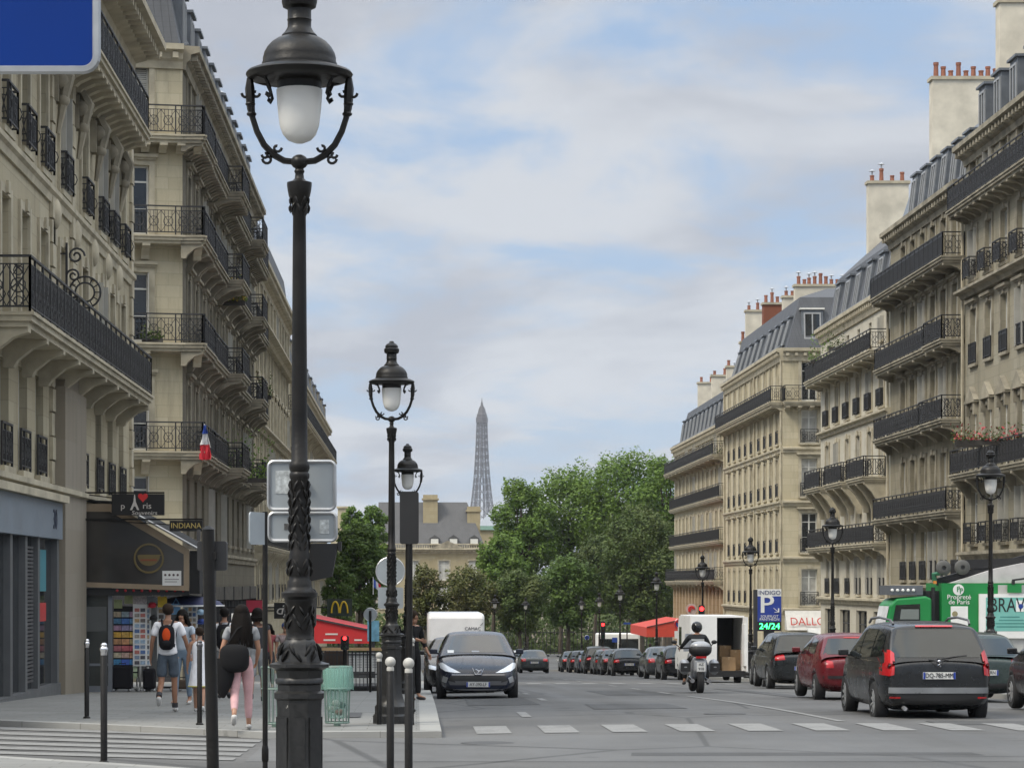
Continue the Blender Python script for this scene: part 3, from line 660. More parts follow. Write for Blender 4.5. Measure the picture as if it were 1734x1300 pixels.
# ---------------- left side
def left_block(name, label, y0, y1, x=XL): 
    B = Building(name, label, x, y0); return B, B.frame(x, y1, (1, 0)), y1-y0
B, fr, L = left_block('apartment_building', 'nearest left building with a long ornate iron balcony above a grey shopfront', 36.0, 72.2)
U = lambda *ys: [72.2-y for y in ys]
bb = U(38.2, 41.0, 43.8, 46.6, 49.9, 52.4, 55.0, 58.1, 61.8, 64.9, 67.3, 69.8); b1 = U(38.2, 41, 43.8, 46.6, 49.9, 52.3, 54.6, 61.6, 64.7, 67.2, 69.7); bb.sort(); b1.sort()
stA = ('mid', 'shut', 'dark', 'mid', 'fold')
B.face(fr, L, [D(-1.5, 3.85, bays=[], mi=0), D(3.85, 6.85, bays=b1, h=2.15, sill=.25, guard=True, w=1.15, style='scroll', sur=False, course=.4, states=stA), D(6.85, 10.55, bays=bb, h=2.6, sill=.05, w=1.1, style='ornate', sur=True, states=stA),
    D(10.55, 14.0, bays=bb, h=2.3, sill=.25, guard=True, w=1.1, style='scroll', lint='scroll', proj=.18, states=stA, course=.15), D(14.0, 17.2, bays=bb, h=2.3, sill=.1, w=1.1, long=[(3.5, L-.3, .9)], cons=.8, conh=.3, style='ornate', states=stA)], [CREAM], TRIM, (17.2, 1.0))
B.balcony(fr, 3.2, 72.2-47.3, 6.85, .95, 'ornate', TRIM, 2.4, 1.05, .55); B.body(fr, L, 12, -1.5, 17.2, CREAM)
p = MB()
for u in (.25, 15.9, 12.6):
    for k in range(24):
        zz = 4.0+k*.54
        if u > 1 and (zz > 6.4 and zz < 7.1): continue
        p.box(u-.25, u+.25, .003, .09 if k % 2 else .07, zz, zz+.5)
B.put('quoins', p, TRIM, fr)
for u in U(60.0, 63.3, 66.1, 68.5, 56.6): # carved console ornaments between the upper windows
    p = MB(); p.box(u-.22, u+.22, .003, .16, 12.6, 13.4); p.ball((u, .2, 13.1), .22, 7); p.ball((u, .24, 12.65), .15, 7); p.tube([(u, .2, 13.5), (u, .36, 13.2), (u, .22, 12.5), (u, .12, 11.9)], [.12, .15, .1, .05], 6); B.put('carved_console', p, TRIM_D, fr, None, True)
    p = MB(); p.ball((u, .05, 10.1), .26, 8, (1, .6, 1.4)); p.box(u-.3, u+.3, .003, .07, 9.4, 10.7); B.put('carved_medallion', p, TRIM, fr, None, True)
B.mansard(fr, L, 17.25, [(.1, 0), (1.4, 3.2), (3.6, 4.2), (5.6, 4.6)], SLATE, 12, m2=ZINC); B.dormers(fr, bb[::2], 17.4, front=-.3)
BLUESHOP = plain('blue grey shopfront panel', (.17, .20, .235), .55, 0, .08, 1.5)
b = MB(); u0, u1 = U(56.2)[0], U(38)[0]
b.box(u0, u1, .02, .28, 2.75, 3.55); b.m = 1; b.box(u0-.1, u1, .02, .42, 3.56, 3.72); b.m = 2
for u in U(56.05, 53.2, 51.5, 49.6, 47.3, 45): b.box(u-.14, u+.14, .02, .2, -1.2, 2.748)
b.box(u0+.001, u1, .021, .24, -1.2, -.45)
so = B.put('shopfront', b, [BLUESHOP, TRIM, plain('grey shop joinery', (.10, .105, .11), .5)], fr)
g_ = MB(); g_.quad((u0, .06, -.45), (u1, .06, -.45), (u1, .06, 2.75), (u0, .06, 2.75)); B.put('shop_window', g_, SHOPG, fr, so)
sh = MB()
for k in range(36): sh.box(U(52.95)[0], U(51.75)[0], .07, .12, -.3+k*.08, -.3+k*.08+.045)
B.put('roller_shutter', sh, plain('grey shutter slats', (.07, .07, .075), .5), fr, so)
po = MB(); ua = U(54.9)[0]
po.box(ua, ua+.95, .08, .10, .95, 1.35); B.put('red_notice', po, plain('red poster', (.42, .03, .03), .6), fr, so); po = MB(); po.box(ua, ua+.95, .08, .10, 1.6, 2.5); B.put('teal_poster', po, plain('teal poster', (.05, .20, .24), .6), fr, so)
t = text('30', .62, plain('dark blue sign paint', (.02, .03, .06), .5), so, (.29+XL-B.o.x, 55.0-B.o.y, 3.15-B.o.z), (R(90), 0, R(90)), 'house_number')
p = MB(); p.box(U(60.1)[0], U(56.5)[0], .01, .3, -1.2, 6.2); p.prism([(U(60.0)[0], 6.2), (U(56.6)[0], 6.2), (U(57.2)[0], 6.7), (U(59.4)[0], 6.7)], 'y', .01, .25)
B.put('pink_pier', p, stone('pinkish marble pier', (.28, .25, .205), .1, 1.0, .3), fr)
# ornate scroll bracket with ring standing on the balcony
b = MB(); u = U(57.4)[0]
b.bar((u, .2, 6.9), (u, .2, 9.55), .05)
def spiral(cw, cz, r, a0, turns, sg=1): return [(u, cw+sg*r*(1-.8*k/20)*math.cos(a0+turns*6.28*k/20), cz+r*(1-.8*k/20)*math.sin(a0+turns*6.28*k/20)) for k in range(21)]
for cw, cz, r, sg in ((.42, 9.25, .20, 1), (.36, 8.80, .16, -1), (.42, 8.2, .15, 1)): b.tube(spiral(cw, cz, r, 0, 1.5, sg), .026, 5)
for r in (.36, .22): b.tube([(u, .62+r*math.cos(a), 8.42+r*math.sin(a)) for a in [6.28*k/24 for k in range(24)]], .024, 5, closed=True)
for k in range(12): a = 6.28*k/12; b.bar((u, .62+.22*math.cos(a), 8.42+.22*math.sin(a)), (u, .62+.36*math.cos(a), 8.42+.36*math.sin(a)), .025)
for zz in (7.6, 8.6, 9.3): b.bar((u, .2, zz), (u, 0.0, zz), .035)
B.put('sign_bracket', b, RAIL, fr, None)
# chamfered corner block
B = Building('corner_building', 'soot darkened corner block with iron balconies, plants and a flag, beyond the side street', -8.2, 88.0)
fc = B.frame(-8.2, 88.0, Vector((.20, -1)))  # chamfer: faces the viewer
du = Vector((fc[0][0], fc[1][0])); LC = 3.4
z = [-2.6, 2.9, 6.3, 10.06, 13.8, 17.3, 20.5]
def bfl(bys, lgs, L_, ch=False):
    st = ('dark', 'fold', 'mid') ; out = [D(z[0], z[1])]
    for i in range(1, 6):
        out.append(D(z[i], z[i+1], bays=bys, h=2.45 if i > 1 else 2.1, sill=.1 if i > 1 else .5, w=1.15, lint='cornice' if i in (2, 3, 4) else 'none', sur=i > 1, style='scroll' if i > 1 else 'bars', long=lgs if i > 1 else [], cons=.7 if i == 5 else 2.4, conh=.28 if i == 5 else .5, states=('shut',) if (i == 5 and ch) else (('dark', 'fold') if ch else st), course=.2))
    return out
B.face(fc, LC, bfl([1.75], [(-.75, LC-.0, .75)], LC, True), [CREAM_L], TRIM, (20.5, .5))
fs = B.frame(-8.2, 127.0, (1, 0)); L = 39.0; bb = bays(.5, L-.6, 12)
B.face(fs, L, bfl(bb, [(.2, 9, .75), (9.3, 13, 1.25), (13.3, 22.5, .75), (22.8, 27, 1.3), (27.2, 34, .75), (34.2, L+.75, .8)], L), [SOOT], TRIM_D, (20.5, .6))
B.body(fs, L, 13, -3, 20.5, SOOT)
shopfront(B, fc, [(.1, 1.6), (1.8, 3.3)], SHOPF, -2.0, 3.9); shopfront(B, fs, [(.5+k*5.4, 5.4+k*5.4) for k in range(7)], SHOPF, -3.0, 4.6)
B.mansard(fs, L, 20.55, [(.1, 0), (.7, 3.0), (2.8, 4.2), (5.6, 4.8)], SLATE, 13, hip1=.6, m2=ZINC); B.dormers(fs, bb, 20.7, front=-.15, back=-1.6, w=1.0, h=1.9, fm=LEAD)
for u, zt in ((.4, 25.5), (13, 25), (26, 25.6)): B.chimney(fs, u, -3.6, -1.4, 21, zt, RENDER, .8, 4, 11)
for u, zt in ((3.5, 22.9), (6.8, 22.7), (10, 23), (16.5, 22.8), (20, 23), (23, 22.6), (29.5, 23), (33, 22.7)): B.chimney(fs, u, -1.6, -.5, 20.6, zt, CREAM_L, .6, 0, 13)
# cream block beyond
B, fr, L = left_block('apartment_building', 'cream block with fluted upper facade and dark slate mansard left of the lamp post', 127.0, 161.0)
bb = bays(.5, L-.5, 10); z = [-4, .5, 3.6, 6.7, 9.8, 12.4, 14.8, 18.1]
B.face(fr, L, [D(-4, .5), D(.5, 3.6, bays=bb, h=2.1, sill=.3, guard=True, style='bars', course=.3), D(3.6, 6.7, bays=bb, h=2.2, sill=.2, long=[(.2, L-.2, .6)], style='bars', cons=2), D(6.7, 9.8, bays=bb, h=2.2, sill=.3, guard=True), D(9.8, 12.4, bays=bb, h=1.9, sill=.3, course=.5, lint='scroll'), D(12.4, 14.8, bays=bb, h=1.8, sill=.3),
    D(14.8, 18.1, bays=bb, h=2.2, sill=.2, course=.75, guard=True, lint='none')], [CREAM], TRIM, (18.1, .7))
p = MB()
for u in bays(.5, L-.5, 11): p.box(u-.22, u+.22, .003, .16, 15, 17.3)
B.put('pilaster', p, TRIM, fr); B.body(fr, L, 12, -4, 18.1, CREAM)
B.mansard(fr, L, 18.15, [(-.15, 0), (.3, 2.9), (2.6, 4.0), (5.6, 4.6)], SLATE, 12); B.chimney(fr, 1.5, -4, -1.8, 19, 23.6, RENDER, .7, 4, 12)
b = MB()
for k, h in enumerate((0, .35, .7, 1.0, 1.3)): b.bar((9.5, -2.2-.0, 23.0+h), (9.5, -1.0, 23.0+h), .03)
b.bar((9.5, -1.6, 21.5), (9.5, -1.6, 24.6), .04); B.put('aerial', b, ALU, fr)
B, fr, L = left_block('apartment_building', 'farthest left block with a mansard stepping down behind the grey sign backs', 161.0, 230.0)
bb = bays(.5, L-.5, 18)
B.face(fr, L, [D(-5.5, -.5), D(-.5, 2.8, bays=bb, h=2.1, sill=.3, guard=True, style='bars'), D(2.8, 6.1, bays=bb, h=2.3, sill=.2, long=[(.2, L-.2, .7)], style='bars', cons=3), D(6.1, 9.4, bays=bb, h=2.2, sill=.3, guard=True, style='bars', course=.3), D(9.4, 12.7, bays=bb, h=2.2, sill=.3, guard=True, style='bars'),
    D(12.7, 15.6, bays=bb, h=2.0, sill=.1, long=[(-.3, L+.5, .9)], style='scroll', cons=2.4)], [CREAM_L], TRIM, (15.6, .5))
B.body(fr, L, 12, -5.5, 15.6, CREAM_L); B.mansard(fr, L, 15.65, [(-.1, 0), (.35, 2.7), (2.6, 3.8), (5.6, 4.4)], SLATE, 12, hip0=.8); B.dormers(fr, bb[::2], 15.8, front=-.1, cheek=TRIM)
fe = B.frame(-8.2, 161.0, (0, -1))
# ------------------------------------------------------------------ street lamps
def zy(y): return EYE+(PY-y)/264.0+.04            # height on the nearest lamp for a photo row
def chipped():
    n = Nodes('chipped black cast iron'); p = n.obj(); a = n.noise(p, 9, 5, .6); b_ = n.noise(p, 30, 2)
    col = n.mix(n.rng(b_, .3, .7), (.009, .009, .009), (.019, .0185, .018)); col = n.mix(n.rng(a, .705, .715, 0, .8), col, (.33, .32, .29)); n.out(col, n.rng(b_, .3, .7, .3, .5), 0, .5)
    n.bump(b_, .15, .01); return n.mat
CHIP = chipped()
def globe_mat():
    n = Nodes('frosted lamp glass'); n.out((.80, .79, .75), .3, 0, .5); n.b.inputs['Subsurface Weight'].default_value = .0
    n.b.inputs['Transmission Weight'].default_value = .22; n.b.inputs['Roughness'].default_value = .35; return n.mat
GLOBE = globe_mat()
def lamp_proto(label, loc):
    t = thing('street_lamp', label, 'street lamp', loc, 0, 'ornate street lamps along the street')
    P = lambda l: [(r/264.0, zy(y)) for r, y in l]
    b = MB(); b.lathe([(.30, -.1), (.30, .1), (.27, .13), (.27, .24), (.21, .30), (.19, .36), (.165, .44)]+P([(40, 1268), (40, 1200), (41, 1184), (45, 1180), (45, 1172), (39, 1168), (39, 1158), (43, 1155), (43, 1150), (40, 1146), (42, 1134), (54, 1128), (54, 1123), (38, 1119), (33, 1100), (30, 1092), (29, 1086), (25, 1081)]), 8, ph=.5)
    for k in range(8):
        a = 2*math.pi*(k+.0)/8; c, s_ = math.cos(a), math.sin(a); M0 = b.M; b.M = Matrix.Rotation(a, 4, 'Z')
        b.box(.138, .148, -.042, .042, .48, .98); b.M = M0
    b.build('pedestal', CHIP, t, True)
    b = MB(); b.lathe(P([(25, 1081), (22, 1074), (23, 1068), (23, 1045), (22, 1024), (25, 1019), (25, 1014), (31, 1009), (31, 1003), (24, 999), (21, 992), (21, 984), (18, 980), (18, 974), (20, 962), (19, 948), (18, 944), (18, 938), (16.5, 934), (16, 900), (15.5, 850), (15, 812), (17, 808), (17, 802), (15, 799), (17.5, 792), (17, 784), (14, 780), (13.5, 700), (12.5, 560), (11.5, 420), (11, 366), (13, 362), (12, 352), (14, 342), (18, 332), (20, 322), (21, 314), (21, 309), (12, 306), (8, 302), (7, 294), (9, 290), (7, 286), (9, 282)]), 20)
    for (y0, y1, r, nr, sz) in ((930, 815, 16, 8, .022), (1062, 1028, 22.5, 3, .022), (972, 948, 19, 2, .022), (1116, 1094, 33, 2, .03), (360, 318, 15, 3, .02)):
        for i in range(nr):
            y = y0+(y1-y0)*(i+.5)/nr
            for k in range(8):
                a = 2*math.pi*(k+.5*(i % 2))/8+i*.12; rr = r/264.0; c_, s_ = math.cos(a), math.sin(a); hh = sz*1.5; q = .22*(1 if (i+k) % 2 else -1)
                b.tube([(rr*math.cos(a+q*t)*(1+.10*math.sin(3.14*(t+1)/2)), rr*math.sin(a+q*t)*(1+.10*math.sin(3.14*(t+1)/2)), zy(y)+hh*t) for t in (-1, -.4, .2, .7, 1)], [.003, sz*.36, sz*.5, sz*.3, .003], 5)
    b.build('shaft', IRON, t, True)
    b = MB(); b.ball((0, 0, zy(274)), 15/264, 8, (1, 1, .85))
    for s in (-1, 1):
        q = [(s*x/264, 0, zy(y)) for x, y in ((8, 274), (26, 272), (44, 262), (60, 245), (72, 222), (79, 200), (82, 184), (83, 170), (84, 150), (84, 132))]
        b.tube(q, [.02, .021, .022, .021, .02, .019, .026, .03, .032, .02], 6)
        for x, y in ((81, 193), (83, 176)): b.ball((s*x/264, 0, zy(y)), .033, 6, (1, 1, .55))
        for cx, cy, r, sg in ((54, 269, 9, 1), (38, 250, 8, -1), (90, 158, 8, 1), (74, 158, 7, -1), (58, 262, 6, 1)):
            b.tube([(s*(cx+sg*r*(1-.07*k)*math.cos(k*.55))/264, 0, zy(cy+r*(1-.07*k)*math.sin(k*.55))) for k in range(10)], .010, 5)
        for sy in (-1, 1):
            b.tube([(s*x/264, sy*yy/264, zy(y)) for x, yy, y in ((70, 34, 132), (56, 30, 137), (50, 28, 150), (47, 26, 162), (51, 27, 169), (54, 28, 165), (52, 28, 161))], .012, 5)
    b.build('bracket', IRON, t, True)
    b = MB(); b.lathe(P([(37, 152), (38, 139), (60, 136), (84, 134), (89, 130), (91, 126), (88, 122), (78, 118), (64, 113), (64, 108), (62, 104), (62, 98), (60, 90), (55, 81), (47, 72), (38, 66), (30, 63), (30, 60), (25, 55), (22, 50), (20, 46), (20, 36), (21, 34), (20, 32), (20, 16), (28, 12), (30, 4), (30, -3), (24, -9), (26, -14), (20, -22), (10, -28), (8, -34)]), 28)
    b.build('lantern_hood', IRON, t, True)
    b = MB(); b.lathe(P([(34, 150), (39, 152), (38, 168), (37, 182), (35, 200), (33, 214), (28, 228), (20, 237), (8, 242), (.5, 243)]), 22, cap=False); b.build('globe', GLOBE, t, True)
    return t
lg = lambda x, y, h=.1: (x, y, gslope(y)+h)
lamp0 = lamp_proto('tall ornate black street lamp standing nearest, with two grey sign backs fixed to it', lg(-.75, 16.1, .12))
for lab, x, y in (('second ornate street lamp on the left pavement, behind the white ball bollards', -.37, 37.6), ('ornate street lamp rising behind the black traffic signal on the left', -.20, 57.4),
                  ('ornate street lamp behind the dark people carrier, in front of the green recycling truck', 13.5, 59.0), ('ornate street lamp in front of the white block with curved consoles', 13.5, 81.4),
                  ('ornate street lamp just left of the blue parking sign', 13.45, 101), ('ornate street lamp in front of the far block with balcony bands', 13.5, 118.4), ('small far street lamp at the right edge of the trees', 13.5, 141)):
    copy_tree(lamp0, lg(x, y), 0, lab)
for i, (x, y, s) in enumerate(((1050, 1003, 165), (1015, 1012, 185), (985, 1020, 205), (838, 1000, 190), (890, 1005, 215))):
    copy_tree(lamp0, lg(atx(x, s), s), 0, ('distant street lamp beneath the dark tree left of the red awning', 'distant street lamp above the queue of dark cars', 'most distant street lamp before the big trees', 'distant street lamp in front of the stone palace', 'distant street lamp behind the small grey car')[i])
# sign backs and signal on the nearest lamp
def rrect(b, cx, cz, w, h, r, y0, y1, n=5):
    pts = []
    for (sx, sz, a0) in ((1, 1, 0), (-1, 1, 90), (-1, -1, 180), (1, -1, 270)):
        for k in range(n+1):
            a = R(a0+90*k/n); pts.append((cx+sx*(w/2-r)+r*math.cos(a), cz+sz*(h/2-r)+r*math.sin(a)))
    b.prism(pts, 'y', y0, y1); return pts
def signback(label, x0, x1, yt, yb, Y, stickers=()):
    p = at((x0+x1)/2, (yt+yb)/2, Y); w, h = (x1-x0)*Y/F, (yb-yt)*Y/F
    t = thing('grey_road_sign', label, 'sign', p); b = MB(); rrect(b, 0, 0, w, h, .035, .004, .02); b.build('sign_face', GALV, t)
    b = MB(); pts = []
    pp = rrect(MB(), 0, 0, w, h, .035, 0, 1); b.tube([(x, .0, z) for x, z in pp], .012, 5, closed=True); b.build('rim', ALU, t)
    b = MB(); b.box(-.05, .05, -.03, .003, -.02, .02); b.build('clamp', ALU, t)
    for i, (cx, cz, sw, shh, m) in enumerate(stickers): b = MB(); b.box(cx-sw/2, cx+sw/2, .001, .0035, cz-shh/2, cz+shh/2); b.build('sticker', m, t)
    return t
signback('large grey rounded sign back clamped to the nearest lamp post', 455, 567, 781, 862, 16.26, [(-.12, .02, .10, .15, plain('faded sticker', (.42, .45, .46), .6, 0, .5, 25))])
signback('smaller grey rounded sign back below the larger one on the lamp post', 456, 569, 868, 915, 16.26, [(-.09, .0, .06, .04, plain('dark sticker', (.08, .08, .08), .6, 0, .6, 40)), (.14, .0, .06, .09, plain('faded sticker', (.42, .45, .46), .6, 0, .5, 25))])
def signal(label, px, yt, yb, Y, w, lit=None, back=True, pole=True, lab2=None, base=None, visor=True, yaw=0.0):
    zt, zb = atz(yt, Y), atz(yb, Y); x = atx(px, Y); g0 = gslope(Y)+.1
    t = thing('traffic_light', label, 'traffic light', (x, Y, g0), yaw); zt -= g0; zb -= g0; h = zt-zb
    b = MB(); rrect(b, 0, (zt+zb)/2, w, h, .04, -.06, .06); b.build('housing', BLACK, t)
    if visor:
        b = MB(); s = 1 if back else -1
        for i in range(3):
            zc = zb+h*(i+.5)/3; r = min(w*.42, h/6.6)
            pts = [R(a) for a in range(-20, 201, 20)]
            b.add([(r*math.cos(a), s*yy, zc+r*math.sin(a)) for a in pts for yy in (.061, .2)], [(2*k, 2*k+1, 2*k+3, 2*k+2) for k in range(len(pts)-1)])
        b.build('visor', BLACK, t)
    for i, c in enumerate(((.9, .02, .02), (.9, .4, .02), (.03, .8, .15))):
        b = MB(); zc = zb+h*(2.5-i)/3; s = 1 if back else -1; r = min(w*.36, h/7.5)
        b.prism([(r*math.cos(2*math.pi*k/16), zc+r*math.sin(2*math.pi*k/16)) for k in range(16)], 'y', s*.061, s*.07)
        b.build('lens', emis('lit signal '+str(i), c, 6.0) if lit == i else plain('unlit lens '+str(i), tuple(x*.05+.01 for x in c), .2), t)
    if pole: b = MB(); b.cyl((0, .0, -.1), (0, .0, zb+.02), .05, .05, 10); b.cyl((0, 0, -.05), (0, 0, .5), .075, .06, 10); b.build('pole', IRON, t, True)
    return t
signal('black traffic signal back with hooded lenses beside the second lamp post', 693, 832, 921, 37.0, .28)
signal('small black signal on its own pole just right of the nearest lamp', 524, 996, 1062, 26.0, .14, 2, True)
signal('far red traffic light over the white van', 1188, 1024, 1062, 108, .26, 0, False)
signal('tiny red traffic light above the queue of dark cars', 1021, 1052, 1082, 150, .26, 0, False)
signal('low repeater signal with red light in front of the red terrace awning', 584, 1076, 1100, 60, .2, 0, False)
b = MB(); t = thing('traffic_light', 'dark tilted signal hood fixed right of the nearest lamp post', 'traffic light', at(548, 950, 16.3))
b.prism([(-.09, .115), (.095, .115), (.09, .09), (.055, -.10), (-.09, -.13)], 'y', -.05, .1); b.build('housing', BLACK, t); b = MB(); b.box(-.14, -.09, -.02, .02, -.03, .03); b.build('clamp', IRON, t); b = MB(); b.box(.095, .115, -.06, .11, .07, .128); b.build('visor', BLACK, t)
# thin pole with its sign seen nearly edge on
def pole(name, label, px, yt, Y, r, cat='pole', g0=None, tilt=0):
    g0 = gslope(Y)+.1 if g0 is None else g0; t = thing(name, label, cat, (atx(px, Y), Y, g0)); b = MB(); h = atz(yt, Y)-g0
    b.cyl((0, 0, -.1), (tilt, 0, h), r, r, 12); b.build('pole', IRON, t, True); b = MB(); b.lathe([(r*1.05, -.02), (r*1.3, 0), (r*1.3, .12), (r*1.05, .16)], 12); b.build('collar', IRON, t, True); return t, h
t, h = pole('sign_pole', 'thin dark pole between the woman in pink trousers and the nearest lamp', 449, 866, 28, .03, 'sign pole')
b = MB(); M0 = b.M; b.M = Matrix.Rotation(R(62), 4, 'Z'); rrect(b, -.17, h-.19, .34, .36, .04, -.012, .006); b.M = M0; b.build('sign_face', GALV, t)
t, h = pole('signal_pole', 'thick dark pole with a square pedestrian signal back near the left front', 362, 896, 20.0, .05, 'signal pole', .07, -.045)
b = MB(); rrect(b, -.02, h-.21, .235, .235, .02, .06, .2); b.build('housing', DARK, t); b = MB(); b.box(-.05, .02, -.03, .06, h-.24, h-.18); b.build('clamp', IRON, t); b = MB(); b.cyl((-.045, 0, h), (-.045, 0, h+.03), .055, .02, 12); b.build('pole_cap', IRON, t, True); b = MB(); b.box(-.145, -.12, .1, .16, h-.09, h-.0); b.build('bolt', DARK, t)
def disc(b, cx, cz, r, y0, y1, n=24): b.prism([(cx+r*math.cos(2*math.pi*k/n), cz+r*math.sin(2*math.pi*k/n)) for k in range(n)], 'y', y0, y1)
def roundsign(label, px, py, rpx, Y, front=None, g=True, extra=None):
    p = at(px, py, Y); g0 = gslope(Y)+.1; t = thing('round_sign', label, 'road sign', (p.x, Y, g0)); r = rpx*Y/F; z = p.z-g0
    b = MB(); disc(b, 0, z, r, .03, .045); b.build('sign_face', front or GALV, t); b = MB(); b.tube([(r*math.cos(a), .037, z+r*math.sin(a)) for a in [2*math.pi*k/24 for k in range(24)]], .012, 5, closed=True); b.build('rim', ALU, t)
    if g: b = MB(); b.cyl((0, .0, -.1), (0, .0, z+r*.6), .03, .03, 8); b.build('pole', IRON, t, True)
    if extra:
        x0, x1, y0, y1 = extra; b = MB(); rrect(b, atx((x0+x1)/2, Y)-p.x, atz((y0+y1)/2, Y)-g0, (x1-x0)*Y/F, (y1-y0)*Y/F, .03, .03, .045); b.build('lower_plate', GALV, t)
    return t
roundsign('grey round sign back fixed behind the second lamp post', 661, 967, 24, 38.0, None, False, (640, 683, 994, 1030))
roundsign('small round sign back on a thin pole beside the red terrace awning', 627, 1040, 11, 60)
BLUE = plain('sign blue', (.012, .045, .24), .4, 0, .05); REDP = plain('sign red', (.50, .02, .02), .4, 0, .05)
t = roundsign('round blue no parking sign with red ring near the red awning', 1151, 1056, 9, 108, BLUE)
z = at(1151, 1056, 108).z-gslope(108)-.1; b = MB(); b.tube([(.2*math.cos(a), .02, z+.2*math.sin(a)) for a in [2*math.pi*k/20 for k in range(20)]], .035, 5, closed=True); b.bar((-.14, .02, z+.14), (.14, .02, z-.14), .05); b.build('red_marking', REDP, t)
b = MB(); b.box(-.22, .22, .02, .04, z-.62, z-.3); b.build('lower_plate', WHITE, t)
roundsign('tiny blue round sign far off before the trees', 994, 1079, 4, 160, BLUE)
# ------------------------------------------------------------------ bollards
def bollard(label, px, Y, kind, h=1.24, g0=None, r=.038):
    g0 = gslope(Y)+PH if g0 is None else g0; t = thing('bollard', label, 'bollard', (atx(px, Y), Y, g0), 0, 'slim black bollards at the crossing')
    b = MB(); b.lathe([(r, -.1), (r, h-.14), (r*.9, h-.135)], 14); b.lathe([(r*1.5, -.02), (r*1.5, .015), (r, .03)], 14); b.build('post', IRON, t, True); b = MB()
    if kind == 'ball': b.ball((0, 0, h-.05), .051, 12); b.lathe([(r*.98, h-.134), (r*.98, h-.105), (r*.7, h-.09)], 14); b.build('ball_top', plain('off white bollard paint', (.40, .39, .36), .5, 0, .12, 10), t, True)
    else: b.lathe([(r*1.02, h-.134), (r*1.02, h-.10), (r*1.25, h-.075), (r*1.25, h-.06), (r*.9, h-.04), (r*1.0, h-.02), (r*.6, h), (.001, h+.005)], 14, cap=False); b.build('cap', CHROME if kind == 'chrome' else plain('dull cap', (.10, .10, .11), .35, .6), t, True)
    return t
bollard('left of the pair of white ball bollards standing in front', 661, 23.9, 'ball', 1.24, None, .036)
bollard('right of the pair of white ball bollards standing in front', 692, 22.4, 'ball', 1.26, None, .036)
bollard('white ball bollard at the pavement edge left of the second lamp', 642, 37.2, 'ball', 1.14, -.38)
bollard('white ball bollard behind the second lamp near the man in black', 698, 41.5, 'ball', 1.2, -.32)
bollard('silver capped bollard nearest in front of the souvenir shop', 176, 27.6, 'chrome', 1.32)
bollard('silver capped bollard on the far kerb left of the shop display', 147, 39.4, 'chrome', 1.24)
bollard('dark capped bollard in front of the girl in a white dress', 338, 37.0, 'dull', 1.24)
# ------------------------------------------------------------------ bag bins
def bagbin(label, px, Y, hollow=False):
    g0 = gslope(Y)+PH; t = thing('litter_bin', label, 'litter bin', (atx(px, Y), Y, g0)); n = 18; r0, r1, H = .17, .20, .86
    b = MB()
    for k in range(n): a = 2*math.pi*k/n; b.bar((r0*math.cos(a), r0*math.sin(a), .05), (r1*math.cos(a), r1*math.sin(a), H), .012, .02)
    for r, z in ((r0, .05), (r1*.97, .55), (r1, H)): b.tube([(r*math.cos(2*math.pi*k/20), r*math.sin(2*math.pi*k/20), z) for k in range(20)], .014, 5, closed=True)
    b.cyl((0, 0, -.05), (0, 0, .06), .05, .05, 8); b.build('bar_frame', plain('grey green bin paint', (.15, .22, .19), .5), t)
    rb = random.Random(5); b = MB(); m = 24; prof = [(.02, .10), (.12, .12), (.155, .25), (.15, .4), (.16, .6), (.18, .8), (.205, H+.01), (.222, H-.02), (.225, H-.16), (.232, H-.33)]
    vs = [(r*(1+.05*rb.uniform(-1, 1)+.05*math.sin(5*j+i))*math.cos(2*math.pi*j/m), r*(1+.04*rb.uniform(-1, 1))*math.sin(2*math.pi*j/m), z+.015*rb.uniform(-1, 1)) for i, (r, z) in enumerate(prof) for j in range(m)]
    b.add(vs, [(i*m+j, i*m+(j+1) % m, (i+1)*m+(j+1) % m, (i+1)*m+j) for i in range(len(prof)-1) for j in range(m)])
    nm = Nodes('thin green plastic bag'); nm.out((.26, .50, .42), .35, 0, .6); nm.b.inputs['Alpha'].default_value = .38
    if not hollow:
        b.build('bag', nm.mat, t, True)
        for c, col in (((.03, -.03, .2), (.3, .1, .08)), ((-.07, .03, .24), (.4, .4, .38)), ((.06, .05, .3), (.05, .05, .05)), ((-.02, -.06, .33), (.45, .45, .42))):
            b = MB(); b.ball(c, .065, 6, (1, .9, .8)); b.build('rubbish', plain('litter %.2f' % col[0], col, .7), t, True)
    return t
bagbin('green bag litter bin with rubbish showing, right of the nearest lamp', 571, 36.6)
bagbin('barred litter bin half hidden on the left of the nearest lamp', 466, 36.3, True)
# blue sign hanging at the upper left corner, close to the camera
Y = 11.5; x1 = atx(162, Y); zb = atz(117, Y); t = thing('direction_sign', 'blue road sign panel with a grey edge at the top left corner', 'sign', (x1-.9, Y, gslope(Y)+.12))
b = MB(); z0 = zb-gslope(Y)-.12; rrect(b, .15, z0+.75, 1.5, 1.5, .06, 0, .025); b.build('sign_face', plain('sign blue enamel', (.008, .036, .20), .7, 0, .04, 3, .08), t)
b = MB(); pp = rrect(MB(), .15, z0+.75, 1.5, 1.5, .06, 0, 1); b.tube([(x, .012, z) for x, z in pp], .022, 6, closed=True); b.build('rim', ALU, t); b = MB(); b.cyl((-.2, .09, -.1), (-.2, .09, z0+1.3), .05, .05, 12); b.build('pole', GALV, t)
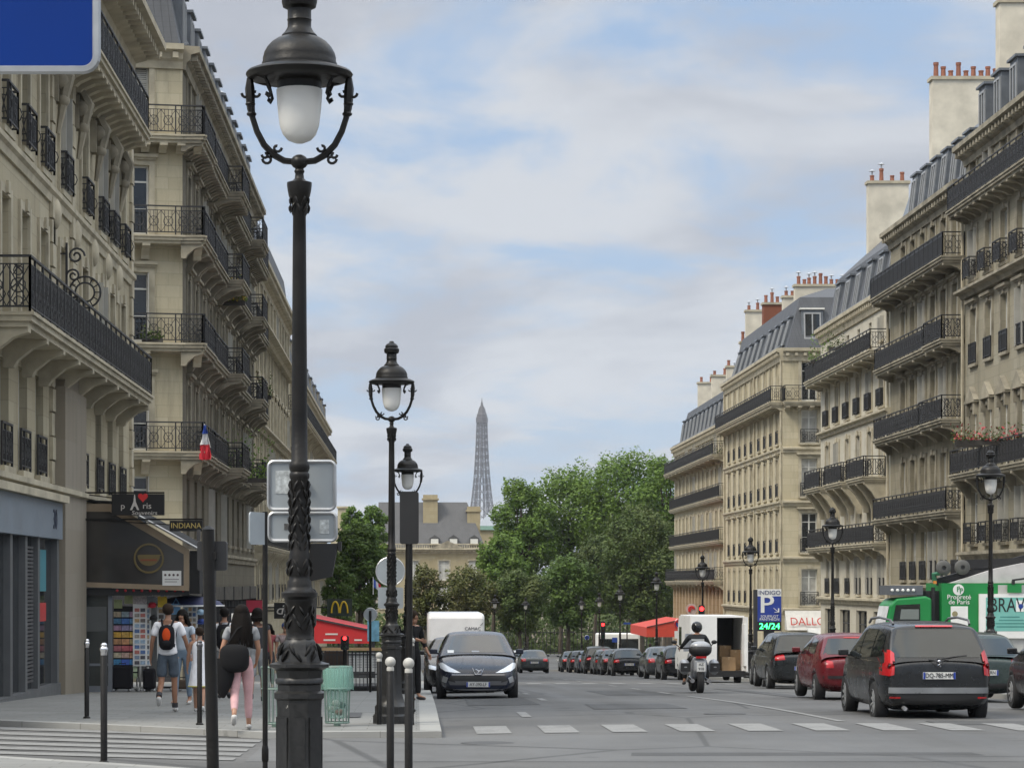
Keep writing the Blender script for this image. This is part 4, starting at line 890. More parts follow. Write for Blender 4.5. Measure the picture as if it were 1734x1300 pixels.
# parking totem
Y = 99.0; t = thing('parking_sign', 'tall blue car park totem with white P and green figures', 'parking sign', (atx(1303, Y), Y, gslope(Y)+.1)); w = 40*Y/F; zt = lambda y: atz(y, Y)-gslope(Y)-.1
b = MB(); b.box(-w/2, w/2, 0, .3, zt(1052), zt(1009)); b.build('blue_panel', plain('totem blue', (.02, .045, .27), .4, 0, .04), t)
b = MB(); b.box(-w/2, w/2, 0, .3, zt(1009), zt(997)); b.build('white_panel', WHITE, t); b = MB(); b.box(-w/2, w/2, .002, .3, zt(1068), zt(1052)); b.build('led_panel', BLACK, t); b = MB(); b.box(-w/2-.14, -w/2, .02, .28, 0, zt(998)); b.box(-.2, .2, .05, .25, -.1, zt(1068)); b.build('post', DARK, t)
NAVY = plain('navy lettering', (.02, .03, .12), .5, 0, 0); LED = emis('green led', (.04, .9, .2), 5)
text('INDIGO', .235, NAVY, t, (0, -.01, zt(1003.3)), sx=1.05); pt = text('P', 1.0, WHITE, t, (-.13, -.012, zt(1024)), sx=1.15); text('P', 1.0, WHITE, t, (-.10, -.008, zt(1024)), sx=1.15)
text('SOUFFLOT', .145, WHITE, t, (0, -.01, zt(1043.3))); text('PANTHÉON', .145, WHITE, t, (0, -.01, zt(1048.3))); text('24/24', .33, LED, t, (0, -.012, zt(1060)), sx=1.1)
b = MB(); b.bar((.16, -.01, zt(1029)), (.36, -.01, zt(1036)), .05, .02); b.bar((.36, -.01, zt(1036)), (.36, -.01, zt(1029.5)), .05, .02); b.bar((.36, -.01, zt(1036)), (.2, -.01, zt(1036)), .05, .02); b.build('arrow', WHITE, t)
# ------------------------------------------------------------------ trees: tapered trunk, limbs, crown of many small leaf clumps
def leafmat(name, c1, c2, tip):
    n = Nodes(name); g = n.new('NewGeometry'); p = n.P(); a = n.noise(p, .35, 4)
    col = n.mix(g.outputs['Random Per Island'], c1, c2); col = n.mix(n.rng(a, .42, .7, 0, .7), col, tip); n.out(col, .6, 0, .25)
    tr = n.new('BsdfTranslucent'); n.L.new(col, tr.inputs[0]); ms = n.new('MixShader'); ms.inputs[0].default_value = .28
    n.L.new(n.b.outputs[0], ms.inputs[1]); n.L.new(tr.outputs[0], ms.inputs[2]); n.L.new(ms.outputs[0], n.N['Material Output'].inputs[0]); return n.mat
LG = leafmat('fresh green leaves', (.085, .150, .028), (.135, .22, .040), (.165, .24, .052))
LD = leafmat('dark green leaves', (.050, .078, .024), (.082, .116, .032), (.105, .125, .04))
LY = leafmat('browning leaves', (.080, .100, .03), (.125, .130, .042), (.135, .12, .048))
LB = leafmat('leaves turning brown', (.066, .100, .029), (.100, .140, .040), (.125, .140, .046))
LM = leafmat('mid green leaves', (.065, .112, .027), (.10, .165, .036), (.125, .18, .046))
BARK = plain('bark', (.075, .062, .048), .9, 0, .35, 3, .2)
def tree(label, px, Y, ytop, ybot, wpx, mat_, seed, cat='tree', n=9000, leaf=.42, name='broadleaf_tree', blobs=16, group='trees of the garden at the end of the street'):
    r = random.Random(seed); g0 = gslope(min(Y, 330)); x = atx(px, Y); H = atz(ytop, Y)-g0; zb = max(1.5, atz(ybot, Y)-g0); W = wpx*Y/F/2
    t = thing(name, label, cat, (x, Y, g0), 0, group); crown_h = H-zb; cz = zb+crown_h*.5
    b = MB(); top = Vector((r.uniform(-.5, .5), r.uniform(-.5, .5), H*.85)); b.tube([(0, 0, -.3), (.05, 0, H*.15), (top.x*.5, top.y*.5, H*.5), top], [H*.026, H*.02, H*.012, .03], 8)
    bl = []
    for i in range(blobs):
        a = 6.283*(i*.381966); q = (i+.5)/blobs; zz = -1+2*q; rad = math.sqrt(max(0, 1-zz*zz))*(.60+.2*r.random())
        c = Vector((W*rad*math.cos(a), W*.75*rad*math.sin(a), cz+crown_h*.5*.74*zz*(1.0 if zz > 0 else .9))); br = min(W, crown_h/2)*r.uniform(.30, .46); bl.append((c, br))
        z0 = H*(.2+.35*r.random()); b.tube([(0, 0, z0), (c.x*.5, c.y*.5, (z0+c.z)/2), c], [H*.009, H*.006, .03], 5)
    bl.append((Vector((0, 0, cz)), min(W, crown_h/2)*.55))
    tot = sum(q[1]**2 for q in bl); vs = []; fs = []
    b.build('trunk', BARK, t, True)
    for c, br in bl:
        k = int(n*br*br/tot)
        for _ in range(k):
            d = Vector((r.gauss(0, 1), r.gauss(0, 1), r.gauss(0, 1))).normalized(); rr = br*(r.random()**.36)*(1.0+.16*math.sin(d.x*7+c.x)+.14*math.sin(d.z*9+d.y*6))
            p = c+Vector((d.x*rr, d.y*rr, d.z*rr*.85)); s = leaf*r.uniform(.55, 1.15)
            e1 = Vector((r.uniform(-1, 1), r.uniform(-1, 1), r.uniform(-.6, .6))).normalized(); e2 = e1.cross(d+Vector((r.uniform(-.7, .7), r.uniform(-.7, .7), r.uniform(-.2, 1)))).normalized()
            i = len(vs); vs += [tuple(p-e1*s*.5), tuple(p+e2*s*.32-e1*.05*s), tuple(p+e1*s*.55+d*.15*s), tuple(p-e2*s*.32)]; fs.append((i, i+1, i+2, i+3))
    me = bpy.data.meshes.new('crown'); me.from_pydata(vs, [], fs); me.materials.append(mat_); link('crown', me, t); return t
tree('tallest fresh green tree at the right of the wood, touching the far block', 1068, 300, 744, 1020, 195, LG, 1, n=26000, blobs=24)
tree('fresh green tree with loose top next to the far block', 1130, 285, 752, 1000, 120, LG, 2, n=14000, blobs=18)
tree('broad green tree in the middle of the wood', 965, 305, 776, 1030, 175, LG, 3, n=22000, blobs=22)
tree('green tree at the left end of the wood, beside the iron tower', 885, 300, 796, 1010, 110, LG, 4, n=15000, blobs=18)
tree('low green tree in front of the palace roof', 850, 290, 890, 1040, 90, LG, 5, n=9000)
tree('dark brownish tree in front of the far block', 1085, 255, 842, 1078, 160, LB, 6, n=20000, leaf=.36, blobs=20)
tree('dark rounded tree in the centre of the garden edge', 962, 255, 938, 1080, 112, LM, 7, n=13000, leaf=.36)
tree('dark tree filling the gap under the tall crowns', 1015, 290, 900, 1075, 130, LD, 16, n=14000)
tree('yellow brown tree left of the dark rounded tree', 880, 250, 958, 1080, 100, LB, 8, n=12000, leaf=.33)
tree('browning tree in front of the palace windows', 790, 250, 950, 1085, 100, LY, 9, n=8500, leaf=.33, blobs=20)
tree('sparse yellowing tree just right of the traffic signal', 722, 250, 945, 1085, 66, LY, 10, n=6000, leaf=.33, blobs=18)
tree('dark green tree left of the second lamp post', 610, 225, 868, 1062, 92, LM, 11, n=17000, leaf=.34, blobs=20)
tree('brighter tree top behind the dark tree left of the second lamp', 632, 300, 846, 980, 60, LG, 12, n=8000, leaf=.38)
tree('small light tree top beside the cream chimney', 597, 300, 848, 940, 40, LG, 13, n=4000, leaf=.38)
tree('dark tree trailing behind the red terrace awning', 575, 200, 945, 1080, 60, LM, 14, n=9000, leaf=.3)
tree('low dark tree behind the parked cars by the fence', 1115, 262, 955, 1075, 70, LB, 15, n=8000, leaf=.34)
# garden railings, hedge
b = MB(); t = thing('garden_fence', 'dark iron garden fence in front of the wood', 'fence', (4, 262, gslope(262)))
for k in range(90): b.bar((-14+k*.4, 0, 0), (-14+k*.4, 0, 2.6), .06)
for z in (.25, 2.3): b.bar((-14, 0, z), (22, 0, z), .08)
b.build('bars', RAIL, t)
r = random.Random(9); vs = []; fs = []
for _ in range(16000):
    p = Vector((r.uniform(-22, 26), r.uniform(266, 276), gslope(266)+r.random()**1.6*4.2)); s = .5*r.uniform(.5, 1.2); e1 = Vector((r.gauss(0, 1), r.gauss(0, 1), r.gauss(0, 1))).normalized(); e2 = e1.orthogonal().normalized(); i = len(vs)
    vs += [tuple(p-e1*s*.5), tuple(p+e2*s*.35), tuple(p+e1*s*.5), tuple(p-e2*s*.35)]; fs.append((i, i+1, i+2, i+3))
me = bpy.data.meshes.new('undergrowth'); me.from_pydata(vs, [], fs); me.materials.append(LD); tag(link('undergrowth', me), 'dark undergrowth along the garden fence', 'undergrowth', kind='stuff')
for i in range(9):
    x = -10+i*3.6; b = MB(); b.tube([(0, 0, -.2), (.1, 0, 3), (.3, .2, 7)], [.26, .2, .12], 7); t = thing('bare_trunk', ['slender trunk behind the garden fence, first from the left', 'trunk behind the fence, second from the left', 'trunk behind the fence, third from the left', 'trunk behind the fence, fourth from the left', 'trunk behind the fence, middle of the row', 'trunk behind the fence, fourth from the right', 'trunk behind the fence, third from the right', 'trunk behind the fence, second from the right', 'trunk behind the fence, last on the right'][i], 'tree trunk', (x, 265.0, gslope(265)), 0, 'trunks behind the garden fence'); b.build('trunk', BARK, t, True)
# ------------------------------------------------------------------ palace at the end of the street
Y = 400.0; g0 = gslope(330); B = Building('palace', 'sand coloured stone palace with a tall grey roof, pediment and two chimney stacks', atx(650, Y), Y); B.o.z = g0; B.root.location.z = g0
SAND = stone('sand coloured palace stone', (.40, .345, .225), .2, .6, .3)
x0, x1 = atx(640, Y), atx(846, Y); fr = B.frame(x1, Y, (0, -1)); L = x1-x0; z1 = atz(935, Y); bb = [L-(atx(p, Y)-x0) for p in (752, 803, 700, 655)]
B.face(fr, L, [D(g0-1, atz(985, Y), bays=bb, w=2.2, h=3.6, sill=5, sur=False), D(atz(985, Y), z1, bays=bb, w=1.7, h=3.1, sill=.3, lint='none', states=('light', 'light'))], [SAND], TRIM, (atz(929, Y), .8))
B.body(fr, L, 16, g0-1, z1, SAND)
ROOFG = seams('old grey palace slate', (.08, .08, .082), .35, .6); zr = atz(921, Y)
b = MB(); b.box(0, L, -.3, .1, zr-.75, zr-.6); b.box(0, L, -.3, .1, zr-.1, zr+.1)
for k in range(70): b.box(L*k/70, L*k/70+.12, -.2, 0, zr-.6, zr-.1)
B.put('balustrade', b, TRIM, fr)
xs = [L-(atx(p, Y)-x0) for p in (822, 792, 640)]
b = MB(); zt = atz(848, Y); b.add([(xs[0], -.6, zr-.5), (L, -.6, zr-.5), (L, -6, zt), (xs[1], -6, zt), (xs[0], -14, zr-.5), (L, -14, zr-.5)], [(0, 1, 2, 3), (0, 3, 4), (3, 2, 5, 4)]); B.put('roof', b, ROOFG, fr)
for px in (736, 768, 803): 
    b = MB(); u = L-(atx(px, Y)-x0); b.box(u-.75, u+.75, -1.8, -.35, zr-.4, atz(911, Y)); b.prism([(u-.8, atz(911, Y)), (u+.8, atz(911, Y)), (u, atz(905, Y))], 'y', -2.2, -.3); d = B.put('dormer', b, ROOFG, fr); b = MB(); b.box(u-.6, u+.6, -.34, -.28, zr-.2, atz(912, Y)); B.put('dormer_window', b, WFRAME, fr, d)
b = MB(); uc = L-(atx(758, Y)-x0); uw = 28*Y/F; b.prism([(uc-uw, atz(929, Y)+.1), (uc+uw, atz(929, Y)+.1), (uc, atz(915, Y))], 'y', .1, .55); B.put('pediment', b, TRIM_D, fr)
for px, w, y0, y1 in ((729, 25, 836, 885), (803, 22, 856, 896)):
    u = L-(atx(px, Y)-x0); hw = w*Y/F/2; b = MB(); b.box(u-hw, u+hw, -5.5, -3.5, atz(y1+20, Y), atz(y0+9, Y)); b.box(u-hw-.2, u+hw+.2, -5.7, -3.3, atz(y0+9, Y), atz(y0+6, Y)); b.box(u-hw, u+hw, -5.4, -3.6, atz(y0+6, Y), atz(y0, Y)); B.put('chimney', b, SAND, fr)
# lower wing right of the palace
Y2 = 430.0; B = Building('palace_wing', 'low palace wing with green copper edge behind the chimney stack', atx(835, Y2), Y2); B.o.z = g0; B.root.location.z = g0; fr = B.frame(atx(900, Y2), Y2, (0, -1)); L2 = 90*Y2/F
B.face(fr, L2, [D(g0-1, atz(893, Y2))], [SAND], TRIM); b = MB(); b.box(0, L2, -.5, .4, atz(897, Y2), atz(890, Y2)); B.put('copper_edge', b, plain('green copper', (.22, .36, .30), .7), fr)
b = MB(); zz = atz(890, Y2); b.add([(0, 0, zz), (L2, 0, zz), (L2*.75, -6, atz(862, Y2)), (L2*.2, -6, atz(862, Y2)), (0, -12, zz), (L2, -12, zz)], [(0, 1, 2, 3), (1, 5, 2), (0, 3, 4), (3, 2, 5, 4)]); B.put('roof', b, plain('pale zinc palace roof', (.24, .26, .28), .6), fr)
# cream chimney stack and roof at the left, over the trees
Y3 = 330.0; t = thing('distant_house', 'cream chimney end of a distant house above the left trees', 'house', (atx(600, Y3), Y3, g0)); q = lambda p: atx(p, Y3)-atx(600, Y3); zz = lambda y: atz(y, Y3)-g0
b = MB(); b.box(q(560), q(612), 0, 9, -1, zz(895)); b.build('wall', CREAM_L, t); b = MB(); b.box(q(572), q(590), -.1, 2, zz(900), zz(860)); b.box(q(570), q(592), -.3, 2.2, zz(860), zz(857)); b.build('chimney', CREAM_L, t)
b = MB(); b.prism([(q(560), zz(895)), (q(616), zz(895)), (q(606), zz(868)), (q(575), zz(866))], 'y', .3, 9); b.build('roof', ZINC, t)
# ------------------------------------------------------------------ iron tower
def tower():
    Y = 3910.0; x = atx(816, Y); g0 = -25.0
    t = thing('iron_tower', 'tall brown lattice iron tower rising far behind the palace', 'tower', (x, Y, g0), R(20)); m = plain('tower iron', (.06, .05, .05), .7, 0, .1, .02, .3, 'P')
    hw = lambda z: 62.5*math.exp(-z/78.0)*.92+4.6 if z < 300 else 3.0
    b = MB(); zs = [0, 18, 36, 57, 70, 84, 98, 115, 128, 141, 154, 167, 180, 192, 204, 216, 227, 238, 248, 258, 267, 276]
    for z0, z1 in zip(zs, zs[1:]):
        a0, a1 = hw(z0), hw(z1); lw = lambda z, a: max(1.6, min(.42*a, 13)) if z < 190 else a*.55
        l0, l1 = lw(z0, a0), lw(z1, a1)
        for sx in (-1, 1):
            for sy in (-1, 1):
                P = lambda i, j, a, l, z: (sx*(a-l*i), sy*(a-l*j), z)
                for i, j in ((0, 0), (1, 0), (0, 1), (1, 1)): b.bar(P(i, j, a0, l0, z0), P(i, j, a1, l1, z1), 1.0 if z0 < 120 else .8)
                for (i, j), (k, l) in (((0, 0), (1, 0)), ((0, 0), (0, 1)), ((1, 0), (1, 1)), ((0, 1), (1, 1))):
                    zm = (z0+z1)/2; am, lm = hw(zm), (l0+l1)/2
                    for (za, aa, la), (zb_, ab, lb) in (((z0, a0, l0), (z1, a1, l1)),):
                        b.bar(P(i, j, aa, la, za), P(k, l, ab, lb, zb_), .42); b.bar(P(k, l, aa, la, za), P(i, j, ab, lb, zb_), .42); b.bar(P(i, j, ab, lb, zb_), P(k, l, ab, lb, zb_), .4)
        if z0 >= 115:
            for s in (-1, 1):
                for ax in (0, 1):
                    Q = lambda u, a, z: (u*a, s*a, z) if ax == 0 else (s*a, u*a, z)
                    b.bar(Q(-.5, a0, z0), Q(.5, a1, z1), .4); b.bar(Q(.5, a0, z0), Q(-.5, a1, z1), .4); b.bar(Q(-1, a0, z0), Q(1, a0, z0), .5)
    b.build('lattice', m, t)
    for z, a, h in ((57, 36, 5), (115, 20.5, 5)): b = MB(); b.box(-a, a, -a, a, z-h, z+2); b.build('platform', m, t)
    b = MB(); b.lathe([(6.4, 272), (9.3, 275), (9.3, 283), (8.0, 283.5), (8.0, 287), (6.2, 290), (5.4, 295), (3.8, 299), (2.4, 301)], 8, ph=.5); b.build('top_platform', m, t); b = MB(); b.lathe([(2.2, 300), (1.8, 306), (1.2, 305), (.7, 309), (.4, 313)], 8); b.build('antenna', m, t)
tower()
# ------------------------------------------------------------------ vehicles
from mathutils.bvhtree import BVHTree
PAINT = paint('car paint'); TRIMB = plain('black car trim', (.016, .016, .017), .5); RIMM = plain('alloy wheel', (.42, .43, .44), .35, .5, .1, 6); PLATE = plain('number plate', (.62, .62, .60), .4, 0, .05); PLATEB = plain('plate blue band', (.01, .04, .30), .4, 0, 0)
LETTER = plain('black lettering', (.01, .01, .01), .5, 0, 0); AMBER = glassy('amber lens', (.45, .16, .02), .1)
def evaluated(o):
    dg = bpy.context.evaluated_depsgraph_get(); return bpy.data.meshes.new_from_object(o.evaluated_get(dg))
def interp(prof, y):
    if y <= prof[0][0]: return prof[0][1]
    for (a, b), (c, d) in zip(prof, prof[1:]):
        if y <= c: return b+(d-b)*(y-a)/(c-a)
    return prof[-1][1]
def wheel(t, x, y, r, w, name='wheel'):
    s = 1 if x > 0 else -1; b = MB(); b.M = Matrix.Translation((x, y, r)) @ Matrix.Rotation(R(90), 4, 'Y')
    wh = w/2; b.lathe([(r*.62, -wh), (r*.9, -wh), (r*.985, -wh*.7), (r, -wh*.3), (r, wh*.3), (r*.985, wh*.7), (r*.9, wh), (r*.62, wh)], 24, cap=False); b.lathe([(.001, -.01), (r*.6, -.01)], 16, cap=False)
    o = b.build('wheel', RUBBER, t, True); b = MB(); b.M = Matrix.Translation((x+s*wh*.72, y, r)) @ Matrix.Rotation(R(90), 4, 'Y')
    b.lathe([(r*.60, -.02), (r*.66, .0), (r*.66, s*.02), (r*.60, s*.022), (r*.58, -.03)], 24, cap=False); b.lathe([(.001, s*.02), (r*.14, s*.02), (r*.16, -.02)], 10, cap=False)
    for k in range(10): a = 2*math.pi*k/10; b.bar((r*.1*math.cos(a), r*.1*math.sin(a), s*.005), (r*.6*math.cos(a), r*.6*math.sin(a), s*.012), .034, .02)
    b.build('rim', RIMM, o, True)
def car_body(sp):
    L = sp['L']; y0, y1 = -L/2, L/2; b = MB(); ys = [y0, y0+.03, y0+.12, y0+.3]+[y0+.3+(L-.6)*i/15 for i in range(1, 15)]+[y1-.3, y1-.12, y1-.03, y1]
    rings = []
    for i, y in enumerate(ys):
        hw, zb, zt = interp(sp['plan'], y), interp(sp['bot'], y), interp(sp['deck'], y); e = min(i, len(ys)-1-i); k = (.86, .95, 1, 1)[min(e, 3)]; zm = zb+(zt-zb)*.52
        if e == 0: zb += .06; zt -= .05
        hw *= k
        half = [(0, zb), (hw*.8, zb), (hw*.965, zb+.10), (hw, zm), (hw*.985, zt-.12), (hw*.93, zt-.025), (hw*.6, zt+.012), (0, zt+.03)]
        rings.append([(x, y, z) for x, z in half]+[(-x, y, z) for x, z in half[-2:0:-1]])
    n = len(rings[0]); b.v = [p for r in rings for p in r]
    b.f = [[i*n+j, i*n+(j+1) % n, (i+1)*n+(j+1) % n, (i+1)*n+j] for i in range(len(rings)-1) for j in range(n)]+[list(range(n-1, -1, -1)), [(len(rings)-1)*n+j for j in range(n)]]; b.mi = [0]*len(b.f)
    o = b.build('b', PAINT, None, True); m = o.modifiers.new('s', 'SUBSURF'); m.levels = m.render_levels = 2
    cut = MB()
    for ya in (sp['fa'], sp['ra']):
        for s in (-1, 1):
            r = sp['wr']+.055; cut.M = Matrix.Translation((s*(sp['W']/2+.1), ya, sp['wr']+.015)) @ Matrix.Rotation(R(90), 4, 'Y'); cut.lathe([(r, -.42), (r, .42)], 28)
    c = cut.build('c', TRIMB); m = o.modifiers.new('b', 'BOOLEAN'); m.object = c; m.operation = 'DIFFERENCE'; m.solver = 'FAST'
    me = evaluated(o); bpy.data.objects.remove(o); bpy.data.objects.remove(c); return me
def greenhouse(sp):
    A, B_, C, Dd = sp['A'], sp['B'], sp['C'], sp['D']; zr = sp['H']-.03; hb, ht = sp['hb'], sp['ht']; zbelt = min(A[1], Dd[1])
    prof = [Dd]+[(Dd[0]+(C[0]-Dd[0])*q, Dd[1]+(C[1]-Dd[1])*q) for q in (.3, .65, .92)]+[C]+[(C[0]+(B_[0]-C[0])*q, C[1]+(B_[1]-C[1])*q+(zr-max(C[1], B_[1]))*4*q*(1-q)) for q in (.1, .3, .5, .7, .9)]+[B_]+[(B_[0]+(A[0]-B_[0])*q, B_[1]+(A[1]-B_[1])*q) for q in (.08, .35, .7)]+[A]
    b = MB(); rings = []
    for y, zt in prof:
        base = interp(sp['deck'], y)-.10; q = lambda z: hb+(ht-hb)*max(0, (z-zbelt))/(zr-zbelt); k = interp(sp['plan'], y)/(sp['W']/2)
        zz = max(zt, base+.06); half = [(q(base)*k, base), (q((base+zz)/2)*k, (base+zz)/2), (q(zz)*k, zz-.075), (q(zz)*k-.05, zz-.02), (q(zz)*k*.6, zz+.012), (0, zz+.022)]
        rings.append([(x, y, z) for x, z in half]+[(-x, y, z) for x, z in half[-2::-1]])
    n = len(rings[0]); b.v = [p for r in rings for p in r]; b.f = [[i*n+j, i*n+j+1, (i+1)*n+j+1, (i+1)*n+j] for i in range(len(rings)-1) for j in range(n-1)]; b.mi = [0]*len(b.f)
    o = b.build('g', PAINT, None, True); m = o.modifiers.new('s', 'SUBSURF'); m.levels = m.render_levels = 2; me = evaluated(o); bpy.data.objects.remove(o); return me
def join(mes):
    bm = bmesh.new()
    for m in mes: bm.from_mesh(m)
    me = bpy.data.meshes.new('body'); bm.to_mesh(me); bm.free()
    for m in mes[0].materials: me.materials.append(m)
    for p in me.polygons: p.use_smooth = True
    return me
class Car:
    def __init__(s, name, label, cat, sp, loc, rz, colour, group=None):
        s.t = thing(name, label, cat, loc, rz, group); s.sp = sp; me = join([car_body(sp), greenhouse(sp)]); s.body = link('body', me, s.t); s.body.color = colour+(1,)
        s.bvh = BVHTree.FromPolygons([v.co.copy() for v in me.vertices], [tuple(p.vertices) for p in me.polygons])
        for ya in (sp['fa'], sp['ra']):
            for sg in (-1, 1): wheel(s.t, sg*(sp['W']/2-.115), ya, sp['wr'], .21)
    def patch(s, name, cols, side, mat_, off=.007, nu=6, nv=5, parent=None, th=.0):
        """cols: list of (low 2-D, high 2-D); side: 'rear','front' -> (x,z); 'left','right' -> (y,z); 'top' -> (x,y)"""
        d = {'rear': (0, 1, 0), 'front': (0, -1, 0), 'left': (1, 0, 0), 'right': (-1, 0, 0), 'top': (0, 0, -1)}[side]; d = Vector(d)
        P = {'rear': lambda a, z: Vector((a, -6, z)), 'front': lambda a, z: Vector((a, 6, z)), 'left': lambda a, z: Vector((-4, a, z)), 'right': lambda a, z: Vector((4, a, z)), 'top': lambda a, z: Vector((a, z, 5))}[side]
        grid = []; last = None
        for (l0, h0), (l1, h1) in zip(cols, cols[1:]):
            for i in range(nu+1):
                if grid and i == 0: continue
                q = i/nu; lo = (l0[0]+(l1[0]-l0[0])*q, l0[1]+(l1[1]-l0[1])*q); hi = (h0[0]+(h1[0]-h0[0])*q, h0[1]+(h1[1]-h0[1])*q); row = []
                for j in range(nv+1):
                    k = j/nv; p = P(lo[0]+(hi[0]-lo[0])*k, lo[1]+(hi[1]-lo[1])*k); hit = s.bvh.ray_cast(p, d)
                    if hit[0] is None: row.append(last or (p+d*4)); continue
                    last = hit[0]-d*off; row.append(last)
                grid.append(row)
        b = MB(); n = nv+1; b.v = [tuple(p) for r in grid for p in r]; b.f = [[i*n+j, (i+1)*n+j, (i+1)*n+j+1, i*n+j+1] for i in range(len(grid)-1) for j in range(nv)]; b.mi = [0]*len(b.f)
        return b.build(name, mat_, parent or s.t, True)
    def both(s, name, cols, side, mat_, **k):
        r = s.patch(name, cols, side, mat_, **k)
        if side in ('rear', 'front', 'top'): return s.patch(name, [((-a[0], a[1]), (-c[0], c[1])) for a, c in cols], side, mat_, **k)
        return s.patch(name, cols, {'left': 'right', 'right': 'left'}[side], mat_, **k)
    def mirrors(s):
        sp = s.sp
        for sg in (-1, 1):
            b = MB(); x = sp['W']/2; y = sp['A'][0]-.42; z = interp(sp['deck'], y)+.10; b.box(sg*(x+.06)-.085, sg*(x+.06)+.085, y-.05, y+.05, z-.05, z+.06); b.bar((sg*(x-.12), y, z-.04), (sg*(x+.0), y, z-.03), .04); o = b.build('mirror', PAINT, s.t, True); o.color = s.body.color; m = o.modifiers.new('bevel', 'BEVEL'); m.width = .03; m.segments = 2
    def plate(s, txt, z, rear=True, w=.52, h=.11, off=.02):
        sg = -1 if rear else 1; hit = s.bvh.ray_cast(Vector((0, sg*6, z)), Vector((0, -sg, 0)))[0]; y = hit.y+sg*off; b = MB(); b.box(-w/2, w/2, y-.012, y+.012, z-h/2, z+h/2); o = b.build('number_plate', PLATE, s.t)
        b = MB()
        for x in (-w/2+.018, w/2-.018): b.box(x-.016, x+.016, min(y+sg*.0125, y+sg*.0145), max(y+sg*.0125, y+sg*.0145), z-h/2+.002, z+h/2-.002)
        b.build('plate_band', PLATEB, o); text(txt, .105, LETTER, o, (0, y+sg*.0165, z), (R(90), 0, 0 if rear else R(180)), sx=.82)
    def glass(s, rearz=None):
        sp = s.sp; A, B_, C, Dd = sp['A'], sp['B'], sp['C'], sp['D']; k = .86
        q = lambda z: (sp['hb']+(sp['ht']-sp['hb'])*(z-A[1])/(sp['H']-A[1]))
        z0, z1 = A[1]+.05, B_[1]-.03; s.patch('windscreen', [((-q(z0)*.93, z0), (-q(z1)*.86, z1)), ((q(z0)*.93, z0), (q(z1)*.86, z1))], 'front', CARGLASS, nu=12, nv=8)
        z0, z1 = (rearz or Dd[1]+.04), C[1]-.06; s.patch('rear_window', [((-q(z0)*.88, z0), (-q(z1)*.80, z1)), ((q(z0)*.88, z0), (q(z1)*.80, z1))], 'rear', CARGLASS, nu=12, nv=8)
        for nm, cols in sp['side']: s.both('side_window', [(a, c) for a, c in cols], 'left', CARGLASS, nu=4, nv=4)
    def seams(s, ys, zlo=.32):
        for sg, sd in ((-1, 'left'), (1, 'right')):
            for y in ys: s.patch('door_seam', [((y, zlo), (y, interp(s.sp['deck'], y)-.03)), ((y+.012, zlo), (y+.012, interp(s.sp['deck'], y)-.03))], sd, TRIMB, off=.002, nu=1, nv=10)
    def handles(s, ys):
        for sd in ('left', 'right'):
            for y in ys: z = interp(s.sp['deck'], y)-.16; s.patch('door_handle', [((y, z), (y, z+.03)), ((y+.17, z), (y+.17, z+.03))], sd, s.sp.get('hm', TRIMB), off=.02, nu=3, nv=1)
def rect(x0, x1, z0, z1): return [((x0, z0), (x0, z1)), ((x1, z0), (x1, z1))]
def spec(L, W, H, wb, fo, wr, belt, A, B_, C, Dd, deck, nose=.80, side=None, bot=.20, hb=None, ht=None):
    f = L/2
    return dict(L=L, W=W, H=H, wr=wr, fa=f-fo, ra=f-fo-wb, A=A, B=B_, C=C, D=Dd, hb=hb or W/2-.035, ht=ht or W/2-.26, deck=deck,
        plan=[(-f, W/2*.88), (-f+.3, W/2*.97), (-f+.9, W/2), (f-1.1, W/2), (f-.5, W/2*.95), (f-.15, W/2*nose), (f, W/2*nose*.82)], bot=[(-f, bot+.13), (-f+.5, bot), (f-.6, bot-.02), (f, bot+.02)], side=side)
def W4(y0, y1, zl0, zl1, zh0, zh1, ya=None, yb=None): return [((y0, zl0), (ya if ya is not None else y0, zh0)), ((y1, zl1), (yb if yb is not None else y1, zh1))]
# --- dark people carrier, rear view
sp = spec(4.53, 1.84, 1.66, 2.73, .93, .335, 1.0, (1.42, 1.02), (.35, 1.58), (-1.82, 1.58), (-2.24, 1.01), [(-2.265, 1.0), (-1.9, 1.02), (-.5, 1.0), (1.0, .97), (1.45, .99), (1.95, .86), (2.2, .72), (2.265, .62)], hb=.895, ht=.70,
    side=[('f', W4(.08, 1.02, 1.02, 1.03, 1.50, 1.20, .08, .72)), ('r', W4(-.95, .02, 1.05, 1.02, 1.51, 1.51)), ('q', W4(-1.85, -1.02, 1.10, 1.05, 1.42, 1.50, -1.68, -1.02))])
CX, CY = 8.38, 42.5
def cz(x, y): return gz(x, y)
c = Car('people_carrier', 'charcoal people carrier seen from behind, driving over the zebra crossing', 'car', sp, (CX, CY, gz(CX, CY)-.06), 0, (.012, .0135, .0155)); c.body.rotation_euler.x = 0
c.glass(1.08); c.mirrors(); c.seams([-.98, .05, 1.05]); c.handles([-.8, .22])
c.both('tail_light', [((.72, .80), (.70, 1.15)), ((.80, .78), (.76, 1.20)), ((.915, .80), (.86, 1.20))], 'rear', REDLENS, nu=4, nv=8, off=.034)
c.both('tail_light_side', [((-2.22, .80), (-2.2, 1.0)), ((-2.02, .86), (-2.0, .98))], 'left', REDLENS, off=.012)
c.patch('bumper_strip', rect(-.80, .80, .505, .60), 'rear', plain('dull silver bumper', (.26, .27, .28), .35, .5), off=.03, nu=12); c.patch('bumper', rect(-.82, .82, .33, .50), 'rear', TRIMB, off=.016, nu=12); c.patch('tailgate_seam', rect(-.70, .70, .60, .612), 'rear', TRIMB, off=.006, nu=12, nv=1)
c.patch('third_brake_light', rect(-.3, .3, 1.565, 1.59), 'rear', REDLENS, off=.03); c.plate('DQ-785-MM', .79)
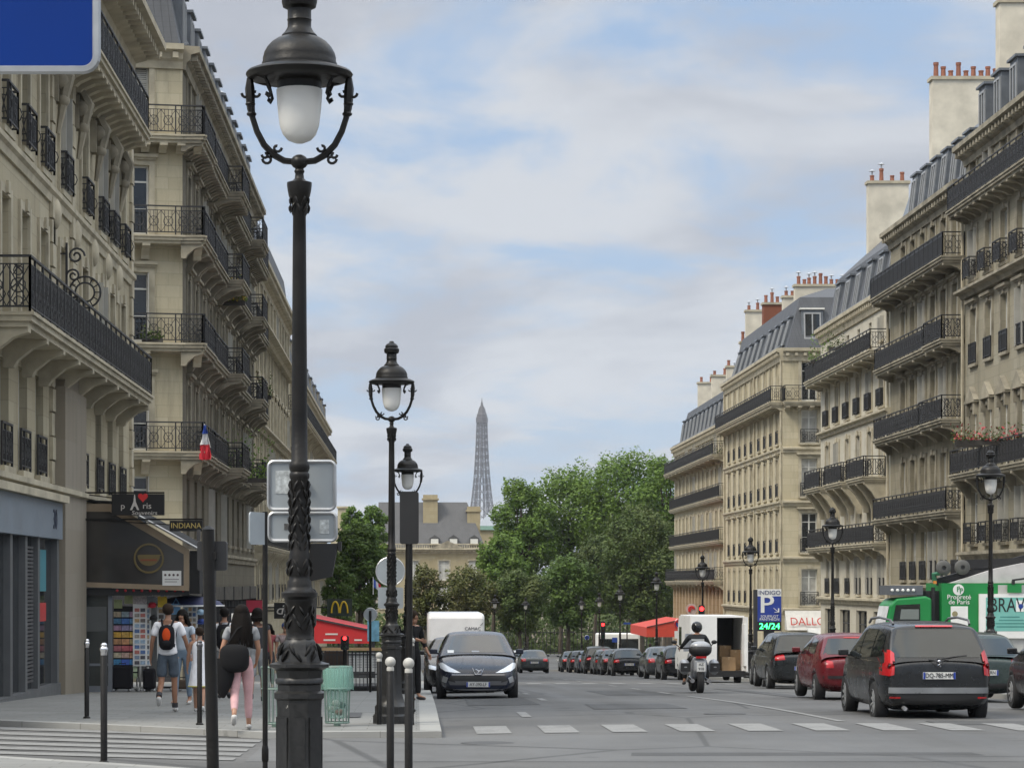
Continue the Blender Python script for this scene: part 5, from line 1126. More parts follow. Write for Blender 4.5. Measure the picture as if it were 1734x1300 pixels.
c.patch('badge_surround', [((-.10, .985), (-.17, 1.06)), ((0, .90), (0, 1.06)), ((.10, .985), (.17, 1.06))], 'rear', TRIMB, off=.012)
b = MB(); b.tube([(.02, -2.275, .93), (0, -2.28, 1.0), (-.03, -2.277, 1.03), (.03, -2.278, .985), (-.02, -2.278, .955)], .012, 6); b.ball((0, -2.28, 1.02), .025, 6); b.build('badge', CHROME, c.t, True)
b = MB(); b.tube([(.05, -2.235, 1.06), (.25, -2.20, 1.09), (.46, -2.18, 1.11)], .012, 5); b.build('wiper', TRIMB, c.t)
for sg in (-1, 1):
    b = MB(); b.tube([(sg*.62, -1.65, 1.60), (sg*.635, -1.5, 1.665), (sg*.65, -.6, 1.70), (sg*.65, .1, 1.67), (sg*.64, .35, 1.60)], .022, 6); b.build('roof_rail', plain('roof rail', (.10, .10, .105), .35, .5), c.t, True)
for sg in (-1, 1): c.both('reflector', rect(.62, .78, .42, .45), 'rear', REDLENS, off=.024) if sg > 0 else None
c.patch('lower_chrome_strip', [((-1.95, .985), (-1.95, 1.0)), ((1.1, .99), (1.1, 1.005))], 'left', CHROME, off=.012, nu=20, nv=1)
b = MB(); b.cyl((-.55, -2.15, .27), (-.55, -2.3, .26), .035, .035, 10); b.build('exhaust', ALU, c.t, True)
# --- dark blue hatchback facing the viewer
sp = spec(4.28, 1.82, 1.52, 2.61, .88, .318, .95, (1.18, 1.0), (.18, 1.44), (-1.35, 1.42), (-2.02, 1.0), [(-2.14, .92), (-1.7, .98), (0, .95), (1.0, .96), (1.3, .985), (1.75, .84), (2.0, .70), (2.14, .55)], nose=.83, hb=.88, ht=.66,
    side=[('f', W4(-.02, .85, .99, 1.0, 1.40, 1.14, -.02, .6)), ('r', W4(-.95, -.1, 1.0, .99, 1.38, 1.40, -.95, -.1))])
HX, HY = 1.36, 57.35
c = Car('parked_car', 'dark blue hatchback with wide grille parked facing the viewer at the left kerb', 'car', sp, (HX, HY, gz(HX, HY)), R(180), (.009, .013, .028)); c.glass(); c.mirrors(); c.seams([-.06, .98]); c.handles([.1, -.8])
c.both('headlight', [((.86, .74), (.86, .83)), ((.72, .66), (.78, .84)), ((.52, .63), (.60, .74)), ((.38, .63), (.40, .64))], 'front', LENSGLASS, off=.012, nu=4)
c.patch('grille', [((-.66, .46), (-.60, .57)), ((-.45, .40), (-.36, .57)), ((.45, .40), (.36, .57)), ((.66, .46), (.60, .57))], 'front', BLACK, off=.014, nu=6)
c.patch('chrome_strip', rect(-.58, .58, .578, .595), 'front', plain('dark chrome', (.2, .2, .21), .25, .8), off=.018, nu=10, nv=1); c.patch('lower_grille', [((-.62, .36), (-.66, .45)), ((.62, .36), (.66, .45))], 'front', plain('grille bars', (.085, .085, .09), .4), off=.018, nu=8); c.patch('bumper_lip', rect(-.72, .72, .24, .275), 'front', plain('lip', (.26, .26, .27), .35, .5), off=.012, nu=8)
c.both('fog_light', [((.70, .40), (.66, .52)), ((.80, .43), (.77, .56))], 'front', ALU, off=.016); c.plate('AY-390-LF', .375, False)
b = MB(); b.tube([(0.02, 2.155, .62), (-.01, 2.16, .68), (.05, 2.155, .70), (.09, 2.15, .66)], .014, 6); b.tube([(0.0, 2.16, .66), (-.07, 2.15, .70), (-.09, 2.15, .65)], .014, 6); b.tube([(-.13, 2.14, .735), (-.07, 2.15, .60), (.07, 2.15, .60), (.13, 2.14, .735)], .012, 6, ); b.build('badge', CHROME, c.t, True)
c.both('bonnet_crease', [((.30, 1.30), (.33, 1.30)), ((.36, 1.95), (.39, 1.95))], 'top', PAINT, off=.006, nu=8, nv=1)
for o in c.t.children:
    if o.name.startswith('bonnet'): o.color = (.009, .013, .028, 1)
c.patch('windscreen_sticker', rect(.52, .66, 1.04, 1.10), 'front', WHITE, off=.012, nu=2, nv=2); c.patch('dashboard_paper', rect(-.05, .12, 1.06, 1.09), 'front', plain('paper', (.35, .36, .38), .7), off=.012, nu=2, nv=1)
# --- red hatchback, rear three quarter
sp = spec(3.84, 1.66, 1.44, 2.44, .77, .295, .95, (1.12, .96), (.22, 1.38), (-1.25, 1.38), (-1.78, .95), [(-1.92, .86), (-1.6, .95), (0, .92), (.9, .93), (1.2, .95), (1.6, .80), (1.85, .62), (1.92, .52)], hb=.80, ht=.61,
    side=[('f', W4(-.1, .75, .97, .96, 1.34, 1.16, -.1, .45)), ('r', W4(-1.05, -.18, 1.0, .97, 1.27, 1.34, -.9, -.18))])
RX, RY = 9.15, 53.9
red = Car('red_car', 'dark red small hatchback ahead of the charcoal people carrier', 'car', sp, (RX, RY, gz(RX, RY)), 0, (.115, .008, .012)); red.glass(1.0); red.mirrors(); red.seams([-.14, .82]); red.handles([.05, -.85])
red.both('tail_light', [((.50, .72), (.52, .86)), ((.66, .72), (.64, .88))], 'rear', REDLENS, off=.012); red.patch('bumper_strip', rect(-.72, .72, .50, .56), 'rear', TRIMB, off=.02, nu=10); red.plate('CM-418-FT', .66); red.patch('third_brake_light', rect(-.2, .2, 1.33, 1.35), 'rear', REDLENS, off=.02)
# --- generic dark cars for the rows of parked ones
def generic(kind, label, loc, colour, rz=0, group=None, txt=None):
    if kind == 'hatch': sp = spec(4.1, 1.78, 1.48, 2.55, .85, .31, .95, (1.2, .97), (.2, 1.41), (-1.4, 1.40), (-1.95, .97), [(-2.05, .90), (-1.7, .97), (0, .95), (.9, .95), (1.25, .97), (1.7, .82), (1.98, .66), (2.05, .55)], side=[('f', W4(-.02, .8, .99, 1.0, 1.37, 1.16, -.02, .52)), ('r', W4(-1.0, -.1, 1.01, .99, 1.32, 1.37, -.95, -.1))])
    elif kind == 'saloon': sp = spec(4.65, 1.82, 1.46, 2.75, .9, .32, .95, (1.15, .97), (.1, 1.40), (-1.1, 1.40), (-1.85, 1.0), [(-2.325, .88), (-2.2, .99), (-1.8, 1.0), (0, .95), (.9, .95), (1.2, .97), (1.8, .84), (2.2, .70), (2.325, .58)], side=[('f', W4(-.02, .75, .99, 1.0, 1.36, 1.15, -.02, .45)), ('r', W4(-.95, -.1, 1.01, .99, 1.34, 1.36, -.85, -.1))])
    else: sp = spec(4.45, 1.86, 1.68, 2.66, .9, .35, 1.05, (1.3, 1.08), (.35, 1.62), (-1.65, 1.61), (-2.1, 1.10), [(-2.225, 1.0), (-1.9, 1.08), (0, 1.05), (1.0, 1.05), (1.35, 1.08), (1.85, .98), (2.15, .82), (2.225, .7)], side=[('f', W4(.05, .95, 1.1, 1.1, 1.56, 1.3, .05, .65)), ('r', W4(-1.0, -.02, 1.12, 1.1, 1.54, 1.56, -.95, -.02)), ('q', W4(-1.65, -1.08, 1.15, 1.12, 1.44, 1.52, -1.5, -1.08))])
    c = Car('parked_car', label, 'car', sp, loc, rz, colour, group); c.glass(); c.mirrors(); zt = sp['D'][1]
    c.both('tail_light', [((.52, zt-.20), (.54, zt-.05)), ((.80, zt-.22), (.78, zt-.02))], 'rear', REDLENS, off=.012); c.both('headlight', [((.78, .68), (.78, .78)), ((.45, .62), (.50, .72))], 'front', LENSGLASS, off=.012)
    c.patch('bumper_strip', rect(-.74, .74, .34, .44), 'rear', TRIMB, off=.014, nu=10); c.patch('grille', rect(-.4, .4, .40, .56), 'front', BLACK, off=.012, nu=6); c.plate(txt or 'BX-204-KD', .66 if kind != 'saloon' else .72); c.seams([-.06, .95]); return c
gp = 'dark cars parked along the right kerb'
on = lambda x, y: (x, y, gz(x, y))
hatch = generic('hatch', 'black hatchback last in the queue of parked cars, nearest the viewer', on(10.95, 131), (.008, .009, .010), 0, gp, 'AB-731-RN')
suv = generic('suv', 'dark crossover with sloping rear beyond the red hatchback, beside the white van', on(10.95, 73.2), (.012, .014, .015), 0, gp, 'CF-652-QB')
saloon = generic('saloon', 'small dark grey saloon driving away far down the street with lit tail lights', on(7.15, 154), (.035, .042, .045), 0, None, 'ER-117-VL')
black = (.007, .007, .008, 1); grey = (.05, .055, .06, 1); blueg = (.02, .03, .05, 1)
for src, x, y, colr, lab in ((saloon, 10.9, 137.5, black, 'dark saloon second in the far queue, partly behind the black hatchback'), (hatch, 10.9, 143.5, grey, 'grey hatchback third in the far queue of parked cars'), (suv, 10.8, 149.5, black, 'black crossover fourth in the far queue of parked cars'), (saloon, 10.8, 156, blueg, 'blue grey saloon fifth in the far queue of parked cars'), (hatch, 10.7, 163, black, 'black hatchback sixth in the far queue of parked cars'), (saloon, 10.6, 170, black, 'dark saloon at the far head of the queue of parked cars'),
        (hatch, 11.0, 105, black, 'dark hatchback just left of the motorcycle rider'), (saloon, 10.9, 111.5, grey, 'grey saloon left of the motorcycle, ahead of a dark hatchback'), (saloon, 11.6, 79, black, 'dark saloon ahead of the crossover, almost hidden by it'), (hatch, 11.55, 53.0, (.03, .045, .043, 1), 'dark green hatchback glimpsed behind the charcoal people carrier'),
        (hatch, 11.65, 44.3, black, 'black hatchback cut off by the right edge of the picture')):
    copy_tree(src.t, on(x, y), 0, lab, gp, colr)
copy_tree(saloon.t, on(1.10, 66), R(180), 'dark saloon parked behind the dark blue hatchback', None, black)['group'] = 'dark cars parked along the left kerb'
copy_tree(hatch.t, on(6.75, 166), 0, 'white van-like hatchback ahead of the far grey saloon', 'cars moving down the street', (.55, .55, .53, 1))
# --- white panel van with one rear door open
VX, VY = 10.95, 94.0; t = thing('white_van', 'white panel van with its right rear door open and boxes inside', 'van', on(VX, VY)); VW = plain('white van paint', (.74, .74, .73), .35, 0, .06, 2)
b = MB(); w, z0, z1, yr, yf = .98, .42, 2.52, -2.7, 1.55
side = lambda x, th: b.prism([(yr, z0), (2.65, z0), (2.72, .95), (2.1, 1.22), (1.55, 2.2), (1.2, z1-.06), (yr, z1)], 'x', x, x+th)
side(-w, .05); side(w-.05, .05); b.box(-w+.05, w-.05, yr+.02, 1.2, z1-.07, z1-.01); b.box(-w+.05, w-.05, yr, 2.6, z0, z0+.08); b.add([(-w+.05, 1.2, z1-.06), (w-.05, 1.2, z1-.06), (w-.05, 2.1, 1.22), (-w+.05, 2.1, 1.22)], [(0, 1, 2, 3)]); b.add([(-w+.05, 2.1, 1.22), (w-.05, 2.1, 1.22), (w-.05, 2.72, .95), (-w+.05, 2.72, .95)], [(0, 1, 2, 3)]); b.box(-w+.05, w-.05, 2.66, 2.73, z0, .95); b.box(-w+.05, w-.05, .2, .25, z0+.08, z1-.07)
b.build('body', VW, t)
b = MB(); b.box(-w+.03, -.02, yr-.05, yr-.003, z0+.1, z1-.04); b.build('rear_door', VW, t); b = MB(); b.box(w-.03, w+.02, yr-.86, yr-.01, z0+.1, z1-.04); b.box(w-.10, w-.031, yr-.80, yr-.1, z0+.3, z1-.3); b.build('open_rear_door', VW, t)
b = MB(); b.box(-w-.03, w+.03, yr-.12, yr-.055, .30, .52); b.build('rear_bumper', TRIMB, t); b = MB(); b.quad((-w+.055, yr+2.8, z0+.09), (w-.055, yr+2.8, z0+.09), (w-.055, yr+2.8, z1-.08), (-w+.055, yr+2.8, z1-.08)); b.build('bulkhead', plain('dark load lining', (.03, .03, .03), .8), t)
b = MB(); b.box(-w-.005, -w-.001, .35, 1.25, 1.35, 2.05); b.build('side_window', CARGLASS, t)
for s in (-1, 1):
    for y in (-1.6, 1.75): wheel(t, s*.87, y, .34, .22)
for s in (-1, 1): b = MB(); b.box(s*.93-.05, s*.93+.05, yr-.055, yr-.04, .75, 1.15); b.build('tail_light', REDLENS, t)
CARD = plain('cardboard', (.26, .17, .09), .85, 0, .12, 4)
for i, (x, y, z, dx, dy, dz) in enumerate(((.45, -2.2, .51, .5, .45, .5), (.75, -1.8, .51, .4, .5, .75), (.4, -1.6, .51, .42, .4, .9))):
    q = thing('cardboard_box', ('open low cardboard box just inside the van door', 'tall cardboard box against the right wall of the van', 'cardboard box deepest inside the white van')[i], 'box', (VX+x, VY+y, gz(VX, VY)+z)); b = MB(); b.box(-dx/2, dx/2, -dy/2, dy/2, 0, dz); b.build('carton', CARD, q); b = MB(); b.box(-.03, .03, -dy/2-.003, dy/2+.003, dz-.1, dz+.004); b.build('tape', plain('tape', (.34, .25, .15), .4), q)
# --- white box truck with an overhanging front
TX, TY = 1.45, 92.0; t = thing('box_truck', 'white box truck with rounded overhang above its dark cab, parked facing the viewer', 'truck', on(TX, TY)); b = MB()
b.prism([(-.0, 1.55), (.06, 1.42), (.22, 1.30), (.5, 1.25), (5.2, 1.25), (5.2, 2.55), (.25, 2.55), (.06, 2.48), (0, 2.35)], 'x', -1.05, 1.05); o = b.build('luton_box', VW, t); m = o.modifiers.new('bevel', 'BEVEL'); m.width = .14; m.segments = 4; m.limit_method = 'ANGLE'
b = MB(); b.prism([(.35, .45), (.35, .85), (.9, .95), (1.05, 1.248), (5.1, 1.248), (5.1, .45)], 'x', -.92, .92); b.build('cab', DARK, t); b = MB(); b.quad((-.85, .89, .97), (.85, .89, .97), (.8, 1.03, 1.24), (-.8, 1.03, 1.24)); b.build('windscreen', CARGLASS, t)
for s in (-1, 1):
    for y in (.95, 4.2): wheel(t, s*.82, y, .33, .2)
    b = MB(); b.box(s*.72-.13, s*.72+.13, .33, .348, .7, .88); b.build('headlight', LENSGLASS, t)
text('CAMAC', .17, plain('grey lettering', (.10, .10, .11), .6, 0, 0), t, (.62, -.012, 1.98)); b = MB(); b.bar((.9, -.006, 2.1), (1.0, -.006, 2.2), .02); b.build('logo_stroke', plain('grey lettering', (.1, .1, .11)), t)
# --- green cleaning truck standing across the side street
GX, GY = 13.0, 70.0; g0 = gslope(GY)+.12; t = thing('recycling_truck', 'green city cleaning truck with crane arm and teal poster, side on at the right', 'truck', (GX, GY, g0)); GREEN = plain('municipal green', (.008, .20, .045), .4, 0, .08, 2); q = lambda p: atx(p, GY)-GX; zq = lambda y: atz(y, GY)-g0
b = MB(); b.prism([(q(1500), .55), (q(1500), zq(1062)), (q(1508), zq(1024)), (q(1519), zq(1013)), (q(1568), zq(1009)), (q(1578), zq(1013)), (q(1578), .55)], 'y', .01, 1.75); o = b.build('cab', GREEN, t); m = o.modifiers.new('bevel', 'BEVEL'); m.width = .05; m.segments = 2; m.limit_method = 'ANGLE'
b = MB(); b.prism([(q(1511), zq(1055)), (q(1517), zq(1024)), (q(1558), zq(1022)), (q(1558), zq(1055))], 'y', -.002, .008); b.build('side_window', CARGLASS, t); b = MB(); b.prism([(q(1524), zq(1048)), (q(1526), zq(1031)), (q(1556), zq(1031)), (q(1556), zq(1048))], 'y', -.005, -.003); b.build('window_screen', plain('pale seat behind glass', (.16, .18, .17), .3), t)
b = MB(); b.quad((q(1500)-.02, .12, zq(1062)), (q(1508)-.02, .12, zq(1026)), (q(1508)-.02, 1.62, zq(1026)), (q(1500)-.02, 1.62, zq(1062))); b.build('windscreen', LENSGLASS, t)
b = MB(); b.box(q(1508), q(1564), .1, 1.7, zq(1007), zq(991)); b.build('light_bar', plain('grey light bar', (.10, .11, .125), .5), t)
for i in range(5): b = MB(); b.ball((q(1512+i*9), .09, zq(999)), .045, 6); b.build('marker_lamp', WHITE, t)
b = MB(); b.box(q(1572), q(1594), .3, 1.6, .5, zq(1000)); b.box(q(1580), q(1586), .2, .29, .4, zq(994)); b.build('crane_column', BLACK, t)
b = MB(); b.bar((q(1593), .6, zq(985)), (q(1770), .6, zq(938)), .22, .2); b.bar((q(1640), .6, zq(955)), (q(1770), .6, zq(950)), .3, .25); b.bar((q(1600), .5, zq(984)), (q(1690), .5, zq(962)), .06); b.build('crane_arm', BLACK, t)
for px, yy in ((1602, 961), (1634, 960)):
    b = MB(); b.M = Matrix.Translation((q(px), .35, zq(yy))) @ Matrix.Rotation(R(90), 4, 'X'); b.lathe([(.06, -.08), (.17, -.08), (.21, -.05), (.21, .05), (.17, .08), (.06, .08)], 20, cap=False); b.lathe([(.001, .02), (.1, .02)], 12, cap=False); b.build('hose_reel', plain('grey reel', (.085, .085, .08), .6), t, True)
b = MB(); b.tube([(q(1588), .4, zq(984)), (q(1586), .4, zq(972)), (q(1596), .35, zq(970))], .07, 6); b.build('green_joint', plain('dark green joint', (.02, .12, .06), .5), t, True)
b = MB(); b.box(q(1583), q(1588), .15, .25, zq(988), zq(983)); b.build('beacon', AMBER, t)
b = MB(); b.box(q(1595), q(1830), .01, 2.2, .75, zq(987)); b.build('container', GREEN, t)
b = MB(); b.box(q(1690), q(1830), -.005, .01, .8, zq(990)); b.build('grey_panel', plain('pale panel', (.42, .42, .40), .6), t)
b = MB(); b.prism([(q(1612), zq(986.7)), (q(1830), zq(986.7)), (q(1830), zq(940)), (q(1735), zq(953)), (q(1690), zq(962))], 'y', .2, 2.0); b.build('white_lid', plain('pale tarpaulin', (.50, .48, .48), .7), t)
b = MB(); b.box(q(1657), q(1800), -.10, -.006, zq(1080), zq(1005)); b.build('poster_frame', WHITE, t); b = MB(); b.box(q(1668), q(1795), -.104, -.1005, zq(1068), zq(1011)); po = b.build('poster', plain('teal poster print', (.16, .42, .37), .6, 0, .05), t)
text('BRAV', .56, LETTER, po, (q(1704), -.108, zq(1025)), sx=.72); b = MB(); b.box(q(1719), q(1732), -.112, -.1045, zq(1035), zq(1016)); b.build('poster_photo', WHITE, po); b = MB(); b.M = Matrix.Translation((q(1727), -.113, zq(1026))); b.ball((0, 0, 0), .07, 8, (1, .05, 1)); b.build('poster_emblem', BLUE, po)
b = MB()
for k, (a, c_) in enumerate(((1692, 1725), (1690, 1732), (1684, 1734), (1686, 1734))): b.box(q(a), q(c_), -.1065, -.1042, zq(1044+k*5.5)-.02, zq(1044+k*5.5)+.018)
b.build('poster_small_print', plain('dim print', (.06, .22, .2), .6), po)
b = MB(); b.box(q(1610), q(1639), -.004, .009, zq(1060), zq(1026)); b.build('white_notice', WHITE, t); b = MB(); b.M = Matrix.Translation((q(1617), -.006, zq(1039))); b.ball((0, 0, 0), .08, 8, (1, .05, 1)); b.build('notice_emblem', plain('olive emblem', (.25, .22, .12)), t)
b = MB(); b.M = Matrix.Translation((q(1623), .006, zq(998))) @ Matrix.Rotation(R(90), 4, 'X')
b.lathe([(.001, .012), (.155, .012)], 20, cap=False); b.build('round_emblem', WHITE, t); b = MB(); zc = zq(998)
for dx, dz in ((-.03, .03), (.05, -.02)): b.tube([(q(1623)+dx, -.009, zc+dz-.09), (q(1623)+dx, -.009, zc+dz+.05), (q(1623)+dx+.05, -.009, zc+dz+.06), (q(1623)+dx+.07, -.009, zc+dz+.01), (q(1623)+dx+.02, -.009, zc+dz-.01)], .014, 5)
b.build('emblem_strokes', GREEN, t)
text('Propreté', .185, WHITE, t, (q(1624), -.002, zq(1010.5))); text('de Paris', .185, WHITE, t, (q(1624), -.002, zq(1019)))
b = MB(); b.box(q(1704), q(1728), -.14, -.11, zq(1003), zq(989)); b.build('green_tag', GREEN, t); b = MB(); b.bar((q(1712), -.12, zq(982)), (q(1760), -.12, zq(976)), .05); b.bar((q(1714), -.12, zq(983)), (q(1714), -.12, zq(989)), .08); b.build('tag_arm', BLACK, t)
for x, r_ in ((q(1510), .42), (q(1690), .45), (q(1760), .45)): b = MB(); b.M = Matrix.Translation((x, .3, r_)) @ Matrix.Rotation(R(90), 4, 'X'); b.lathe([(.1, -.14), (r_*.9, -.14), (r_, -.1), (r_, .1), (r_*.9, .14), (.1, .14)], 20); b.build('wheel', RUBBER, t, True)
b = MB(); b.box(q(1490), q(1830), .5, 1.8, .45, .745); b.build('chassis', BLACK, t)
# --- far bus
t = thing('minibus', 'white minibus crossing far ahead beyond the parked cars', 'minibus', on(18.2, 226)); b = MB(); b.box(-1.95, 1.95, 0, 2.0, .4, 2.6); o = b.build('body', WHITE, t); m = o.modifiers.new('bevel', 'BEVEL'); m.width = .15; m.segments = 3
b = MB(); b.box(-1.8, -.1, -.01, -.002, 1.2, 2.1); b.box(.1, 1.8, -.01, -.002, 1.2, 2.1); b.build('side_window', CARGLASS, t); b = MB(); b.box(-1.9, 1.9, -.012, -.003, .62, .95); b.build('green_band', plain('bus green', (.10, .30, .20), .4), t)
for x in (-1.2, 1.2): b = MB(); b.M = Matrix.Translation((x, .1, .45)) @ Matrix.Rotation(R(90), 4, 'X'); b.lathe([(.1, -.13), (.45, -.13), (.45, .13), (.1, .13)], 16); b.build('wheel', RUBBER, t)
# --- touring motorcycle
MX, MY = 6.95, 62.3; t = thing('motorcycle', 'large silver touring motorcycle with panniers and top case, seen from behind', 'motorcycle', on(MX, MY)); SIL = plain('silver motorcycle plastic', (.34, .35, .37), .3, .2, .08)
for y, nm in ((-.78, 'rear'), (.82, 'front')):
    b = MB(); b.M = Matrix.Translation((0, y, .31)) @ Matrix.Rotation(R(90), 4, 'Y'); b.lathe([(.19, -.08), (.26, -.085), (.31, -.05), (.315, 0), (.31, .05), (.26, .085), (.19, .08)], 22, cap=False); b.lathe([(.001, 0), (.2, 0)], 12, cap=False); b.build('wheel', RUBBER, t, True)
b = MB(); b.prism([(-.95, .55), (-.9, .85), (-.55, .9), (-.1, .80), (.25, .95), (.55, 1.0), (.75, .8), (.6, .45), (-.2, .3), (-.7, .38)], 'x', -.16, .16); o = b.build('body', SIL, t); m = o.modifiers.new('bevel', 'BEVEL'); m.width = .07; m.segments = 3
for s in (-1, 1):
    b = MB(); b.ball((s*.36, -.62, .66), .2, 10, (.72, 1.45, .95)); b.build('pannier', SIL, t, True); b = MB(); b.box(s*.36-.12, s*.36+.12, -.9, -.86, .55, .76); b.build('pannier_trim', BLACK, t)
    b = MB(); b.cyl((s*.20, -.95, .33), (s*.17, .0, .38), .055, .04, 10); b.build('silencer', CHROME, t, True); b = MB(); b.bar((0, .45, 1.1), (s*.42, .30, 1.08), .035); b.bar((s*.36, .45, 1.1), (s*.5, .5, 1.22), .02); b.ball((s*.5, .48, 1.24), .075, 6, (1, .5, .7)); b.build('mirror', BLACK, t, True)
b = MB(); b.ball((0, -.86, 1.07), .27, 12, (1.05, .80, .66)); b.build('top_case', BLACK, t, True); b = MB(); b.ball((0, -.84, 1.16), .25, 12, (1.05, .8, .55)); b.build('top_case_lid', SIL, t, True); b = MB(); b.box(-.13, .13, -1.09, -1.07, .88, .93); b.build('tail_light', REDLENS, t)
b = MB(); b.box(-.105, .105, -1.08, -1.065, .56, .78); o = b.build('number_plate', PLATE, t); text('AZ', .09, LETTER, o, (0, -1.084, .73)); text('918', .09, LETTER, o, (0, -1.084, .62))
b = MB(); b.add([(-.25, .72, 1.0), (.25, .72, 1.0), (.22, .48, 1.45), (-.22, .48, 1.45)], [(0, 1, 2, 3)]); b.build('windshield', LENSGLASS, t); b = MB(); b.cyl((0, .82, .31), (0, .55, 1.05), .06, .05, 8); b.build('fork', BLACK, t, True); b = MB(); b.ball((0, -.25, .86), .25, 8, (.75, 1.6, .35)); b.build('saddle', BLACK, t, True)
BIKE = (MX, MY)
# ------------------------------------------------------------------ people: one skinned body each, clothes and hair as children
SKIN = plain('skin', (.36, .19, .12), .5, 0, .08, 8); SKIN2 = plain('tanned skin', (.27, .135, .08), .5, 0, .08, 8)
def skin(name, verts, edges, radii, mat_, parent, sub=2, flat=None, root=0):
    me = bpy.data.meshes.new('s'); me.from_pydata(verts, edges, []); o = bpy.data.objects.new('s', me); COL.objects.link(o)
    m = o.modifiers.new('k', 'SKIN'); m.use_smooth_shade = True; m.branch_smoothing = .3
    for i, r in enumerate(radii): d = me.skin_vertices[0].data[i]; d.radius = (r, r); d.use_root = (i == root); d.use_loose = False
    m2 = o.modifiers.new('u', 'SUBSURF'); m2.levels = m2.render_levels = sub
    res = evaluated(o); bpy.data.objects.remove(o)
    if flat:
        for v in res.vertices: flat(v)
    res.materials.clear(); res.materials.append(mat_); res.name = name; return link(name, res, parent)
def person(label, loc, rz, pose, wear, H=1.75, tan=SKIN, name='person', cat='person', feet=True):
    """local axes: +y is where the person faces; +x is the person's right"""
    t = thing(name, label, cat, loc, rz); k = H/1.75; V = Vector
    p = dict(lean=0.0, hipL=(0, 0), hipR=(0, 0), kneeL=0, kneeR=0, shL=(8, 0), shR=(8, 0), elL=15, elR=15, drop=0.0, head=0)
    p.update(pose)
    def leg(side):
        s = -1 if side == 'L' else 1; sw, out = p['hip'+side]; kn = p['knee'+side]
        hip = V((s*.085, 0, .90)); a = R(sw); d = V((s*math.sin(R(out)), math.sin(a), -math.cos(a))); knee = hip+d*.43
        b_ = a-R(kn); d2 = V((s*math.sin(R(out))*.3, math.sin(b_), -math.cos(b_))); an = knee+d2*.42
        f = p.get('foot'+side, 0); fa = R(f); fd = V((s*.06, math.cos(fa), math.sin(fa))); heel = an+V((0, -.03*math.cos(fa), -.045)); toe = an+fd*.17+V((0, 0, -.05*math.cos(fa)))
        return hip, knee, an, heel, toe
    lean = R(p['lean']); T = lambda x, y, z: V((x, y*math.cos(lean)+(z-.95)*math.sin(lean), .95+(z-.95)*math.cos(lean)-y*math.sin(lean)))
    def arm(side):
        s = -1 if side == 'L' else 1; out, fw = p['sh'+side]; el = p['el'+side]; sh = T(s*.185, 0, 1.42); o_, f_ = R(out), R(fw)
        d = V((s*math.sin(o_), math.cos(o_)*math.sin(f_), -math.cos(o_)*math.cos(f_))).normalized(); e = sh+d*.29
        ax = V((s*math.sin(o_*.4), 0, -math.cos(o_*.4))); g_ = f_+R(el); d2 = V((s*math.sin(o_)*.5+p.get('in'+side, 0)*-s, math.sin(g_), -math.cos(g_))).normalized(); w = e+d2*.25
        return sh, e, w, d2
    vs = []; ed = []; rd = []
    def add(v, r, par=None):
        vs.append(v*k); rd.append(r*k); 
        if par is not None: ed.append((par, len(vs)-1))
        return len(vs)-1
    pel = add(T(0, 0, .97), .125); sp1 = add(T(0, 0, 1.12), .115, pel); ch = add(T(0, 0, 1.28), .135, sp1); up = add(T(0, 0, 1.42), .10, ch); nk = add(T(0, .005, 1.50), .052, up)
    hy = math.sin(R(p['head']))*.03; h0 = add(T(hy*.3, .03, 1.575), .068, nk); h1 = add(T(hy, .035, 1.645), .088, h0); h2 = add(T(hy, .02, 1.70), .075, h1)
    J = {}
    for s in 'LR':
        hip, kn, an, heel, toe = leg(s); J['leg'+s] = (hip, kn, an, heel, toe)
        a = add(hip, .088, pel); b1 = add((hip+kn)/2, .075, a); b2 = add(kn, .053, b1); b3 = add(kn*.62+an*.38+V((0, -.012, 0)), .054, b2); b4 = add(an, .036, b3); add(toe, .028, b4)
        sh, e, w, d2 = arm(s); J['arm'+s] = (sh, e, w, d2)
        a = add(sh, .058, up); b1 = add((sh+e)/2, .046, a); b2 = add(e, .038, b1); b3 = add(e*.55+w*.45, .036, b2); b4 = add(w, .025, b3)
        n1 = d2.cross(V((1, 0, 0)) if abs(d2.x) < .8 else V((0, 1, 0))).normalized(); sgn = -1 if s == 'L' else 1
        pm = add(w+d2*.06, .026, b4)
        for q, ln in ((-.024, .075), (-.008, .085), (.008, .08), (.024, .062)):
            f1 = add(w+d2*.085+n1*q*1.15, .0095, pm); f2 = add(w+d2*(.085+ln*.55)+n1*q*1.3-V((sgn*.012, 0, 0)), .0085, f1); add(w+d2*(.085+ln)+n1*q*1.2-V((sgn*.03, 0, 0)), .007, f2)
        th = add(w+d2*.05-n1*.035, .010, pm); add(w+d2*.085-n1*.05-V((sgn*.012, 0, 0)), .009, th)
    def flat(v):
        z = v.co.z/k
        if .86 < z < 1.47 and abs(v.co.x) < .2*k:
            ly = math.tan(lean)*(z-.95)*k; v.co.y = ly+(v.co.y-ly)*.74
        if z > 1.52: v.co.x = hy*k+(v.co.x-hy*k)*.90
    # face: nose and chin ridge as extra verts on the head
    nz = add(T(hy*1.6, .125, 1.625), .014, h1); cn = add(T(hy*1.4, .095, 1.565), .03, h0)
    skin('body', vs, ed, rd, tan, t, 2, flat)
    # eyes, mouth and ears as small shapes pressed on the head
    b = MB()
    for s in (-1, 1): b.ball(T(hy*1.5+s*.030, .108, 1.655)*k, .009*k, 6)
    b.build('eyes', BLACK, t); b = MB(); b.ball(T(hy*1.5, .113, 1.595)*k, .02*k, 6, (1, .3, .28)); b.build('mouth', plain('lips', (.30, .09, .08), .5), t); b = MB()
    for s in (-1, 1): b.ball(T(hy+s*.082, .02, 1.64)*k, .03*k, 6, (.35, .7, 1.1))
    b.build('ears', tan, t, True)
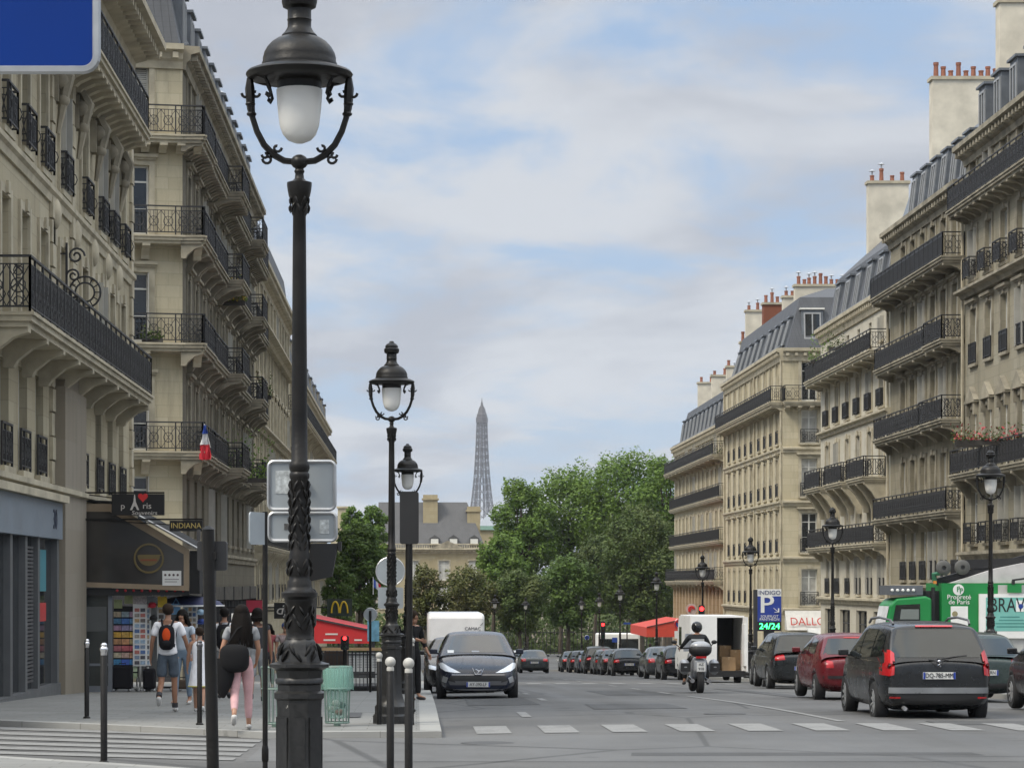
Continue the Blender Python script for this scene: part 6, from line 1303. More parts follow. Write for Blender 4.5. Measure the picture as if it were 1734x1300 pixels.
    def garment(nm, pts, edges, radii, m, fl=True): return skin(nm, [q*k for q in pts], edges, [r*k for r in radii], m, t, 2, flat if fl else None)
    # top
    if 'top' in wear:
        m, sleeve, hem = wear['top']; pts = [T(0, 0, hem), T(0, 0, 1.12), T(0, 0, 1.28), T(0, 0, 1.43), T(0, .0, 1.475)]; rr = [.150, .138, .152, .115, .075]; ee = [(0, 1), (1, 2), (2, 3), (3, 4)]
        if hem < .9: rr[0] = .185; pts.insert(1, T(0, 0, .98)); rr.insert(1, .178); ee = [(0, 1), (1, 2), (2, 3), (3, 4), (4, 5)]
        ui = len(pts)-2
        for s in 'LR':
            sh, e, w, _ = J['arm'+s]; i = len(pts); pts.append(sh); rr.append(.076); ee.append((ui, i))
            if sleeve > 0: pts.append(sh+(e-sh)*min(1, sleeve)); rr.append(.066 if sleeve < 1 else .05); ee.append((i, i+1))
            if sleeve > 1: pts.append(e+(w-e)*(sleeve-1)); rr.append(.042); ee.append((i+1, i+2))
        garment('top', pts, ee, rr, m)
    if 'legs' in wear:
        m, ln, loose = wear['legs']; pts = [T(0, 0, 1.10), V((0, 0, .95))]; rr = [.145, .148]; ee = [(0, 1)]
        for s in 'LR':
            hip, kn, an, _, _ = J['leg'+s]; i = len(pts); pts += [hip+V((0, 0, -.02)), hip+(kn-hip)*.5, hip+(kn-hip)*min(1, ln)]; rr += [.098*loose, .088*loose, (.084 if ln < 1 else .062)*loose]; ee += [(1, i), (i, i+1), (i+1, i+2)]
            if ln > 1: pts += [kn+(an-kn)*.4, kn+(an-kn)*(ln-1)]; rr += [.062*loose, .046*loose]; ee += [(i+2, i+3), (i+3, i+4)]
        garment('trousers' if ln > 1 else 'shorts', pts, ee, rr, m)
    if 'dress' in wear:
        m = wear['dress']; b = MB(); n = 20; prof = [(.52, .235, .20), (.62, .215, .18), (.8, .19, .155), (.95, .165, .125), (1.08, .145, .11), (1.3, .16, .115), (1.42, .15, .10), (1.47, .09, .07)]
        b.add([(rx*k*math.cos(2*math.pi*j/n)*(1+.05*math.sin(j*2.1)*(z < 1)), ry*k*math.sin(2*math.pi*j/n), z*k) for z, rx, ry in prof for j in range(n)], [(i*n+j, i*n+(j+1) % n, (i+1)*n+(j+1) % n, (i+1)*n+j) for i in range(len(prof)-1) for j in range(n)]); b.build('dress', m, t, True)
        b = MB(); b.tube([(.238*k*math.cos(2*math.pi*j/n), .203*k*math.sin(2*math.pi*j/n), .525*k) for j in range(n)], .016*k, 5, closed=True); b.build('dress_hem', plain('yellow hem', (.45, .42, .12), .7), t)
    if 'shoes' in wear:
        for s in 'LR':
            hip, kn, an, heel, toe = J['leg'+s]; skin('shoe', [q*k for q in (an+V((0, 0, -.01)), heel, heel*.4+toe*.6, toe)], [(0, 1), (1, 2), (2, 3)], [q*k for q in (.046, .045, .045, .034)], wear['shoes'], t, 1)
            if 'socks' in wear: b = MB(); b.cyl((an+(kn-an)*.16)*k, (an-V((0, 0, .01)))*k, .05*k, .048*k, 10); b.build('sock', wear['socks'], t, True)
    if 'hair' in wear:
        m, kind = wear['hair']; c = T(hy, .015, 1.665)*k; b = MB()
        if kind == 'short': b.ball(c+V((0, -.012*k, .012*k)), .104*k, 10, (.92, 1.0, .98))
        else:
            b.ball(c+V((0, -.012*k, .015*k)), .110*k, 10, (.97, 1.02, 1))
            ln = kind; n = 9
            for i in range(26):
                a = math.pi*(i/25)*1.15-.08*math.pi; x = .098*math.cos(a); y = -.095*math.sin(a)-.005
                b.tube([c+V((x*k*.8, y*k*.8, .05*k)), c+V((x*k*1.08, y*k*1.1, -.06*k)), c+V((x*k*1.45, (y*1.25-.015)*k, -.5*ln*k)), c+V((x*k*1.5+rng.uniform(-.02, .02), (y*1.2-.02)*k, -ln*k))], [.022*k, .03*k, .032*k, .008*k], 5)
        b.build('hair', m, t, True)
    t['k'] = k; return t, J, T, k
def backpack(label, base, loc, rz, T, k, main, panel, w=.27, h=.42, d=.15):
    q = thing('backpack', label, 'backpack', loc, rz); c = T(0, -.185, 1.20)*k; b = MB(); b.ball((0, 0, 0), .5, 12); 
    vs = [(x, y, z) for x, y, z in b.v]; b.v = [tuple(c+Vector((w*k*math.copysign(abs(2*x)**.6, x)/2, d*k*math.copysign(abs(2*y)**.7, y)/2, h*k*math.copysign(abs(2*z)**.65, z)/2))) for x, y, z in vs]; b.build('bag', main, q, True)
    b = MB(); b.ball((0, 0, 0), .5, 10); b.v = [tuple(c+Vector((w*.6*k*x, -.052*k+d*.5*k*y, .035*k+h*.6*k*z))) for x, y, z in b.v]; b.build('front_panel', panel, q, True)
    b = MB(); b.ball(c+Vector((0, -.085*k, -.10*k)), .06*k, 7, (1.4, .5, 1.0)); b.build('pocket', main, q, True)
    for s in (-1, 1): b = MB(); b.tube([c+Vector((s*.075*k, .03*k, .20*k)), T(s*.10, -.02, 1.50)*k, T(s*.115, .11, 1.42)*k, T(s*.12, .125, 1.25)*k, T(s*.11, -.08, 1.05)*k], .018*k, 6); b.build('strap', main, q, True)
    return q
cloth = lambda n_, c, v=.1: plain(n_, c, .85, 0, v, 9, .2, bump=.15)
WHITEC = cloth('white cotton', (.80, .80, .83)); DENIM = cloth('grey blue denim', (.07, .09, .115), .25); PINK = cloth('pale pink cotton', (.52, .32, .33)); BLK = cloth('black cloth', (.010, .010, .011)); GREYC = cloth('grey cloth', (.26, .27, .28)); DKGREY = cloth('charcoal cloth', (.05, .05, .055)); HAIRB = plain('black hair', (.008, .006, .005), .75, 0, .3, 20, .15, bump=.4); HAIRD = plain('dark brown hair', (.028, .018, .012), .75, 0, .3, 20, .15, bump=.4)
SHOEW = plain('white shoe', (.55, .54, .52), .6); SHOED = plain('dark shoe', (.03, .03, .035), .6); SOLE = plain('grey sole', (.17, .165, .15), .7); ORANGE = cloth('orange nylon', (.55, .07, .015)); BLKN = cloth('black nylon', (.012, .012, .015))
def spot(px, Y, h=PH): x = atx(px, Y); return (x, Y, gslope(Y)+h+.03)
# man with the orange backpack, walking away: left foot lifted behind
P = spot(284, 42.2); t, J, T, k = person('man in white T-shirt and denim shorts walking away with an orange and black backpack', P, 0, dict(hipL=(-6, 2), kneeL=52, hipR=(6, 3), kneeR=2, footL=-60, shL=(14, -8), shR=(22, 6), elL=18, elR=22, lean=3), dict(top=(WHITEC, .75, .885), legs=(DENIM, .9, 1.12), shoes=SHOEW, socks=DKGREY, hair=(HAIRD, 'short')), 1.77, SKIN2)
backpack('orange and black backpack on the back of the man in denim shorts', t, P, 0, T, k, BLKN, ORANGE)
# woman behind him facing the viewer
person('woman in pale top with long dark hair facing the viewer behind the backpack man', spot(309, 46.5), R(165), dict(hipR=(10, 2), kneeR=5, hipL=(-8, 2), shL=(14, 10), shR=(12, 30), elR=60, elL=25), dict(top=(cloth('pale blue cotton', (.42, .48, .55)), .5, .95), legs=(cloth('light jeans', (.16, .22, .29)), 1.9, 1.0), shoes=SHOEW, hair=(HAIRB, .36)), 1.70, SKIN)
person('girl in a white dress with yellow hem walking away behind a bollard', spot(338, 41.6), 0, dict(hipL=(14, 1), kneeL=8, hipR=(-14, 1), kneeR=20, footR=-30, shL=(12, 10), shR=(12, -10)), dict(dress=WHITEC, shoes=SHOEW, hair=(HAIRD, 'short')), 1.38, SKIN)
P = spot(380, 50.5); t, J, T, k = person('man in white shirt with a black backpack half hidden by the dark pole', P, 0, dict(hipL=(14, 2), kneeL=5, hipR=(-12, 2), kneeR=25, footR=-30, shL=(12, -12), shR=(12, 14)), dict(top=(WHITEC, .7, .885), legs=(GREYC, .95, 1.12), shoes=SHOED, hair=(HAIRB, 'short')), 1.80, SKIN2)
backpack('black backpack on the man in a white shirt behind the dark pole', t, P, 0, T, k, BLKN, plain('dark olive nylon', (.03, .035, .02), .8), .30, .5, .17)
# woman in pink trousers
P = spot(409, 35.3); t, J, T, k = person('woman with long black hair in pink trousers walking away over the crossing', P, R(4), dict(hipL=(-14, 2), kneeL=38, footL=-55, hipR=(8, 2), kneeR=2, shL=(18, -6), shR=(12, 6), elR=42, elL=20, inR=.2), dict(top=(GREYC, .6, .98), legs=(PINK, 1.88, 1.05), shoes=SHOEW, hair=(HAIRB, .50)), 1.70, SKIN)
q = thing('shoulder_bag', 'large black shoulder bag hanging on the woman in pink trousers', 'bag', P, R(4)); b = MB(); b.ball((0, 0, 0), .5, 12); b.v = [tuple(Vector((-.10, -.20, .98))*1+Vector((.42*math.copysign(abs(2*x)**.7, x)/2, .2*y, .40*math.copysign(abs(2*z)**.6, z)/2))) for x, y, z in b.v]; b.build('bag', BLK, q, True); b = MB(); b.tube([(-.24, -.2, 1.12), (-.05, -.16, 1.40), (.12, -.06, 1.47), (.16, .08, 1.38), (.02, -.05, 1.15)], .014, 6); b.build('strap', BLK, q, True)
q = thing('black_jacket', 'black jacket trailing from the bag of the woman in pink trousers', 'jacket', P, R(4)); b = MB(); n = 16; rj = random.Random(4)
prof = [(.42, .03, .04), (.50, .06, .06), (.60, .10, .08), (.72, .13, .09), (.86, .14, .09), (.98, .10, .07)]
b.add([(-.26+.03*(z-.7)+rx*math.cos(2*math.pi*j/n)*(1+.25*math.sin(j*2.3+z*3)), -.16+ry*math.sin(2*math.pi*j/n), z+(.05*rj.random() if i == 0 else 0)) for i, (z, rx, ry) in enumerate(prof) for j in range(n)], [(i*n+j, i*n+(j+1) % n, (i+1)*n+(j+1) % n, (i+1)*n+j) for i in range(len(prof)-1) for j in range(n)]); b.build('cloth', BLK, q, True)
person('person in charcoal vest and pale grey shorts ahead of the woman in pink trousers', spot(436, 46.0), 0, dict(hipL=(-10, 2), kneeL=22, footL=-30, hipR=(8, 2), shL=(10, 10), shR=(10, -8)), dict(top=(DKGREY, .3, .95), legs=(GREYC, 1.0, 1.15), shoes=SHOEW, socks=SHOED, hair=(HAIRB, .14)), 1.72, SKIN2)
person('man in black standing by the kerb behind the second lamp post', spot(700, 50.0), R(232), dict(shL=(10, 12), shR=(20, 42), elR=40, elL=15, hipL=(3, 3), hipR=(-2, 3), head=12), dict(top=(BLK, 1.6, .92), legs=(BLK, 1.92, 1.12), shoes=SHOED, hair=(HAIRD, 'short')), 1.73, SKIN)
person('passer-by in a red top beyond the thin dark pole', spot(455, 66), R(180), dict(hipL=(8, 2), hipR=(-8, 2)), dict(top=(cloth('faded red cotton', (.28, .07, .08)), .6, .92), legs=(DKGREY, 1.9, 1.1), shoes=SHOED, hair=(HAIRB, .2)), 1.66)
person('passer-by with blue cap seen just left of the nearest lamp', spot(483, 60), R(180), dict(shL=(10, 20), elL=60), dict(top=(cloth('printed grey cotton', (.3, .24, .24), .5), .6, .92), legs=(BLK, 1.9, 1.1), shoes=SHOED, hair=(plain('blue cap', (.02, .05, .2), .7), 'short')), 1.62)
person('far pedestrian in white shirt and jeans left of the red awning lamp', on(atx(1101, 140), 140), 0, dict(hipL=(10, 2), hipR=(-8, 2)), dict(top=(WHITEC, .6, .92), legs=(cloth('blue jeans', (.06, .10, .2)), 1.9, 1.1), shoes=SHOED, hair=(HAIRD, 'short')), 1.74)
# motorcycle rider: seated
t, J, T, k = person('motorcycle rider in black helmet and dark jacket sitting on the touring motorcycle', (BIKE[0], BIKE[1]-.2, gz(*BIKE)-.02), 0, dict(hipL=(62, 22), kneeL=78, hipR=(62, 22), kneeR=78, shL=(28, 38), shR=(28, 38), elL=28, elR=28, lean=5), dict(top=(cloth('dark riding jacket', (.03, .032, .035)), 1.9, .95), legs=(BLK, 1.9, 1.15), shoes=SHOED), 1.74)
b = MB(); b.ball(T(0, .02, 1.655)*k, .148*k, 14, (.92, 1.08, 1.0)); b.build('helmet', plain('black helmet', (.012, .012, .014), .15), t, True); b = MB(); b.ball(T(0, .07, 1.66)*k, .112*k, 10, (1.0, 1.0, .5)); b.build('visor', CARGLASS, t, True)
b = MB(); b.box(-.16, .16, T(0, -.14, 1.3).y*k-.012, T(0, -.14, 1.3).y*k+.005, 1.31*k, 1.36*k); b.build('reflective_band', plain('pale reflective band', (.45, .46, .46), .4), t)
# ------------------------------------------------------------------ souvenir shop front, awning and displays
YA = 60.3; gA = gslope(YA)+PH; XA = lambda p: atx(p, YA); ZA = lambda y: atz(y, YA)-gA
BROWN = plain('brown awning canvas', (.27, .21, .145), .8, 0, .15, 2); BLKAWN = plain('black awning canvas', (.012, .012, .013), .85)
FILM = glassy('dark clear awning film', (.034, .031, .028), .12, .7)
t = thing('shop_awning', 'dark sloping shop awning with brown framed clear side panel and gold bowl emblem', 'awning', (XL, YA, gA)); ox = XL
X = lambda p: XA(p)-ox
out_ = [(X(130), ZA(852)), (X(192), ZA(853)), (X(320), ZA(930)), (X(320), ZA(1000)), (X(130), ZA(993))]; inn = [(X(142), ZA(866)), (X(186), ZA(866)), (X(311), ZA(938)), (X(311), ZA(991)), (X(142), ZA(985))]
b = MB(); b.add([(x, 0, z) for x, z in out_+inn]+[(x, .03, z) for x, z in out_+inn], [(i, (i+1) % 5, 5+(i+1) % 5, 5+i) for i in range(5)]+[(10+i, 10+(i+1) % 5, 15+(i+1) % 5, 15+i) for i in range(5)]+[(i, (i+1) % 5, 10+(i+1) % 5, 10+i) for i in range(5)]); b.build('side_border', BROWN, t)
b = MB(); b.add([(x, .015, z) for x, z in inn], [tuple(range(5))]); b.build('side_panel', FILM, t)
b = MB(); top = [(X(128), ZA(848)), (X(192), ZA(850)), (X(338), ZA(931))]
for (x0, z0), (x1, z1) in zip(top, top[1:]): b.add([(x0, -.02, z0), (x1, -.02, z1), (x1, 5.0, z1), (x0, 5.0, z0), (x0, -.02, z0+.03), (x1, -.02, z1+.03), (x1, 5.0, z1+.03), (x0, 5.0, z0+.03)], [(0, 1, 2, 3), (4, 5, 6, 7), (0, 1, 5, 4), (1, 2, 6, 5), (2, 3, 7, 6), (3, 0, 4, 7)])
b.box(X(321), X(338), .0, 5.0, ZA(1005), ZA(932)); b.build('canopy', BLKAWN, t); b = MB(); b.tube([(X(192), -.04, ZA(849)), (X(338), -.04, ZA(930))], .03, 6); b.build('arm', ALU, t)
GOLD = plain('dull gold print', (.16, .12, .045), .6, 0, .1)
b = MB(); cx, czz = X(252), ZA(945); b.tube([(cx+.34*math.cos(a), -.008, czz+.34*math.sin(a)) for a in [6.283*i/32 for i in range(32)]], .028, 4, closed=True); b.prism([(cx-.22, czz+.09)]+[(cx+.27*math.cos(a), czz+.07+.25*math.sin(a)) for a in [math.pi+math.pi*i/12 for i in range(13)]]+[(cx+.34, czz+.09)], 'y', -.012, .0); b.build('bowl_emblem', GOLD, t)
b = MB(); b.box(cx-.2, cx+.2, -.02, -.014, czz-.06, czz-.02); b.build('emblem_band', plain('emblem red', (.25, .06, .03), .6), t)
b = MB(); b.box(X(275), X(307), -.015, -.003, ZA(991), ZA(966)); o = b.build('notice', WHITE, t); b = MB()
for i in range(4): b.ball((X(280+i*7), -.018, ZA(973)), .03, 5, (1, .1, 1))
b.box(X(279), X(303), -.018, -.016, ZA(981), ZA(980)); b.box(X(279), X(300), -.018, -.016, ZA(985), ZA(984)); b.build('notice_print', plain('print', (.08, .05, .05), .7), o)
b = MB(); b.box(X(137), X(320), .05, .09, ZA(1008), ZA(996)); b.build('rail', BLACK, t)
for i in range(9): b = MB(); b.ball((X(198+i*14), .04, ZA(999.5)), .035, 5); b.build('red_tassel', plain('red tassel', (.35, .02, .03), .6), t)
# glazed screen of the shop
t = thing('glass_screen', 'grey framed glass screen at the left end of the souvenir display', 'screen', (XA(161), YA+.15, gA)); x0, x1, h = XA(135)-XA(161), XA(189)-XA(161), ZA(995); b = MB(); b.box(x0, x0+.1, -.03, .03, 0, h); b.box(x1-.1, x1, -.03, .03, 0, h); b.box(x0+.1, x1-.1, -.03, .03, h-.1, h); b.box(x0+.1, x1-.1, -.03, .03, 0, .14); b.box(x0+.1, x1-.1, -.02, .02, .62, .68); b.build('frame', plain('grey screen frame', (.16, .175, .20), .5, .2), t)
b = MB(); b.quad((x0+.1, 0, .14), (x1-.1, 0, .14), (x1-.1, 0, h-.1), (x0+.1, 0, h-.1)); b.build('pane', glassy('smoky screen glass', (.035, .04, .04), .06), t); b = MB(); b.box(x0+.12, x1-.14, .0, -.006, 1.45, h-.45); b.build('poster', plain('grey faded poster', (.09, .095, .095), .6), t)
b = MB(); b.box(XL+.02-XA(161), XL+.14-XA(161), .3, 11, 0, 3.0); b.build('back_panel', BLACK, t)
# display racks and goods
t = thing('magazine_stand', 'stepped stand of folded coloured scarves and prints left in the display', 'stand', (XA(208), YA+.6, gA)); b = MB(); b.box(-.30, .30, .02, .4, .35, 2.05); b.build('frame', BLACK, t); rr = random.Random(2)
cols = [(.25, .2, .22), (.05, .12, .25), (.22, .15, .25), (.35, .25, .05), (.25, .14, .07), (.28, .07, .08), (.3, .2, .14), (.04, .12, .3), (.32, .3, .24), (.3, .26, .2)]
for i in range(10):
    for j in range(3): b = MB(); b.box(-.29+j*.195, -.29+j*.195+.18, -.03-.01*j, .02, 1.92-i*.165-.13, 1.92-i*.165); c = cols[i]; b.build('print', plain('goods %d %d' % (i, j), tuple(max(.02, min(.7, x*rr.uniform(1.2, 2.1))) for x in c), .6, 0, .4, 14), t)
for s in (-1, 1): b = MB(); b.ball((s*.25, .05, .05), .05, 7); b.cyl((s*.25, .2, .05), (s*.25, .2, .36), .02, .02, 6); b.build('castor', ALU, t)
for px, yy in ((213, 1014), (195, 1022)): b = MB(); b.box(XA(px-7)-XA(208), XA(px+7)-XA(208), -.02, 0, ZA(yy+8), ZA(yy-7)); b.build('price_card', plain('pale green card', (.45, .50, .25), .6), t)
def postcard(label, px, w, Y, ztop, nx, base):
    g = gslope(Y)+PH; t = thing('postcard_rack', label, 'rack', (atx(px, Y), Y, g)); b = MB(); b.box(-w/2, w/2, .0, .05, .62, ztop); b.build('panel', plain('rack white wire', (.75, .75, .73), .5), t); rr = random.Random(px); ny = 11
    for i in range(nx):
        for j in range(ny):
            b = MB(); x = -w/2+.03+(w-.06)*i/nx; z = ztop-.06-(ztop-.72)*(j+1)/ny; b.box(x+.012, x+(w-.06)/nx-.012, -.014, 0, z, z+(ztop-.72)/ny*.68); c = rr.choice(((.05, .10, .22), (.12, .16, .22), (.22, .2, .17), (.3, .2, .1), (.10, .08, .07), (.05, .05, .06), (.2, .28, .36), (.3, .1, .08))); b.build('postcard', plain('card %.2f%.2f' % c[:2], tuple(min(.7, x*1.5+.02) for x in c), .5, 0, .35, 18), t)
    b = MB(); b.cyl((0, .03, .1), (0, .03, .62), .03, .03, 8); b.bar((-.25, .03, .1), (.25, .03, .1), .05); b.bar((0, -.2, .1), (0, .25, .1), .05); b.build('foot', base, t, True)
    for x, y in ((-.25, 0), (.25, 0), (0, -.2)): b = MB(); b.ball((x, y, .05), .05, 6); b.build('castor', ALU, t)
    return t
WSTEEL = plain('pale steel', (.5, .5, .48), .4, .3)
t = postcard('tall white postcard rack in the middle of the display', 237, .34, YA+.5, 2.12, 2, WSTEEL)
b = MB(); b.box(-.16, .16, -.01, .03, 2.13, 2.42); b.build('topper', plain('printed topper', (.42, .38, .38), .6, 0, .4, 22), t)
postcard('narrow postcard rack right of the tall white one', 250, .16, YA+.7, 2.1, 1, WSTEEL); postcard('magnet rack with black and white strips behind the backpack man', 273, .2, YA+.9, 2.25, 1, BLACK); postcard('print rack with pink cards near the right end of the display', 322, .36, YA+1.0, 2.15, 3, BLACK)
HATS = [('red cap hanging above the postcard racks', 258, 1024, (.45, .02, .04)), ('yellow printed bag hanging in the display', 275, 1018, (.55, .38, .03)), ('white cap hanging at the top of the display', 265, 1005, (.6, .6, .58)), ('black cap hanging beside the magnet rack', 260, 1046, (.015, .015, .016)), ('light blue bag hanging near the woman', 298, 1030, (.10, .22, .36)), ('blue and white cap on the right of the display', 341, 1052, (.02, .05, .22)), ('pale blue hat above the blue cap', 340, 1036, (.25, .36, .46))]
for lab, px, yy, c in HATS:
    Y = YA+.45; p = at(px, yy, Y); nm = 'hat' if 'cap' in lab or 'hat' in lab else 'bag'; t = thing('souvenir_'+nm, lab, nm, p); b = MB(); (b.ball((0, 0, 0), .10, 8, (1, 1.1, .75)) if nm == 'hat' else b.box(-.11, .11, -.03, .03, -.14, .12)); b.build('crown' if nm == 'hat' else 'pouch', plain('goods '+lab[:12], c, .7, 0, .2, 12), t, True); b = MB(); b.box(-.09, .09, -.22, -.05, -.05, -.03) if nm == 'hat' else b.tube([(-.08, 0, .1), (0, 0, .25), (.08, 0, .1)], .012, 5); b.build('peak' if nm == 'hat' else 'strap', plain('goods '+lab[:12], c, .7, 0, .2, 12), t)
for lab, px, w, h in (('black suitcase under the stepped stand', 206, .5, .62), ('dark suitcase under the tall postcard rack', 252, .3, .55), ('low basket of goods by the woman', 308, .5, .28)):
    t = thing('suitcase' if 'suit' in lab else 'basket', lab, 'suitcase' if 'suit' in lab else 'basket', (atx(px, YA+.2), YA+.2, gA)); b = MB(); b.box(-w/2, w/2, 0, .3, .06, h); o = b.build('shell', BLKN if 'suit' in lab else plain('wicker', (.07, .05, .035), .9), t); m = o.modifiers.new('bevel', 'BEVEL'); m.width = .05; m.segments = 2; b = MB(); b.tube([(-.08, .15, h), (-.08, .15, h+.06), (.08, .15, h+.06), (.08, .15, h)], .012, 5); b.build('handle', BLACK, t)
    for s in (-1, 1): b = MB(); b.ball((s*w*.4, .05, .035), .035, 6); b.build('castor', ALU, t)
t = thing('parasol', 'small dark blue and white parasol over the right end of the display', 'parasol', spot(320, YA+1.2)); b = MB(); z = ZA(1012)
b.lathe([(.85, z-.18), (.75, z-.08), (.4, z+.02), (.001, z+.08)], 12, cap=False); b.build('canopy', plain('dark blue canopy', (.03, .035, .09), .7), t, True); b = MB(); b.cyl((0, 0, 0), (0, 0, z), .025, .025, 8); b.build('pole', ALU, t); b = MB(); b.tube([(.86*math.cos(a), .86*math.sin(a), z-.19) for a in [6.283*i/24 for i in range(24)]], .02, 5, closed=True); b.build('white_edge', WHITE, t)
# hanging signs on the left
def plaque(label, x0, x1, y0, y1, Y, mat_, cat='shop sign', bracket=None, th=.12):
    p = at((x0+x1)/2, (y0+y1)/2, Y); w, h = (x1-x0)*Y/F, (y1-y0)*Y/F; t = thing('shop_sign', label, cat, p); b = MB(); b.box(-w/2, w/2, 0, th, -h/2, h/2); b.build('board', mat_, t)
    if bracket is not None: b = MB(); b.bar((XL-p.x, th/2, h/2+.03), (w/2, th/2, h/2+.03), .04); b.bar((XL-p.x, th/2, h/2+.03), (-w/2+.1, th/2, h/2-.1), .025); b.build('bracket', IRON, t)
    return t, w, h
PANELB = plain('black sign board', (.008, .007, .007), .4, 0, .1); SW = plain('white sign lettering', (.55, .52, .48), .5, 0, 0)
t, w, h = plaque('black hanging sign reading Paris Souvenirs with a red heart', 189, 278, 836, 872, 59.8, PANELB, bracket=1); pp = 59.8/F
text('p', .20, SW, t, ((208-233.5)*pp, -.01, -.04), sx=1.1); text('ris', .20, SW, t, ((249-233.5)*pp, -.01, -.035), sx=1.1); text('Souvenirs', .135, SW, t, ((245-233.5)*pp, -.01, -.2), shear=.12, sx=1.15)
b = MB(); ax = (228-233.5)*pp; b.prism([(ax-.11, -.13), (ax-.06, -.13), (ax, .0), (ax+.06, -.13), (ax+.11, -.13), (ax+.03, .06), (ax+.008, .24), (ax-.008, .24), (ax-.03, .06)], 'y', -.014, -.004); b.box(ax-.06, ax+.06, -.016, -.004, -.04, -.015); b.build('tower_letter', SW, t)
b = MB(); hxx = (242-233.5)*pp; pts = []
for i in range(24):
    a = 6.283*i/24; pts.append((hxx+.0075*16*math.sin(a)**3, .175+.0075*(13*math.cos(a)-5*math.cos(2*a)-2*math.cos(3*a)-math.cos(4*a))))
b.prism(pts, 'y', -.014, -.004); b.build('heart', plain('heart red', (.55, .02, .02), .5, 0, 0), t)
t, w, h = plaque('black sign with gold INDIANA lettering', 287, 343, 881, 899, 59.9, PANELB, bracket=1); text('INDIANA', .18, plain('gold lettering', (.50, .38, .12), .5, 0, 0), t, (0, -.01, 0), sx=.98)
t, w, h = plaque('small black sign reading dji beside the nearest lamp', 464, 497, 1020, 1047, 118, PANELB); text('dji', .62, SW, t, (-.0, -.012, .02), shear=.2, sx=1.2); b = MB(); p = t.location; b.bar((XL-p.x, .06, 0), (-w/2, .06, 0), .05); b.build('bracket', IRON, t)
t, w, h = plaque('crimson shop banner behind the walking people', 417, 444, 1016, 1036, 92, plain('crimson banner', (.30, .015, .04), .6)); b = MB(); b.bar((XL-t.location.x, .06, h/2), (w/2, .06, h/2), .04); b.build('bracket', IRON, t)
t, w, h = plaque('white panel behind the people at the far shopfronts', 392, 428, 1038, 1075, 88.5, WHITE)
# flag on the corner block
z = lambda y: atz(y, 88); fx = atx(347, 87.2); t = thing('french_flag', 'blue white and red flag hanging from the corner balcony', 'flag', (fx, 87.2, z(722)))
b = MB(); b.bar((.15, .5, -.75), (-.02, 0, .03), .03); b.build('staff', WFRAME, t)
FL = [('blue_band', (.04, .09, .38), 0, -.30, .05, .09), ('white_band', (.55, .55, .57), -.30, -.68, .09, .17), ('red_band', (.48, .02, .035), -.68, -1.2, .17, .24)]
for nm, c, z0, z1, w0, w1 in FL:
    b = MB(); n = 8; vs = []
    for i in range(5):
        q_ = i/4; ww = w0+(w1-w0)*q_-(0.06*q_**6 if nm == 'red_band' else 0); vs += [(ww*(2*j/n-1)+.02*math.sin(j*1.3+i), .06*math.sin(j*1.9+i*.3)*(.4+q_), z0+(z1-z0)*q_+(.02*math.sin(j*2) if i == 4 and nm == 'red_band' else 0)) for j in range(n+1)]
    b.add(vs, [(i*(n+1)+j, i*(n+1)+j+1, (i+1)*(n+1)+j+1, (i+1)*(n+1)+j) for i in range(4) for j in range(n)]); b.build(nm, plain('flag '+nm, c, .8, 0, .08), t, True)
t = thing('small_flag', 'tiny tricolour flag left of the round sign back', 'flag', at(632, 985, 60)); 
for i, c in enumerate(((.04, .09, .38), (.55, .55, .57), (.48, .02, .035))): b = MB(); b.quad((i*.06, 0, .08-i*.05), (i*.06+.06, .01, .03-i*.05), (i*.06+.07, 0, -.17-i*.04), (i*.06+.01, .01, -.12-i*.04)); b.build(('blue', 'white', 'red')[i]+'_band', plain('flag '+('blue_band', 'white_band', 'red_band')[i], c, .8), t)
b = MB(); b.bar((0, 0, .12), (.0, 0, -.3), .02); b.build('staff', WFRAME, t)
# balcony plants
def plant(label, px, py, Y, w, h, seed, flowers=None, n=260, dx=None):
    r = random.Random(seed); p = at(px, py, Y); t = thing('balcony_plant', label, 'plant', p, 0, 'plants on the balconies'); b = MB(); b.box(-w*.45, w*.45, -.1, .1, -.12, .08); b.build('planter', plain('plant trough', (.05, .045, .04), .8), t); vs = []; fs = []; mi = []
    for i in range(n):
        q = Vector((r.uniform(-w/2, w/2), r.uniform(-.2, .2), .05+h*r.random()**1.3*(.6+.4*math.sin(i*.37)))); s = r.uniform(.08, .17); e1 = Vector((r.gauss(0, 1), r.gauss(0, 1), r.gauss(.4, .8))).normalized(); e2 = e1.orthogonal().normalized(); j = len(vs)
        vs += [tuple(q-e1*s*.5), tuple(q+e2*s*.3), tuple(q+e1*s*.6), tuple(q-e2*s*.3)]; fs.append((j, j+1, j+2, j+3)); mi.append(1 if flowers and r.random() < .35 else 0)
    me = bpy.data.meshes.new('foliage'); me.from_pydata(vs, [], fs); me.materials.append(LG if seed % 2 else LD); me.materials.append(flowers or LG); me.polygons.foreach_set('material_index', mi); link('foliage', me, t)
RED = plain('red petals', (.42, .05, .06), .7, 0, .3, 9); YEL = plain('yellow petals', (.5, .35, .05), .7, 0, .3, 9)
plant('pink and red geraniums along the right edge balcony', 1672, 748, 97, 2.8, .7, 2, RED, 420)
plant('geraniums with pale leaves at the left end of the flower balcony', 1640, 752, 100, 1.2, .5, 3, RED, 160)
plant('trailing green shrub on the top balcony of the white block', 1408, 612, 141, 2.6, 1.6, 5, None, 420)
plant('green shrub beside the trailing one on the white block', 1432, 590, 136, 2.0, 1.4, 6, None, 260)
plant('small plants at the far end balcony of the far cream block', 1222, 770, 191, 1.8, 1.1, 8, None, 160)
plant('yellow and green pot plants on the corner block balcony', 395, 512, 103, 1.1, 1.1, 7, YEL, 240)
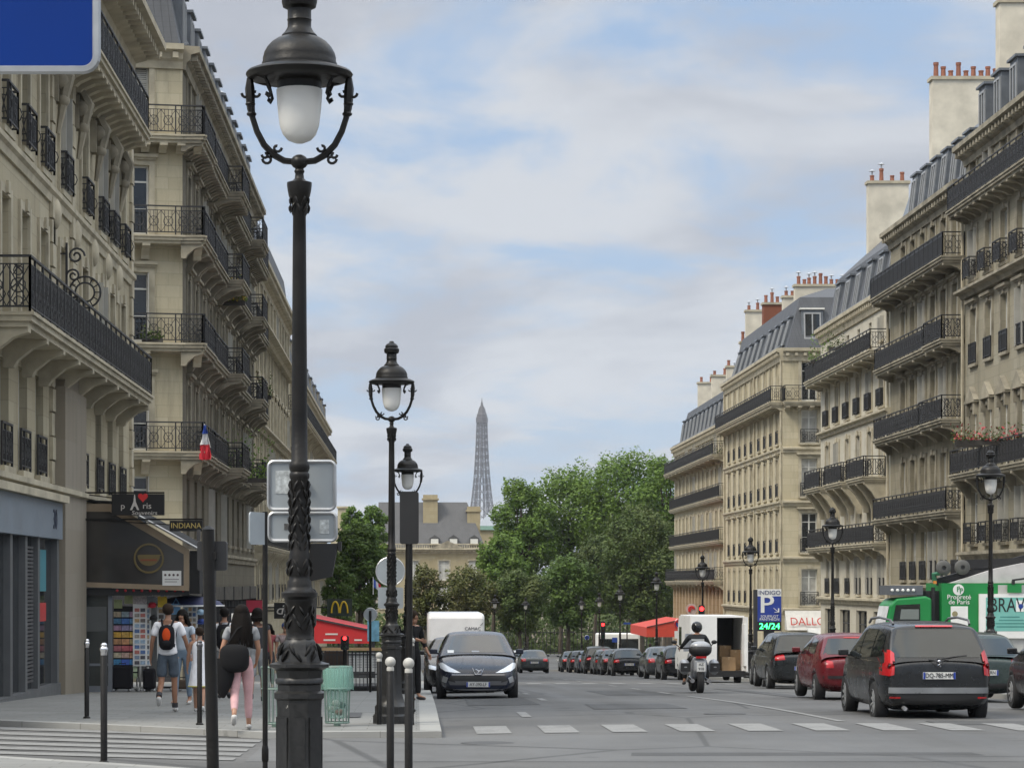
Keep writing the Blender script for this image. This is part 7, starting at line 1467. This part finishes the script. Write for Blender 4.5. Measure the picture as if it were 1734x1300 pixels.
plant('large palm like plant on the first floor corner balcony', 418, 812, 106, 2.3, 2.2, 9, None, 520)
plant('dark pot plants on the middle balcony of the corner block', 258, 577, 87.2, .8, .5, 10, None, 140)
plant('climbing green plant on the fluted cream block', 447, 672, 122, .8, 1.2, 4, None, 120)
# ------------------------------------------------------------------ terraces
def cafe_awning(label, x0, x1, yt0, yt1, yb, Y, depth, col, legs=True):
    g = gslope(Y)+PH; ox = atx(x0, Y); t = thing('cafe_awning', label, 'awning', (ox, Y, g)); X = lambda p: atx(p, Y)-ox; Z = lambda y: atz(y, Y)-g
    b = MB(); b.prism([(X(x0), Z(yb)), (X(x0), Z(yt0)), (X(x1), Z(yt1)), (X(x1), Z(yb))], 'y', 0, depth); b.build('canopy', col, t); b = MB(); b.box(X(x0), X(x1), .3, depth, .01, 1.0); b.build('terrace_screen', SHOPG, t)
    b = MB(); b.bar((X(x0), -.02, Z(yt0)+.03), (X(x1), -.02, Z(yt1)+.03), .06)
    for px in (x0+1, (x0+x1)/2, x1-1): b.bar((X(px), .1, 0), (X(px), .1, Z(yb)), .05)
    b.build('frame', DARK, t); return t, X, Z
REDAWN = plain('red awning canvas', (.42, .015, .018), .7, 0, .1, 1.5)
t, X, Z = cafe_awning('red sloping terrace awning with pale lettering marks right of the nearest lamp', 520, 626, 1046, 1068, 1089, 86, 9, REDAWN)
b = MB(); 
for x0, x1, y in ((551, 572, 1073), (548, 568, 1083), (600, 613, 1083)): b.box(X(x0), X(x1), -.012, -.003, Z(y)-.03, Z(y)+.025)
b.build('pale_lettering', SW, t)
cafe_awning('orange red terrace awning in front of the far block', 1095, 1160, 1062, 1048, 1078, 186, 14, plain('orange red canvas', (.50, .05, .03), .7, 0, .1))
t = thing('restaurant_sign', 'yellow arched letter M sign above the red awning', 'sign', at(575, 1028, 100)); b = MB()
for s in (-1, 1): b.tube([(s*(.17+.15*math.cos(a)), 0, .36*math.sin(a)*1.25-.22) for a in [math.pi*i/12 for i in range(13)]], .035, 6)
b.build('arches', plain('golden yellow', (.55, .36, .02), .5), t); b = MB(); b.box(-.5, .5, .06, .12, -.35, .35); b.build('board', plain('dark green board', (.012, .022, .014), .6), t); b = MB(); b.bar((-.5, .09, 0), (XL-t.location.x, .09, 0), .05); b.build('bracket', IRON, t)
YS = 62.0; g = gslope(YS)+PH; t = thing('terrace_barrier', 'iron terrace barrier with wooden rail and white menu sheets behind the green bin', 'barrier', (atx(596, YS), YS, g)); x0, x1 = atx(545, YS)-atx(596, YS), atx(648, YS)-atx(596, YS); b = MB(); b.box(x0, x1, -.06, .06, 1.0, 1.07); b.build('wooden_rail', plain('light wood', (.42, .28, .14), .6), t); b = MB(); k = 16
for i in range(k+1): b.bar((x0+(x1-x0)*i/k, 0, 0), (x0+(x1-x0)*i/k, 0, 1.0), .035 if i % 4 == 0 else .018)
for z in (.1, .42, .9): b.bar((x0, 0, z), (x1, 0, z), .03)
b.build('bars', RAIL, t)
for i in range(4): b = MB(); x = x0+.66+i*.19; b.box(x, x+.16, .02, .03, .48, .95); o = b.build('menu_sheet', WHITE, t); b = MB(); [b.box(x+.02, x+.14, .0175, .0195, .9-j*.04, .915-j*.04) for j in range(9)]; b.build('menu_print', plain('menu print', (.25, .25, .25), .7), o)
b = MB(); b.box(x0+.7, x0+1.35, .02, .03, .2, .32); b.build('lower_sheet', WHITE, t); b = MB(); b.box(x0, x1, .1, 1.8, .0, .12); b.build('plinth', plain('dark plinth', (.03, .03, .03), .8), t); b = MB(); b.box(x0+.05, x0+.62, .3, .9, .12, .98); b.build('dark_cabinet', plain('brown cabinet', (.05, .03, .02), .6), t)
t = thing('advert_panel', 'pale blue advertising panel beside the red awning', 'advert', spot(632, 75)); b = MB(); zz = lambda y: atz(y, 75)-gslope(75)-PH; w = 20*75/F; b.box(-w/2, w/2, 0, .08, zz(1087), zz(1052)); b.build('poster', plain('sky blue poster', (.16, .36, .48), .5, 0, .3, 5), t); b = MB(); b.cyl((0, .04, 0), (0, .04, zz(1087)), .05, .05, 8); b.build('post', DARK, t)
# white fascia of the pastry shop on the pale corner block
Y = 159.2; t = thing('shop_fascia', 'white awning band with red lettering on the pale corner block', 'awning', at(1368, 1050, Y)); q = lambda p: atx(p, Y)-t.location.x; z = lambda y: atz(y, Y)-t.location.z
b = MB(); b.prism([(-.9, z(1066)), (0.3, z(1031)), (.3, z(1066))], 'x', q(1330), q(1410)); b.build('canopy', plain('white canvas', (.52, .51, .48), .7), t); text('DALLO', .78, plain('red lettering', (.42, .03, .02), .5, 0, 0), t, (q(1365), -.72, z(1052)), (R(62), 0, 0), sx=.9)
t = thing('shop_awning', 'small white awning on thin arms below the red lettered band', 'awning', at(1398, 1066, 150)); b = MB(); b.prism([(-1.1, -.3), (0, .1), (0, -.3)], 'x', -1.1, 1.6); b.build('canopy', plain('white canvas', (.52, .51, .48), .7), t); b = MB(); b.bar((.4, 0, .3), (2.2, 0, 1.3), .06); b.build('arm', IRON, t)
t = thing('round_shop_sign', 'round white and red emblem sign on the pink ribbed base', 'shop sign', at(1171, 1031, 188.6)); b = MB(); disc(b, 0, 0, .42, 0, .1); b.build('disc', plain('pale sign disc', (.45, .36, .34), .5), t); b = MB(); b.tube([(.2*math.cos(a), -.02, .2*math.sin(a)) for a in [.6*i for i in range(8)]], .07, 6); b.bar((-.25, -.02, -.15), (.2, -.02, .2), .08); b.build('red_mark', REDP, t)
for px, py, Yb, w, h, lab in ((1041, 1083, 160, 9, 8, 'small blue square sign above the queue of dark cars'), (1062, 1055, 165, 12, 3, 'thin blue street sign strip before the dark trees')):
    p = at(px, py, Yb); g = gslope(Yb)+.1; t = thing('blue_sign', lab, 'road sign', (p.x, Yb, g)); b = MB(); ww, hh = w*Yb/F, h*Yb/F; b.box(-ww/2, ww/2, 0, .05, p.z-g-hh/2, p.z-g+hh/2); b.build('sign_face', BLUE, t); b = MB(); b.cyl((0, .1, 0), (0, .1, p.z-g), .04, .04, 8); b.build('pole', IRON, t)
# white van roof glimpsed beyond the crossover
# ------------------------------------------------------------------ thin haze round the whole place
b = MB(); b.box(-2500, 2500, -60, 4250, -160, 345); o = b.build('haze', None); o.data.materials.clear(); tag(o, kind='stuff'); o['label'] = 'thin bluish haze over the distance'
hm = bpy.data.materials.new('haze'); hm.use_nodes = True; nt = hm.node_tree; nt.nodes.clear(); om = nt.nodes.new('ShaderNodeOutputMaterial'); pv = nt.nodes.new('ShaderNodeVolumePrincipled')
pv.inputs['Color'].default_value = (.80, .86, .95, 1); pv.inputs['Density'].default_value = .00007; nt.links.new(pv.outputs[0], om.inputs['Volume']); o.data.materials.append(hm)
